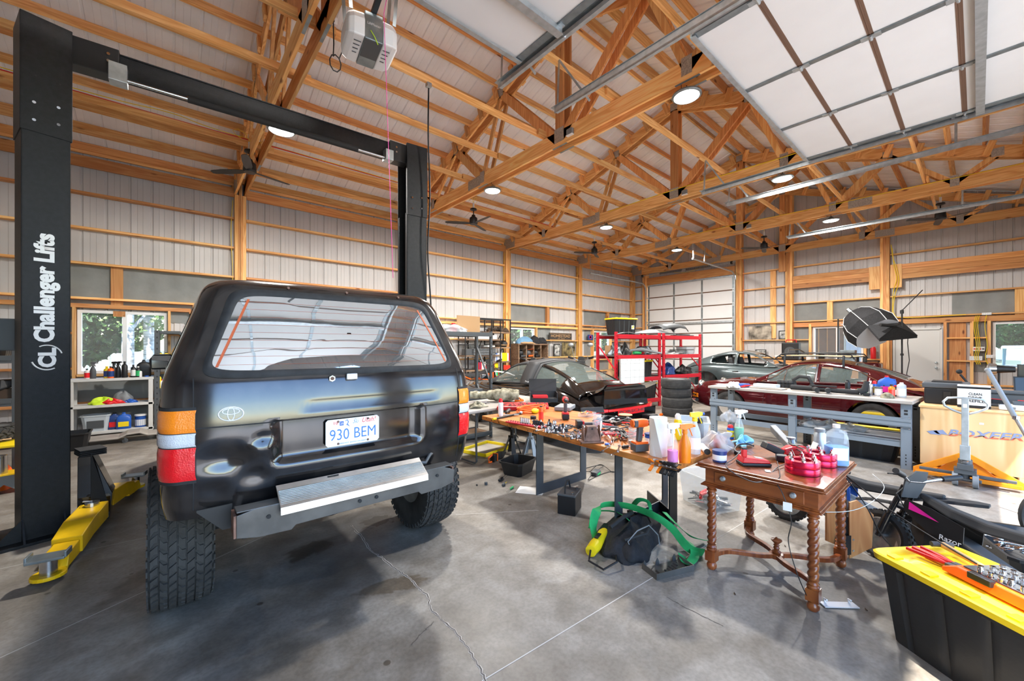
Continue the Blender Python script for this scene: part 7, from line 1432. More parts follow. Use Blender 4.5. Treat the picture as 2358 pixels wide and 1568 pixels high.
for k,(l,mt,y) in enumerate((('black and red power tool lying on the grey case','black',-.12),('second dark tool with red stripe on the crate','dark_grey',-.38),('black drill body at the right end of the crate','black',-.52))): t=thing('power_tool',l,'power tool',(7.40,y,CZ+(.056 if y>-.45 else 0)),.4*k-.3); m=MB(); m.loft([[Vector((-w,yy,0)),Vector((w,yy,0)),Vector((w*.7,yy,h)),Vector((-w*.7,yy,h))] for yy,w,h in ((-.12,.02,.03),(0,.03,.05),(.12,.025,.04))]); m.build('tool_body',mt,t,bevel=.008); m=MB(); m.box((0,0,.052),(.02,.16,.006)); m.build('stripe','red',t)
# desk at the end wall
t=thing('desk','long brown desk along the end wall under the right window','desk',(9.0,-.2,0),0); m=MB(); m.b2(-.1,.75,-1.0,.95,.86,.90); m.build('desk_top','brown_y',t,bevel=.004); m=MB(); m.b2(-.08,-.05,-.98,.93,.45,.86); m.build('front_panel','brown_z',t)
for y in (-.95,.0,.9):
    for x in (-.06,.7): m=MB(); m.b2(x-.04,x+.04,y-.04,y+.04,0,.86); m.build('leg','brown_z',t)
def D(x,y,h=.90): p=G(x,y,h); return p
t=thing('monitor','black computer monitor at the right edge on the desk','monitor',(9.3,-.62,.90),.1); m=MB(); m.b2(-.015,.015,-.30,.25,.10,.40); m.build('screen_housing','black',t,bevel=.004); m=MB(); m.b2(-.018,-.0155,-.29,.24,.11,.39); m.build('screen','screen',t); m=MB(); m.b2(-.02,.04,-.05,.05,0,.12); m.b2(-.08,.10,-.12,.12,0,.012); m.build('monitor_stand','black',t)
t=thing('laptop','open laptop with busy dark screen standing on the desk','laptop',(9.05,-.52,.90),.15); m=MB(); m.b2(-.12,.10,-.17,.17,0,.015); m.build('keyboard_base','dark_grey',t,bevel=.003); m=MB(); m.box((.12,0,.12),(.008,.34,.22),R=Matrix.Rotation(.18,3,'Y')); m.build('screen_lid','black',t); m=MB(); m.box((.114,0,.12),(.002,.31,.19),R=Matrix.Rotation(.18,3,'Y')); m.build('screen','screen',t)
t=thing('desk_lamp','round studio lamp head with clear front on a small stand on the desk','lamp',(9.1,-.20,.90),0); m=MB(); m.cyl((0,0,0),(0,0,.28),.012,seg=8); m.lathe([(0,0),(.07,0),(.07,.01),(0,.012)],(0,0,0),16); m.build('stand','black',t); m=MB(); m.lathe([(0,-.05),(.04,-.05),(.05,.05),(.06,.12),(0,.12)],(0,-.10,.33),18,'y',R=None); m.build('lamp_body','black',t,smooth=40); m=MB(); m.lathe([(0,.12),(.075,.12),(.085,.19),(.06,.21),(0,.22)],(0,-.10,.33),20,'y'); m.build('glass_dome','glass_mirror',t,smooth=40)
t=thing('microphone','black microphone on a boom arm above the desk','microphone',(9.0,.15,.90),0); m=MB(); m.tube([(0,-.12,0),(0,-.05,.12),(0,.02,.24)],.014,8); m.build('boom','black',t,smooth=60); m=MB(); m.ball((0,.03,.28),.035,12); m.build('mic_head','black_matte',t,smooth=60)
for k,(yy,zz,l) in enumerate(((.05,1.03,'small black box under the microphone'),(.30,1.0,'grey router on the desk left side'))): m=MB(); m.box((0,0,.015),(.12,.16,.03)); tag(m.build('router',['black','grey'][k],None,bevel=.004),l,'router',None,(9.0,yy,.90))
# wall plates and stickers
for y,z,w_,h_,l,mt in ((.03,1.26,.22,.11,'white switch plate with four toggles beside the right window','white'),(-.20,1.31,.14,.08,'white wall outlet with a plug beside the right window','white'),(-.02,1.50,.20,.11,'small printed card with red and black pictures on the stud ledge','paper'),(-.15,2.40,.16,.06,'small white box on the header above the stud bay','white')):
    t=thing('wall_plate',l,'wall plate',(XB-.16,y,z)); m=MB(); m.box((0,0,0),(.012,w_,h_)); m.build('plate',mt,t,bevel=.002)
    for k in range(4):
        q=MB(); q.box((-.008,-w_*.36+w_*.24*k,0),(.004,.012 if mt=='white' else .035,.03)); q.build('toggle' if mt=='white' else 'picture','offwhite' if mt=='white' else ('red' if k%2 else 'black'),t)
# studio lights
sp_=P(2077,799,z=9.3);
t=thing('studio_light','rectangular black softbox on a tall stand with a boom rod, right of the round one','studio light',(sp_.x,sp_.y,0),0)
m=MB(); m.cyl((0,0,.02),(0,0,2.42),.016,seg=10)
for a in (0,2.1,4.2): m.cyl((0,0,.5),(.45*math.cos(a),.45*math.sin(a),.02),.010,seg=8)
m.build('stand','black',t)
m=MB(); m.lathe([(0,0),(.03,0),(.03,.05),(0,.05)],(0,0,1.35),10); m.lathe([(0,0),(.035,0),(.035,.08),(0,.08)],(0,0,2.33),10); m.build('clamp','black',t)
r_=Vector((CB,-SB,0)); fw=Vector((SB,CB,0)); up=Vector((0,0,1))
m=MB(); m.cyl(up*2.40,up*2.40+r_*.48+up*.48,.010,seg=8); m.build('boom_rod','black',t)
def W3_(x,y,d=0): return P(x,y,z=9.3+d)-Vector((sp_.x,sp_.y,0))
m=MB(); F=[W3_(1995,747,.25),W3_(2077,740,.35),W3_(2113,772,.0),W3_(2025,780,-.25)]; Bk=[p+Vector((0,0,-.06)) for p in F];
m.loft([F,[p+Vector((0,0,-.065)) for p in F]]); m.build('softbox_rim','fabric_black',t,bevel=.01)
ap=W3_(2062,750,-.12); m=MB(); m.add([*F,ap],[(0,1,4),(1,2,4),(2,3,4),(3,0,4)]); m.build('softbox_fabric','fabric_black',t)
for p in F: m=MB(); m.cyl(p,ap,.006,seg=5); m.build('rib','black',t)
m=MB(); m.cyl(ap,ap+r_*-.35+up*.02,.035,seg=12); m.build('lamp_head','black',t)
m=MB(); q=[W3_(2092,758,0),W3_(2090,790,0),W3_(2094,830,0),W3_(2088,860,0),W3_(2092,900,.05)]; m.tube(q,.008,6); m.build('power_cable','black',t,smooth=60)
sp2=P(1930,799,z=9.9); t=thing('studio_light','large black parabolic softbox with pale round front tilted down, on the left stand','studio light',(sp2.x,sp2.y,0),0)
m=MB(); m.cyl((0,0,.02),(0,0,2.25),.016,seg=10)
for a in (0.5,2.6,4.7): m.cyl((0,0,.5),(.4*math.cos(a),.4*math.sin(a),.02),.010,seg=8)
m.build('stand','black',t)
def W2_(x,y,d=0): return P(x,y,z=9.9+d)-Vector((sp2.x,sp2.y,0))
vv=(r_*.895+fw).normalized(); rq=(r_-fw*.895).normalized()
ctr=W2_(2020,770,-.20); ax2=ax=(-vv*.5+(rq*.63-up*.77)*.87).normalized(); e1=(rq*.77+up*.63).normalized(); e2=ax.cross(e1).normalized(); back=ctr-ax*.85
m=MB(); rings=[[back.lerp(ctr,f)+(e1*math.cos(2*PI*k/16)+e2*math.sin(2*PI*k/16))*rr_*(1.0 if k%2==0 else .95) for k in range(16)] for f,rr_ in ((0,.08),(.15,.30),(.4,.46),(.7,.53),(1,.48))]
m.loft(rings,caps=False); m.build('softbox_shell','fabric_black',t)
for k in range(0,16,2): m=MB(); m.tube([r[k]+(r[k]-back.lerp(ctr,.5)).normalized()*.004 for r in rings],.007,5); m.build('rib_piping','white',t)
mat('diffuser_cloth',(.78,.81,.90),.8); m=MB(); m.add([p for p in rings[-1]]+[ctr+ax2*.01],[(k,(k+1)%16,16) for k in range(16)]); m.build('front_diffuser','diffuser_cloth',t)
m=MB(); m.cyl(back,back-ax*.16,.05,seg=12); m.build('mount_ring','galv_dark',t)
text('Light Dome','printed_word','white',t,rings[2][6].lerp(rings[3][6],.3)-vv*.05,(r_*.7-up*.55),(r_*.4+up*.8),.30,.06,.002,0,.3)
# speaker, pictures on ledges, coffee corner
t=thing('speaker','black portable speaker with red handle on the ledge by the central post','speaker',(15.35,4.10-.15,1.12)); m=MB(); m.b2(-.14,.14,-.24,.24,0,.58); m.build('speaker_body','black',t,bevel=.04); m=MB(); m.tube([(0,-.15,.56),(0,-.13,.66),(0,.13,.66),(0,.15,.56)],.018,8); m.build('carry_handle','red',t,smooth=60); m=MB(); m.lathe([(0,0),(.15,0),(.16,.01),(0,.012)],(-.145,0,.28),24,'x'); m.build('grille','dark_grey',t)
t=thing('side_cabinet','low dark cabinet under the central window carrying kitchen things','cabinet',(15.2,3.3,0)); m=MB(); m.b2(-.28,.28,-1.4,1.0,0,1.08); m.build('cabinet_body','brown_z',t,bevel=.01); m=MB(); m.b2(-.30,.30,-1.42,1.02,1.08,1.12); m.build('counter_top','brown_y',t)
def frame(label,loc,rz,w,h,mt,pic,ax='x',mb=.02,col=None):
    t=thing('picture_frame',label,'picture',loc,rz); m=MB()
    for a in ((-w/2,w/2,0,mb),(-w/2,w/2,h-mb,h),(-w/2,-w/2+mb,mb,h-mb),(w/2-mb,w/2,mb,h-mb)): m.b2(a[0],a[1],-.012,.012,a[2],a[3])
    m.build('frame',mt,t); m=MB(); m.b2(-w/2+mb,w/2-mb,-.006,.006,mb,h-mb); m.build('picture',pic,t); return t
mat('photo_sepia',(.10,.08,.05),.5,0,.7,3,col2=(.62,.53,.42)); mat('photo_grey',(.08,.08,.08),.5,0,.6,9,col2=(.65,.65,.62)); mat('photo_dark',(.02,.018,.012),.3,0,.6,5,col2=(.35,.27,.12)); mat('board_dark',(.035,.03,.027),.6,0,.3,20)
RZB=-PI/2
frame('sepia print of a dusty landscape leaning on the ledge right of the garage door',(XB-.11,5.03,1.812),RZB,.72,.48,'photo_sepia','photo_sepia',mb=.004)
frame('small black framed portrait on the same ledge, by the post',(XB-.11,4.33,1.812),RZB,.24,.30,'black','photo_grey',mb=.025); m=MB()
frame('black framed landscape photo on the lower ledge right of the garage door',(XB-.11,5.0,1.20),RZB,.34,.26,'black','photo_grey',mb=.02); frame('wide dark framed print half hidden behind the grey-green car',(XB-.11,4.7,.60),RZB,.85,.36,'board_dark','photo_dark',mb=.03)
m=MB(); m.box((0,0,.035),(.03,.14,.07)); tag(m.build('small_box','white',None,bevel=.004),'small white box on the lower ledge right of the garage door','box',None,(XB-.10,4.5,1.20))
frame('framed print leaning on the window wall ledge, left of the dark landscape',(10.80,YA-.12,1.20),0,.34,.46,'black','photo_grey',mb=.03); frame('dark landscape photograph of a rocky trail leaning on the window wall',(11.45,YA-.12,1.20),0,.72,.52,'photo_dark','photo_dark',mb=.004)
t=thing('wooden_sign','dark wooden sign reading homestead on the window wall ledge','sign',(10.98,YA-.13,1.81)); m=MB(); m.b2(-.60,.62,-.012,.012,0,.26); m.build('sign_board','board_dark',t,bevel=.003)
for a in ((-.58,.60,.235,.245),(-.58,.60,.015,.025)): m=MB(); m.b2(a[0],a[1],-.014,-.012,a[2],a[3]); m.build('border_line','card',t)
text('HOMESTEAD','lettering','card',t,(.01,-.0135,.15),(1,0,0),(0,0,1),1.05,.11,.001,.012); text('Est. 2016','small_lettering','card',t,(.03,-.0135,.055),(1,0,0),(0,0,1),.36,.04,.001)
m=MB(); m.box((0,0,.12),(.42,.05,.22)); o=m.build('banner_roll','navy',None,bevel=.02); tag(o,'dark blue pouch with colourful round patch on the window wall ledge','pouch',None,(12.80,YA-.12,1.812)); m=MB(); m.lathe([(.05,0),(.07,0),(.07,.004),(.05,.004),(.05,0)],(-.08,-.034,.13),18,'y'); m.build('round_patch','magenta',o)
# kitchen things by the central window
kt=[(3.9-.5,'white kettle on the counter under the central window','offwhite',.09,.20),(3.1,'black coffee maker on the counter','black',.08,.28),(2.95,'glass jar on the counter behind the roof rack','clear',.05,.16),(2.75,'second glass jar on the counter behind the roof rack','clear',.05,.18),(2.35,'tall white canister on the counter near the right window frame','white',.06,.2),(2.1,'dark jar at the right end of the counter','dark_grey',.05,.15)]
for y,l,mt,r,h in kt: bottle(l,(15.1,y,1.121),h,r,mt,'black',neck=.7,shoulder=.75,nm='jar',cat='jar')
t=thing('fire_extinguisher','red fire extinguisher on the stud right of the central window','fire extinguisher',(XB-.28,2.0,1.20)); m=MB(); m.lathe([(0,0),(.06,0),(.065,.02),(.065,.30),(.03,.37),(0,.38)],(0,0,0),18); m.build('cylinder','red',t,smooth=40); m=MB(); m.box((0,0,.40),(.03,.10,.04)); m.tube([(0,.02,.38),(-.03,.08,.3),(-.04,.07,.12)],.01,6); m.build('valve','black',t)
t=thing('mini_fridge','dark red rounded mini fridge by the beige door','fridge',(14.9,1.95,0)); m=MB(); m.b2(-.25,.25,-.24,.24,0,1.12); m.build('fridge_body','car_maroon',t,bevel=.05); m=MB(); m.b2(-.27,-.25,-.22,.22,.1,1.05); m.build('fridge_door','car_maroon',t,bevel=.02); m=MB(); m.b2(-.30,-.28,.15,.18,.6,.9); m.build('handle','chrome',t,bevel=.005)
t=thing('espresso_machine','black and steel espresso machine right of the counter jars','coffee machine',(15.0,2.45,1.121)); m=MB(); m.b2(-.15,.15,-.17,.17,0,.06); m.b2(0,.15,-.17,.17,.06,.26); m.b2(-.15,.15,-.17,.17,.26,.34); m.build('machine_body','galv_dark',t,bevel=.01); m=MB(); m.cyl((-.08,0,.26),(-.08,0,.2),.035,seg=12); m.cyl((-.08,0,.22),(-.2,0,.22),.012,seg=8); m.build('portafilter','black',t)
# ================================================================ LEFT SIDE: WINDOW SHELF, RACKS
mat('shelf_plastic',(.58,.57,.54),.5)
t=thing('plastic_shelf','beige plastic shelf unit under the window behind the lift column','shelf',(-.76,9.72,0));
for z in (.14,.58,1.02): m=MB(); m.b2(-.52,.52,-.20,.20,z-.045,z); m.build('shelf_board','shelf_plastic',t,bevel=.006)
for x in (-.48,.48):
    for y in (-.17,.17): m=MB(); m.b2(x-.03,x+.03,y-.03,y+.03,0,.976); m.build('leg','shelf_plastic',t,bevel=.004)
def L_(x,z,y=9.66): # shelf position from pixel column
    mm=(x-1179)/FPX; return (y*(CB*mm+SB)/(CB-SB*mm),y,z+.001)
for x,h,r,mt,cap,lb,l in ((200,.17,.033,'offwhite','black','lens_red','small red and white labelled bottle, leftmost on the window shelf'),(255,.2,.04,'orange','black','navy','orange and blue bottle among the black sprayers on the window shelf'),(287,.28,.04,'black','black',None,'tall plain black bottle in the middle of the window shelf'),(307,.22,.035,'black','black','offwhite','black bottle with white round label on the window shelf'),(318,.19,.035,'black','white','green','green labelled black bottle on the window shelf'),(322,.13,.03,'offwhite','white',None,'short pale bottle in front of the black jug')): bottle(l,L_(x,1.02,9.60+.0),h,r,mt,cap,lb)
bottle('yellow and blue oil can on the window shelf',L_(246,1.02),.20,.04,'tote_yellow','tote_yellow','navy',neck=.4)
for x,l in ((214,'grey spray bottle on the left of the window shelf'),(262,'black trigger spray bottle on the window shelf, left of the pair'),(272,'black trigger spray bottle on the window shelf, right of the pair')): sprayer(l,L_(x,1.02),.30,.04,'black' if x>214 else 'dark_grey','black' if x>214 else 'grey')
jug('black jug with handle at the right end of the window shelf',L_(331,1.02,9.75),.30,.20,.11,'black','black',None,rz=0)
m=MB(); m.box((0,0,.015),(.08,.05,.03)); tag(m.build('sponge','brown_x',None,bevel=.004),'small brown sponge on the window shelf','sponge',None,L_(303,1.02))
m=MB(); m.lathe([(0,0),(.03,0),(.03,.02),(0,.02)],(0,0,0),14); tag(m.build('lid','blue',None),'small blue lid at the right edge of the window shelf','lid',None,L_(338,1.02,9.62))
mat('lime',(.55,.75,.03),.7)
lump('hi_vis_cloth','bright yellow green cloth on the middle shelf under the window','cloth',L_(237,.58),.16,.09,.10,'lime',4,.35); lump('red_cloth','red strap bundle next to the yellow green cloth','cloth',L_(258,.58,9.62),.14,.06,.07,'red',8,.5); lump('wash_mitt','fluffy grey wash mitt on the middle shelf','mitt',L_(284,.58,9.75),.14,.10,.19,'grey',5,.12); lump('blue_cloth','small blue cloth on the middle shelf right of the mitt','cloth',L_(300,.58),.10,.06,.05,'blue',6,.4)
t=obin('clear bucket with dark label on the bottom shelf under the window',L_(222,.14,9.68),0,.34,.28,.27,'milky','bucket'); q=MB(); q.box((0,-.13,.12),(.2,.004,.13)); q.build('label_panel','dark_grey',t)
jug('dark navy jug with red label on the bottom shelf',L_(264,.14),.28,.18,.11,'navy','black',None,rz=0,lb='lens_red'); jug('bright blue detergent jug with yellow badge on the bottom shelf',L_(285,.14,9.60),.28,.19,.12,'blue','blue',None,rz=0,lb='tote_yellow'); bottle('round blue tub with white band on the bottom shelf',L_(324,.14),.22,.075,'blue','white','plate_white',neck=.95,shoulder=.85,nm='tub',cat='tub')
t=thing('mechanic_creeper','grey plastic mechanic creeper on casters in front of the window shelf','creeper',(-.55,9.15,0),.0); m=MB(); m.loft([[Vector((x,-.20,z)),Vector((x,.22,z)),Vector((x,.22,z+.03)),Vector((x,-.20,z+.03))] for x,z in ((-.62,.10),(-.5,.07),(-.1,.07),(.0,.12),(.15,.13),(.25,.08),(.6,.08),(.75,.11))]); m.build('creeper_bed','bench_top',t,bevel=.01)
for x in (-.5,-.02,.6): m=MB(); m.cyl((x,-.19,.035),(x,-.15,.035),.035,seg=14); m.b2(x-.01,x+.01,-.2,-.14,.03,.08); m.build('caster','dark_grey',t)
obin('black plastic crate at the foot of the window shelf by the lift column',(-1.12,8.9,0),0,.34,.40,.26)
rack('boltless_rack','black slotted steel rack beside the window, half hidden by the car','(0)' and (.38,9.55,0),0,1.15,.42,1.85,(.35,.80,1.25,1.84),'dark_grey',.05,cat='shelf rack')
for x,z,l,mt in ((369,1.25,'left yellow jug on the slotted rack behind the door mirror','tote_yellow'),(383,1.25,'right yellow jug on the slotted rack behind the door mirror','tote_yellow')): jug(l,L_(x,z,9.72),.20,.17,.12,mt,'black',None,rz=0)
for x,z,l,mt,h in ((396,1.25,'white bottle with red cap on the slotted rack','white',.18),(407,1.25,'tall white bottle on the slotted rack','white',.26),(411,1.25,'small red bottle in front of the white bottle on the slotted rack','red',.17),(421,1.25,'pale bottle at the right of the slotted rack','milky',.24),(365,.80,'yellow spray can on the lower slotted rack shelf','tote_yellow',.26),(374,.80,'orange and white tube on the lower slotted rack shelf','white',.16),(386,.80,'clear bottle on the lower slotted rack shelf','clear',.27),(398,.80,'second clear bottle on the lower slotted rack shelf','clear',.25)): bottle(l,L_(x,z,9.68 if x!=411 else 9.60),h,.04,mt,'red' if mt=='white' else 'black',neck=.4)
m=MB(); m.tube([(.25*math.cos(a*.4)-.05*0,.15*math.sin(a*.4),.03+.05*math.sin(a*.2)+.06) for a in range(16)],.012,6); m.b2(-.3,.35,-.15,.15,0,.05); tag(m.build('coiled_hose','black_matte',None),'black hose and tray on top of the slotted rack','hose',None,(.5,9.75,1.84))
p=L_(376,.35,9.7); m=MB(); m.lathe([(0,0),(.10,0),(.12,.12),(.09,.24),(.03,.28),(0,.28)],(0,0,0),18); tag(m.build('metal_kettle','alu',None,smooth=40),'silver can on the low shelf of the slotted rack','can',None,p)
# rack at the far left edge
lr=rack('pallet_rack','dark green steel rack cut off by the left edge of the photo',(-1.98,7.35,0),0,1.2,.6,1.85,(.45,.95,1.45),'dark_grey',.09,deck='ply',cat='shelf rack')
tote('storage_tote','yellow lidded tote with dark windows on the upper shelf of the left rack',(-1.72,7.6,1.45),0,.55,.45,.33);
t=thing('motorcycle_seat','brown and black motorcycle seat on the left rack','seat',(-1.62,7.45,.95)); m=MB(); m.loft([[Vector((x,-w,z)),Vector((x,w,z)),Vector((x,w*.7,z+h)),Vector((x,-w*.7,z+h))] for x,w,z,h in ((-.3,.08,.10,.05),(-.1,.14,.10,.10),(.12,.13,.10,.12),(.22,.08,.14,.08))]); m.build('seat_cushion','black',t,bevel=.02); m=MB(); m.b2(-.28,.2,-.1,.1,0,.11); m.build('seat_base','leather',t)
tt=thing('spare_tyre','knobbly tyre lying on the low shelf of the left rack','tyre',(-1.55,7.2,.60),0); tt.rotation_euler=(0,PI/2,0); w_=tyre('tyre',.24,.14,None,rimr=.14,knob=.01,nc=24,rows=4)
for ch in list(w_.children):
    ch.parent=tt
bpy.data.objects.remove(w_)
lump('orange_cover','orange plastic piece under the left rack','plastic part',(-1.55,6.95,0),.22,.18,.38,'orange',7,.3)
m=MB(); m.prism([(-.3,-.2),(.3,-.2),(.25,.25),(-.2,.2)],.03,(0,0,0)); tag(m.build('yellow_panel','tote_yellow',None,bevel=.008),'yellow plastic panel lying across the lowest shelf of the left rack','panel',None,(-1.5,7.0,.46))
m=MB(); m.b2(-.06,.06,-.05,.05,0,.27); tag(m.build('wall_box','dark_grey',None,bevel=.006),'dark grey box fixed on the back of the near lift column','electrical box',None,(-1.05,5.35,1.52))
t=thing('lift_adapter_stand','grey stand with a yellow plate holding a polished steel cylinder, left of the lift','adapter stand',(-1.36,6.72,0),.3); m=MB(); m.prism([(-.22,0),(-.12,0),(0,.10),(.12,0),(.22,0),(.10,.20),(-.10,.20)],.14,(0,.07,0),(1,0,0),(0,0,1)); m.build('stand','grey',t); m=MB(); m.prism([(-.28,-.1),(.26,-.12),(.28,.1),(-.2,.14)],.012,(0,0,.20)); m.build('top_plate','yellow',t); m=MB(); m.lathe([(0,0),(.055,0),(.055,.19),(.045,.19),(.045,.15),(0,.15)],(-.02,0,.212),24); m.build('steel_cylinder','steel',t,smooth=40)
m=MB(); m.b2(-.3,.25,-.25,.25,0,.09); m.b2(-.25,.1,-.15,.15,.09,.14); tag(m.build('black_tray','black',None,bevel=.02),'low black equipment tray on the floor left of the lift base','tray',None,(-1.52,5.75,0))
# ================================================================ BEHIND THE CAR, RIGHT: RACKS AND SHELVES ALONG THE WINDOW WALL
rack('boltless_rack','dark grey slotted steel rack just right of the car, near the black sports car',(3.62,5.50,0),0,1.2,.42,1.82,(.10,.72,1.80),'dark_grey',.07,deck='shelf_wood',pw=.04,cat='shelf rack')
lump('plastic_wrap','crumpled clear plastic wrap on top of the grey rack','wrapping',(3.55,5.7,1.80),.32,.18,.12,'bag',15,.3)
bottle('small red lantern on top of the grey rack behind the car',(3.68,5.85,1.80),.16,.06,'red','red',neck=.5,shoulder=.5)
m=MB(); m.box((0,0,.15),(.50,.02,.30)); tag(m.build('cork_board','card',None),'brown cork board standing on the grey rack','board',None,(4.0,5.86,1.80),.05)
m=MB(); m.cyl((0,0,0),(-.03,0,.45),.004,seg=6); tag(m.build('antenna','black',None),'thin black rod standing on the tall shelf','rod',None,(7.2,9.65,1.80))
t=thing('battery_box','black and grey tool box on the middle shelf of the grey rack','box',(3.9,5.6,.72)); m=MB(); m.box((0,0,.06),(.3,.2,.12)); m.build('box_body','dark_grey',t,bevel=.01); m=MB(); m.box((0,-.102,.07),(.06,.004,.06)); m.build('latch','steel',t)
lump('parts_heap','heap of black and orange motor parts on the middle shelf of the grey rack','parts',(3.45,5.65,.72),.2,.14,.14,'dark_grey',17,.5)
et=thing('etagere','tall black metal and wood shelf against the window wall','shelf',(7.28,9.78,0))
m=MB()
for x in (-.84,-.50,.12,.46,.86):
    for y in (-.18,.18): m.b2(x-.015,x+.015,y-.015,y+.015,0,2.40)
for z in (2.40,):
    for y in (-.18,.18): m.b2(-.86,.88,y-.018,y+.018,z-.02,z+.02)
for z in (2.1,1.62,.9,.4):
    for a,b in ((-.84,-.50),(.12,.46)):
        for y in (-.18,.18): m.b2(a,b,y-.012,y+.012,z-.012,z+.012)
m.build('frame','black',et)
for a,b,z in ((.0,.88,2.02),(-.86,.46,1.79),(.0,.88,1.55),(-.86,.46,1.31),(.0,.88,1.11),(-.86,.3,.88),(0,.88,.66),(-.86,.88,.35)): m=MB(); m.b2(a,b,-.19,.19,z-.045,z); m.build('wood_shelf','shelf_wood',et)
for (xa,za,xb,zb) in ((-.4,1.31,-.6,1.75),(-.2,1.35,-.02,1.75),(.5,1.55,.75,2.0),(.45,.9,.8,1.5),(.3,1.31,.4,1.5)): m=MB(); m.bar((xa,.15,za),(xb,.15,zb),.02,.02); m.build('diagonal_brace','black',et)
def E_(x,z,y=0): return (7.28+x,9.72+y,z+.001)
rg=random.Random(33)
cols=['plate_white','navy','red','tote_yellow','orange','green','blue','shelf_wood','offwhite','black','lens_bright']
CN={'plate_white':'white','navy':'navy','offwhite':'cream','tote_yellow':'yellow','lens_bright':'scarlet'}
def books(x0,x1,z,grp,desc,pal,y=0,hh=(.16,.24)):
    x=x0
    while x<x1:
        w_=rg.uniform(.018,.045); h=rg.uniform(*hh); m=MB(); m.b2(0,w_,-.08,.08,0,h); m.k=1; m.b2(.003,w_-.003,-.076,.0802,.002,h-.003); c=rg.choice(pal); o=m.build('book',[c,'paper'],None); tag(o,desc.replace('book','%s book'%CN.get(c,c)),'book',grp,E_(x,z,y)); x+=w_+.001
books(-.34,.0,.88,'striped books on the low left shelf','thin book in the row on the low left shelf of the tall black unit',['plate_white','navy','red','offwhite']); books(.05,.40,.88,'orange books on the low shelf','book on the low shelf of the tall black unit',['orange','tote_yellow'])
books(.30,.52,1.11,'blue and white books on the right shelf','tall book on the right shelf of the tall black unit',['blue','plate_white','plate_white'],0,(.22,.26)); books(.56,.74,1.11,'yellow books on the right shelf','upright book on the right shelf of the tall black unit',['tote_yellow'],0,(.24,.26)); books(.76,.84,1.11,'red striped books on the right shelf','striped book at the right end of the shelf',['lens_bright','plate_white'],0,(.22,.25)); books(.05,.55,.66,'green and red magazines on the lowest right shelf','low book behind the white motorcycle',['green','red','plate_white'],0,(.17,.2))
for x,mt,l in ((.40,'leather','brown round helmet on the tall black shelf'),(.68,'black','dark round helmet with brown trim on the tall black shelf')):
    t=thing('helmet',l,'helmet',E_(x,1.55)); m=MB(); m.ball((0,0,.09),.125,18,(1,1.05,.95)); m.build('helmet_shell',mt,t,smooth=60); m=MB(); m.lathe([(.118,0),(.128,0),(.128,.03),(.118,.03)],(0,0,.05),20); m.build('rim','card',t)
m=MB(); m.b2(-.14,.14,-.1,.1,0,.05); tag(m.build('paper_stack','paper',None),'stack of white papers beside the brown helmet','papers',None,E_(.12,1.55))
for x,l,s in ((.16,'dark brown boots on the top right shelf, left pair',3),(.44,'brown leather figure group in the middle of the top right shelf',5),(.70,'dark leather shoes at the right end of the top right shelf',9)): lump('shoes',l,'shoes',E_(x,2.02),.14,.10,.11,'leather',s,.5)
t=thing('wire_basket','grey wire basket on the middle left shelf','basket',E_(-.16,1.31)); m=MB()
for k in range(17): m.b2(-.40+.05*k-.004,-.40+.05*k+.004,-.16,-.152,0,.24)
for z in (0,.08,.16,.24): m.b2(-.41,.41,-.162,-.15,z-.004,z+.004); m.b2(-.41,-.40,-.16,.16,z-.004,z+.004); m.b2(.40,.41,-.16,.16,z-.004,z+.004)
m.build('wires','dark_grey',t); m=MB(); m.b2(-.40,.40,-.14,.15,0,.19); m.build('basket_contents','grey',t)
m=MB(); m.box((0,0,.09),(.24,.2,.18)); tag(m.build('grey_box','dark_grey',None,bevel=.006),'dark box at the left end of the basket shelf','box',None,E_(-.70,1.31)); m=MB(); m.b2(-.3,.3,-.12,.12,0,.10); tag(m.build('white_box','paper',None),'long white box on the upper left shelf','box',None,E_(-.25,1.79)); m=MB(); m.b2(-.08,.08,-.1,.1,0,.12); tag(m.build('small_box','offwhite',None),'small white printed box beside the long one','box',None,E_(.26,1.79))
# cubby with helmets
cu=thing('cubby_cabinet','weathered wooden cubby cabinet holding motorcycle helmets','cabinet',(9.12,9.55,0))
m=MB();
for x in (-.66,-.33,.0,.33,.66): m.b2(x-.02,x+.02,.0,.42,0,1.62)
m.build('upright_board','shelf_wood',cu)
for z in (1.66,1.20,.76,.32): m=MB(); m.b2(-.70,.70,-.01,.43,z-.04,z); m.build('shelf_board','shelf_wood',cu)
m=MB(); m.b2(-.68,.68,.41,.43,0,1.62); m.build('back_board','brown_x',cu)
def mxh(label,x,mt,vis):
    t=thing('helmet',label,'helmet',(9.12+x,9.70,1.201),.4); m=MB(); m.ball((0,0,.15),.125,18,(.9,1.08,1)); m.build('helmet_shell',mt,t,smooth=60); m=MB(); m.loft([[Vector((-w,y,z)),Vector((w,y,z)),Vector((w,y-.01,z+.01)),Vector((-w,y-.01,z+.01))] for y,w,z in ((-.05,.10,.25),(-.22,.08,.28))]); m.loft([[Vector((-w,y,z)),Vector((w,y,z)),Vector((w,y,z+.05)),Vector((-w,y,z+.05))] for y,w,z in ((-.09,.09,.03),(-.20,.05,.04))]); m.build('peak_and_chin',vis,t,bevel=.005); m=MB(); m.ball((0,-.07,.16),.085,12,(1,.6,.6)); m.build('visor_opening','black_matte',t)
mxh('black motocross helmet in the left cubby','x' and -.50,'black','dark_grey'); mxh('black and orange patterned motocross helmet in the second cubby',-.165,'dark_grey','orange'); mxh('black helmet lying in the third cubby',.165,'black','black')
t=lump('duffel_bag','light blue duffel bag on top of the helmet cabinet','bag',(8.85,9.72,1.66),.36,.2,.22,mat('denim',(.13,.27,.42),.8) and 'denim',12,.12); t=lump('brown_bag','tan leather bag under the blue duffel','bag',(8.85,9.62,1.66),.34,.16,.07,'card',3,.15)
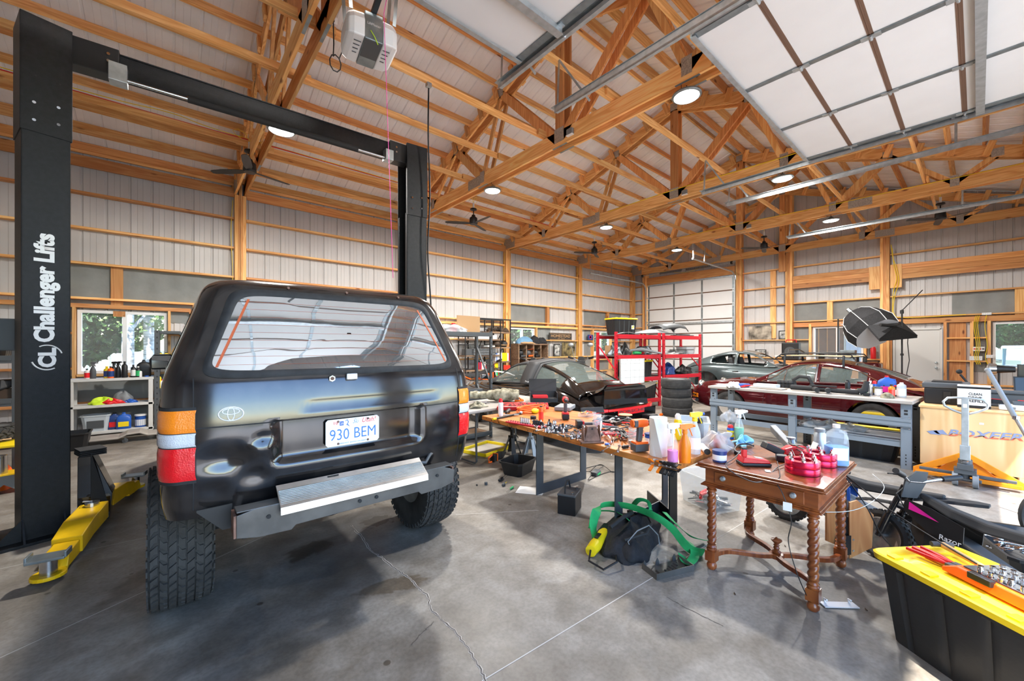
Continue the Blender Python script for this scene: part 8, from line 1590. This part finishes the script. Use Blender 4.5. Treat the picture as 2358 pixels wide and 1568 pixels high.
lump('camera_bag','black camera bag in the middle of the cabinet top','bag',(9.30,9.72,1.66),.22,.18,.26,'fabric_black',6,.18); lump('camera_bag','black strapped bag at the right end of the cabinet top','bag',(9.60,9.70,1.66),.20,.16,.20,'fabric_black',9,.25)
# full size motorcycles: big copies of the off-road bike
def bigbike(label,loc,rz,panels,seatc):
    b=minibike(label,(0,0,0),0,panels,'white',None,mg=panels); b.location=loc; b.rotation_euler=(0,0,rz); b.scale=(1.55,1.7,1.75); b['category']='motorcycle'; b['label']=label; b.name='motorcycle'; return b
bigbike('white and black off-road motorcycle parked in front of the tall shelf','x' and (6.1,8.45,0),R_(-70),'orange','black_matte'); bigbike('second white motorcycle nearer the helmet cabinet',(7.75,8.55,0),R_(-80),'white','black_matte')
rbk=bigbike('motorcycle with raised mirrors behind the black sports car',(10.2,8.55,0),R_(-60),'white','black_matte')
for s in (-1,1):
    m=MB(); m.cyl((s*.14,.26,.66),(s*.20,.22,.90),.006,seg=6); m.ball((s*.21,.21,.93),.06,12,(1.1,.35,.7)); m.build('mirror','galv',rbk,smooth=60)
m=MB(); m.b2(-.09,.09,-.004,.0,0,.12); tag(m.build('number_sticker','lens_bright',None),'white plate with orange marks on the motorcycle front','number plate',None,(6.75,8.1,.95),-.9);
# folding table load
def F(x,y,h=.741): p=G(x,y,h); p.z=h; return p
p=F(1150,925); t=thing('camo_bag','rolled camouflage bag lying on the folding table','bag',p+Vector((-.05,.05,0)),.864)
m=MB(); rings=[]; rg=random.Random(3)
for i in range(22):
    u=i/21; y=-.36+.72*u; r=.105*(.55+.45*math.sin(PI*min(1,u*1.3+.12)))*(1+.08*math.sin(i*2.1)); rings.append([Vector((r*1.15*math.cos(2*PI*k/18)*(1+.06*math.sin(k*3+i)),y,.10+r*.92*math.sin(2*PI*k/18)*(1+.05*math.sin(k*2-i)))) for k in range(18)])
m.loft(rings); m.build('bag_body','camo',t,smooth=70); m=MB(); m.tube([(-.08,-.30,.02),(-.12,-.36,.03),(-.02,-.42,.02),(.06,-.36,.05)],.015,6); m.build('orange_strap','orange',t,smooth=60)
lump('camo_glove','camouflage cloth and glove at the left end of the folding table','cloth',F(1098,938),.13,.09,.06,'camo',8,.5)
t=thing('mechanic_tool_case','open bright red mechanic tool case lying face up on the folding table','tool case',F(1205,940),.80); m=MB(); m.b2(-.20,.20,-.33,.33,0,.05); m.build('case_half','red',t,bevel=.008)
rg=random.Random(9)
for i in range(44): m=MB(); m.cyl((-.17+.34*rg.random(),-.30+.6*rg.random(),.050),(0,0,0) if False else (0,0,0),.01) if False else None
slot=MB(); slot.box((0,0,.0515),(.05,.016,.003)); s0=slot.build('tool_recess','black_matte',t)
for i in range(60): inst(s0,t,(-.16+.32*rg.random(),-.29+.58*rg.random(),0),(0,0,rg.choice((0,0,.3,PI/2))))
m=MB(); m.b2(-.214,-.20,-.10,.02,.008,.04); m.build('latch','black',t); text('CRAFTSMAN','lettering','white',t,(-.2155,-.04,.024),(0,-1,0),(0,0,1),.10,.018,.001)
t=thing('tool_box','open black tool box with red lining behind the red case','tool box',F(1258,925)+Vector((.02,.08,0)),-.71); m=MB(); m.b2(-.2,.2,-.13,.13,0,.05); m.b2(-.2,-.19,-.13,.13,.05,.14); m.b2(.19,.2,-.13,.13,.05,.14); m.b2(-.2,.2,.12,.13,.05,.14); m.build('box_body','black',t); m=MB(); m.box((0,.16,.22),(.42,.02,.20),R=Matrix.Rotation(-.3,3,'X')); m.build('lid','black_gloss',t); m=MB(); m.box((-.05,0,.07),(.22,.2,.03)); m.build('red_tray','red',t)
m=MB(); m.cyl((-.08,0,.02),(.08,0,.02),.02,seg=8); m.tube([(-.2,-.05,.015),(-.05,.05,.015),(.1,-.05,.015)],.01,6); tag(m.build('spanner','steel',None),'steel tool lying on the folding table near the bag','hand tool',None,F(1110,930))
# ================================================================ RED RACK LOADS AND NEARBY
def part(name,label,cat,p,mt,fn,smooth=50,rz=0): m=MB(); fn(m); return tag(m.build(name,mt,None,smooth=smooth),label,cat,None,p,rz)
oR=lambda p,dx,dy,z: onrack(p,dx,dy,z+.001)
def hoodp(m,L=1.2,W=.45): m.grid(lambda u,v:(L*(u-.5),W*(v-.5),.05+.11*math.sin(PI*v)*math.sin(PI*min(1,u*1.1))+.02*u),14,8)
o=part('bodywork_piece','long dusty grey car panel lying on top of the two red racks','car part',oR(r1p,.95,.30,1.86),'grey',lambda m:hoodp(m,1.5,.5),60,RKZ); d=o.modifiers.new('s','SOLIDIFY'); d.thickness=.012
o=part('bodywork_piece','curved grey bumper shell on top of the right red rack','car part',oR(r2p,-.25,.30,1.90),'dark_grey',lambda m:m.loft([[Vector((x,.25*math.cos(t)-.0,.16+.13*math.sin(t)+e)) for t in [PI*k/10 for k in range(11)]] for x,e in ((-.5,-.06),(-.2,0),(.2,.03),(.5,0),(.6,-.08))],caps=False,closed=False),60,RKZ); d=o.modifiers.new('s','SOLIDIFY'); d.thickness=.015
part('bodywork_piece','flat dark trim strips on top of the right red rack','car part',oR(r2p,.35,.25,1.86),'dark_grey',lambda m:(m.box((0,0,.02),(.8,.2,.02)),m.box((.1,.05,.05),(.7,.05,.02),rz=.1)),0,RKZ)
part('bodywork_piece','silver trim piece on top of the left red rack before the tote','car part',oR(r1p,-.45,.0,1.86),'galv',lambda m:m.loft([[Vector((x,-.03,z)),Vector((x,.03,z)),Vector((x,.03,z+.012)),Vector((x,-.03,z+.012))] for x,z in ((-.35,0),(-.1,.04),(.1,.05),(.45,0))]),0,RKZ)
PS=[('gearbox','dusty gearbox lump on the upper shelf of the left red rack',-.50,'galv_dark',.16,.26,1),('engine_part','tall oily engine part beside the gearbox',-.18,'gunmetal',.15,.24,2),('suspension_part','grey suspension knuckle on the left red rack',.42,'dark_grey',.13,.20,3),('engine_part','metal carburettor pieces at the right end of the left red rack',.66,'galv_dark',.12,.17,4)]
for n,l,x,mt,s,h,sd_ in PS: lump(n,l,'car part',oR(r1p,x,.30,1.35),s,.14,h,mt,sd_,.5,24)
part('brake_disc','brake disc lying at the left end of the upper red rack shelf','brake disc',oR(r1p,-.62,.12,1.35),'rust',lambda m:m.lathe([(0,.0),(.12,0),(.12,.02),(.07,.02),(.07,.05),(0,.05)],(0,0,0),24))
part('axle_tube','long grey axle arm sticking out in front of the left red rack','car part',oR(r1p,.25,.0,1.36),'grey',lambda m:m.tube([(-.4,.2,.10),(-.1,.05,.13),(.2,-.05,.08),(.42,-.22,.02)],[.03,.05,.035,.025],10)); part('shock_absorber','green shock absorber lying on the left red rack','car part',oR(r1p,.0,.06,1.36),'green',lambda m:m.cyl((-.15,0,.04),(.17,0,.04),.035,seg=12)); part('shock_absorber','red banded shock end beside the green one','car part',oR(r1p,.24,.10,1.36),'red',lambda m:m.cyl((-.03,0,.035),(.08,0,.035),.03,seg=12))
part('green_bracket','dark green bracket leaning below the upper shelf of the left red rack','bracket',oR(r1p,-.55,.1,.80),'green',lambda m:m.bar((0,0,0),(.12,0,.42),.06,.05)); lump('box_stack','cardboard box on the middle left of the red rack','box',oR(r1p,-.62,.35,.78),.14,.14,.22,'card',4,.03)
part('cardboard_box','cardboard box at the back of the upper left rack shelf','box',oR(r1p,-.35,.48,1.35),'card',lambda m:m.box((0,0,.12),(.5,.2,.24)),0,RKZ)
part('long_rods','dark rods lying across the totes on the red rack','rods',oR(r1p,.3,.05,1.235),'black',lambda m:(m.tube([(-.5,-.1,.01),(0,.0,.04),(.5,.1,.01)],.008,5),m.tube([(-.4,.1,.01),(.1,.0,.02),(.6,-.1,.01)],.008,5)))
clearbin('clear plastic bin at the right end of the right red rack',oR(r2p,.58,.3,1.35),RKZ,.42,.34,.20,'milky'); lump('car_panels','stack of crumpled white and black trim on the right red rack','car part',oR(r2p,-.1,.28,1.35),.45,.2,.10,'offwhite',11,.35); part('bodywork_piece','pointed black plastic panel on the upper shelf of the right red rack','car part',oR(r2p,.05,.12,1.46),'black',lambda m:m.prism([(-.5,-.05),(.5,-.1),(.2,.1),(-.3,.12)],.02),0,RKZ)
lump('heater_box','dark blue heater housing on the middle shelf of the right red rack','car part',oR(r2p,-.25,.3,.80),.30,.2,.26,'navy',13,.3); lump('black_parts','tangle of black engine parts at the right end of the middle shelf','car part',oR(r2p,.35,.25,.80),.34,.2,.20,'black',16,.5); part('bent_rods','black bent rods hanging off the right red rack','rods',oR(r2p,.75,.0,.83),'black',lambda m:(m.tube([(-.2,0,.02),(.2,-.05,.03),(.22,-.05,-.12)],.012,6),m.tube([(-.1,0,.02),(.12,-.1,.04),(.14,-.1,-.2)],.010,6))); lump('blue_hose','blue hose hanging on the right post of the red rack','hose',oR(r2p,.62,-.05,.0),.06,.05,.35,'blue',2,.3)
# whiteboard calendar
t=thing('whiteboard','white monthly calendar board leaning against the left red rack','whiteboard',(*onrack(r1p,-.42,-.16,0)[:2],.42),RKZ); m=MB(); m.box((0,0,.42),(.85,.02,.85)); m.build('board','white',t);
m=MB()
for k in range(6): m.b2(-.40+.16*k-.002,-.40+.16*k+.002,-.0115,-.0105,.05,.80)
for k in range(5): m.b2(-.40,.40,-.0115,-.0105,.05+.17*k-.002,.05+.17*k+.002)
m.build('grid_lines','grey',t)['kind']='stuff'
for k,wd in enumerate(('MON','TUE','WED','THU','FRI','SAT')): text(wd,'weekday','black',t,(-.34+.145*k,-.012,.815),(1,0,0),(0,0,1),.05,.02,.001)
for a in ((-.435,-.42,-.0,.85),(.42,.435,0,.85)): m=MB(); m.b2(a[0],a[1],-.014,.014,a[2],a[3]); m.build('board_frame','alu',t)
# junk by the tyres
gp=G(1630,930); t=thing('drain_pan','black oil drain pan with a plastic bag and yellow funnel beside the tyre stack','drain pan',gp+Vector((.1,.1,0))); m=MB(); m.lathe([(0,0),(.22,0),(.28,.08),(.27,.08),(.21,.01),(0,.01)],(0,0,0),20); m.build('pan','black',t,smooth=40)
lump('plastic_bag','dusty plastic bag sitting in the drain pan','plastic bag',gp+Vector((.1,.1,.012)),.18,.16,.24,'bag',7,.35); part('funnel','yellow funnel behind the tyre stack','funnel',gp+Vector((.05,.3,.25)),'tote_yellow',lambda m:m.lathe([(0,0),(.02,0),(.02,.08),(.09,.13),(.085,.13),(.015,.08)],(0,0,0),14));
m=MB(); m.b2(-.3,.3,-.2,.2,.20,.24); m.b2(-.28,-.22,-.18,.18,0,.2); m.b2(.22,.28,-.18,.18,0,.2); tag(m.build('low_stool','black_matte',None,bevel=.01),'low black rolling stool behind the drain pan','stool',None,gp+Vector((.35,.45,0)))
part('orange_knob','orange ribbed cap on the floor in front of the tyre stack','cap',G(1521,958),'orange',lambda m:m.cyl((0,0,.03),(.06,0,.03),.03,seg=12))
lump('oil_spill_pads','grey rags on the bottom shelf of the left red rack','rags',oR(r1p,-.1,.2,.22),.2,.14,.16,'grey',19,.3)
# pull cord and door opener
oc=P(850,98,z=3.55); t=thing('garage_door_opener','white and grey garage door opener hanging under the rafters','door opener',oc,R_(-8))
m=MB()
for s in (-1,1):
    m.loft([[Vector((s*x,y,z)) for y,z in ((-.19*k,-.10*k),(.19*k,-.10*k),(.20*k,.04*k),(.16*k,.12*k),(-.16*k,.12*k),(-.20*k,.04*k))] for x,k in ((.075,1.0),(.16,.97),(.20,.85),(.215,.6))])
m.build('end_cap','white',t,bevel=.012)
m=MB(); m.b2(-.075,.075,-.185,.185,-.105,.13); m.build('centre_panel','galv_dark',t,bevel=.006); m=MB(); m.b2(-.07,.07,-.18,.05,-.112,-.105); m.build('light_cover','dark_grey',t)
for s in (-1,1):
    for k in range(4): m=MB(); m.b2(s*.12-.03+.004*k,s*.12+.03-.004*k,-.11+.05*k,-.105+.05*k,-.1055,-.099); m.build('vent_slot','dark_grey',t)
text('LiftMaster','lettering','white',t,(0,-.1865,.03),(1,0,0),(0,0,1),.11,.022,.001)
m=MB(); m.b2(-.02,.02,-2.6,.0,.13,.17); m.build('rail','black',t); m=MB();
for x,y in ((-.18,.1),(.18,.1),(-.18,-.15),(.18,-.15)): m.bar((x,y,.12),(x*1.2,y,.62),.03,.003,(0,1,0))
m.bar((-.3,.1,.62),(.3,.1,.62),.03,.003); m.bar((.1,-.9,.15),(.32,-.6,.60),.03,.003); m.bar((0,-.9,.17),(-.3,-.7,.62),.03,.003); m.build('hanging_strap','galv_dark',t); m=MB(); m.box((0,-.75,.11),(.06,.10,.05)); m.build('trolley','galv',t)
m=MB(); m.tube([(-.03,-.19,-.03),(.0,-.2,-.08),(.03,-.19,-.13)],.004,5); m.build('antenna_wire','lime',t)
m=MB(); m.tube([oc+Vector((-.10,-.74,.11)),P(884,30,n=2.8),P(905,640,n=2.95)],.0022,5); tag(m.build('pull_cord','magenta',None),'thin pink release cord hanging from the door opener','cord')
op=P(766,45,z=4.0); t=thing('outlet','white outlet plate with black plug on the rafter beside the door opener','outlet',op); m=MB(); m.box((0,0,0),(.09,.01,.07)); m.build('plate','white',t); m=MB(); m.box((0,-.012,-.01),(.025,.02,.03)); m.build('plug','black',t)
a=Vector((0,-.02,-.03)); pts=[op+a,op+Vector((.005,-.02,-.25)),op+Vector((.0,-.02,-.38))]+[op+Vector((.02+.055*math.sin(k*.7),-.02,-.44+.085*math.cos(k*.7))) for k in range(20)]+[op+Vector((.09,-.02,-.28)),op+Vector((.16,-.02,-.2))]
m=MB(); m.tube(pts,.006,6); tag(m.build('extension_lead','black',None,smooth=70),'black power cord coiled in a loop below the rafter outlet','cord')
# ================================================================ OUTSIDE THE WINDOWS
mat('leaf',(.07,.16,.035),.6,0,.5,4,col2=(.20,.34,.08)); mat('leaf_dark',(.025,.075,.02),.6,0,.4,4,col2=(.07,.16,.05)); mat('bark',(.62,.60,.56),.8,0,.5,6,col2=(.85,.84,.82),stretch=(1,1,4)); mat('bark_dark',(.20,.16,.13),.9,0,.3,8); mat('house_brown',(.15,.07,.04),.7,0,.2,6); mat('hill',(.27,.30,.31),.95,0,.25,.02,col2=(.42,.38,.30)); mat('truck_blue',(.35,.55,.58),.2,coat=1)
def tree(label,x,y,h,cr,n=1500,mt='leaf',bark='bark_dark',tr=.12,conic=False,ls=.07,grp=None):
    t=thing('tree',label,'tree',(x,y,-.21),RN.uniform(0,6),grp); m=MB(); m.tube([(0,0,0),(.03,.02,h*.4),(-.04,.03,h*.7),(0,0,h*.95)],[tr,tr*.8,tr*.5,tr*.15],10)
    for k in range(7): a=k*2.4; z=h*(.3+.09*k); m.tube([(0,0,z),(cr*.35*math.cos(a),cr*.35*math.sin(a),z+h*.07),(cr*.7*math.cos(a),cr*.7*math.sin(a),z+h*.10)],[tr*.35,tr*.2,tr*.06],6)
    m.build('trunk',bark,t,smooth=50)
    rg=random.Random(int(x*10+y)); m=MB()
    for i in range(n):
        u=rg.random();
        if conic: z=h*(.05+.93*u); r=cr*(1-u)*math.sqrt(rg.random())*1.0+.05
        else: z=h*.30+h*.7*u; r=cr*math.sin(PI*min(.97,u*.9+.08))*rg.random()**.4
        a=rg.uniform(0,2*PI); c=Vector((r*math.cos(a),r*math.sin(a),z)); p=Vector((rg.uniform(-1,1),rg.uniform(-1,1),rg.uniform(-1,1))).normalized(); q=p.orthogonal().normalized(); s=ls*rg.uniform(.6,1.4); m.add([c-p*s,c+q*s*.5,c+p*s,c-q*s*.5],[(0,1,2,3)])
    m.build('foliage',mt,t)['kind']='stuff'
tree('dense dark leafy tree outside the left half of the left window',-1.85,14.2,4.4,1.5,5200,'leaf_dark',ls=.09); tree('grey birch trunk outside the left window, left of the white one',-.78,12.9,7,1.2,500,'leaf',bark='bark',tr=.13); tree('white birch trunk outside the right edge of the left window',-.40,13.3,7.4,1.2,500,'leaf',bark='bark',tr=.12)
for i,(x,y) in enumerate(((-5,21),(-1.5,20),(2,21.5),(9.6,15.0),(12.3,14.4),(14.8,15.2),(18.5,14.6),(17,17),(21,16),(12.5,19))): tree('green tree in the hedge row outside the window wall',x,y,5.2,2.0,2200,'leaf' if i%2 else 'leaf_dark',ls=.14,grp='trees in the hedge row')
t=thing('wooden_fence','pale wooden fence in front of the hedge outside the window wall','fence',(0,18.5,-.21));
for k in range(60): m=MB(); m.b2(-8+.5*k,-7.55+.5*k,0,.03,0,1.5+.05*(k%3)); m.build('board','bark',t)
# brown house beyond the central window
t=thing('house','brown boarded house with porch posts beyond the central window','house',(21.5,0,-.21)); m=MB(); m.b2(0,.2,1.4,9,0,3.4); m.build('wall','house_brown',t); m=MB(); m.prism([(-2.2,3.05),(6,6.2),(6,6.4),(-2.2,3.25)],-8,(0,1.2,0),(1,0,0),(0,0,1)); m.build('roof','dark_grey',t)
for k in range(25): m=MB(); m.b2(-.02,0,1.5+.3*k,1.53+.3*k,0,3.2); m.build('batten','brown_z',t)
for y in (2.2,4.6,7.0): m=MB(); m.b2(-2.0,-1.8,y-.1,y+.1,0,3.1); m.build('porch_post','brown_z',t)
for y in (3.2,5.4): m=MB(); m.b2(-.04,0,y-.45,y+.45,.2,2.3); w_=m.build('window','offwhite',t); m=MB(); m.b2(-.06,-.04,y-.38,y+.38,.9,2.2); m.build('pane','glass_mirror',w_)
# vintage truck, field, trees and hills beyond the right window
t=thing('vintage_truck','pale blue and white vintage off-road truck parked outside the right window','truck',(24.5,-1.4,-.32),PI/2+.25)
m=MB(); m.loft([[Vector((x,-w,z0)),Vector((x,w,z0)),Vector((x,w,z1)),Vector((x,-w,z1))] for x,w,z0,z1 in ((-2.1,.85,.55,1.15),(-1.9,.9,.5,1.18),(1.9,.9,.5,1.12),(2.1,.8,.6,1.05))]); m.build('lower_body','truck_blue',t,bevel=.05)
m=MB(); m.loft([[Vector((x,-w,1.15)),Vector((x,w,1.15)),Vector((x*.96,w*.88,1.85)),Vector((x*.96,-w*.88,1.85))] for x,w in ((-1.95,.85),(.55,.85))]); m.build('cab_windows','glass_mirror',t,bevel=.03); m=MB(); m.b2(-1.95,.62,-.80,.80,1.80,1.92); m.build('white_roof','white',t,bevel=.04)
for x in (-1.93,-1.0,-.05,.55):
    for y in (-.82,.82): m=MB(); m.box((x,y*.97,1.5),(.07,.06,.7)); m.build('roof_pillar','truck_blue',t)
for x in (-1.3,1.35):
    for y in (-.8,.8): m=MB(); m.lathe([(0,-.1),(.18,-.1),(.2,-.12),(.38,-.12),(.4,0),(.38,.12),(.2,.12),(.18,.1),(0,.1)],(x,y,.4),20,'y'); m.build('wheel','rubber',t,smooth=40)
for y in (-.6,.6): m=MB(); m.lathe([(0,0),(.1,0),(.1,.03),(0,.05)],(2.1,y,.9),14,'x'); m.build('headlight','white',t)
for i,(x,y,h) in enumerate(((75,-1.0,6),(78,3.5,6.5),(72,-6,7),(84,-3.2,6),(90,7,7),(80,-12,7))): tree('distant round tree beyond the field seen through the right window',x,y,h,3.2,900,'leaf_dark',ls=.4,tr=.25,grp='distant trees beyond the field')
m=MB(); m.grid(lambda u,v:(380+300*v,-260+520*u,-2+(34+9*math.sin(u*9)+5*math.sin(u*23+1))*v**1.2),40,8); struct(m.build('trim_5','hill',None,smooth=70),'hazy blue brown hillside on the horizon')
m=MB(); m.box((0,0,2),(8,5,4)); m.k=1; m.prism([(-3,4),(3,4),(0,5.6)],8.4,(-4.2,0,0),(0,1,0),(0,0,1)); tag(m.build('barn',['bark','white'],None),'small white barn far across the field at the right window edge','barn',None,(82,-6.5,-.21))
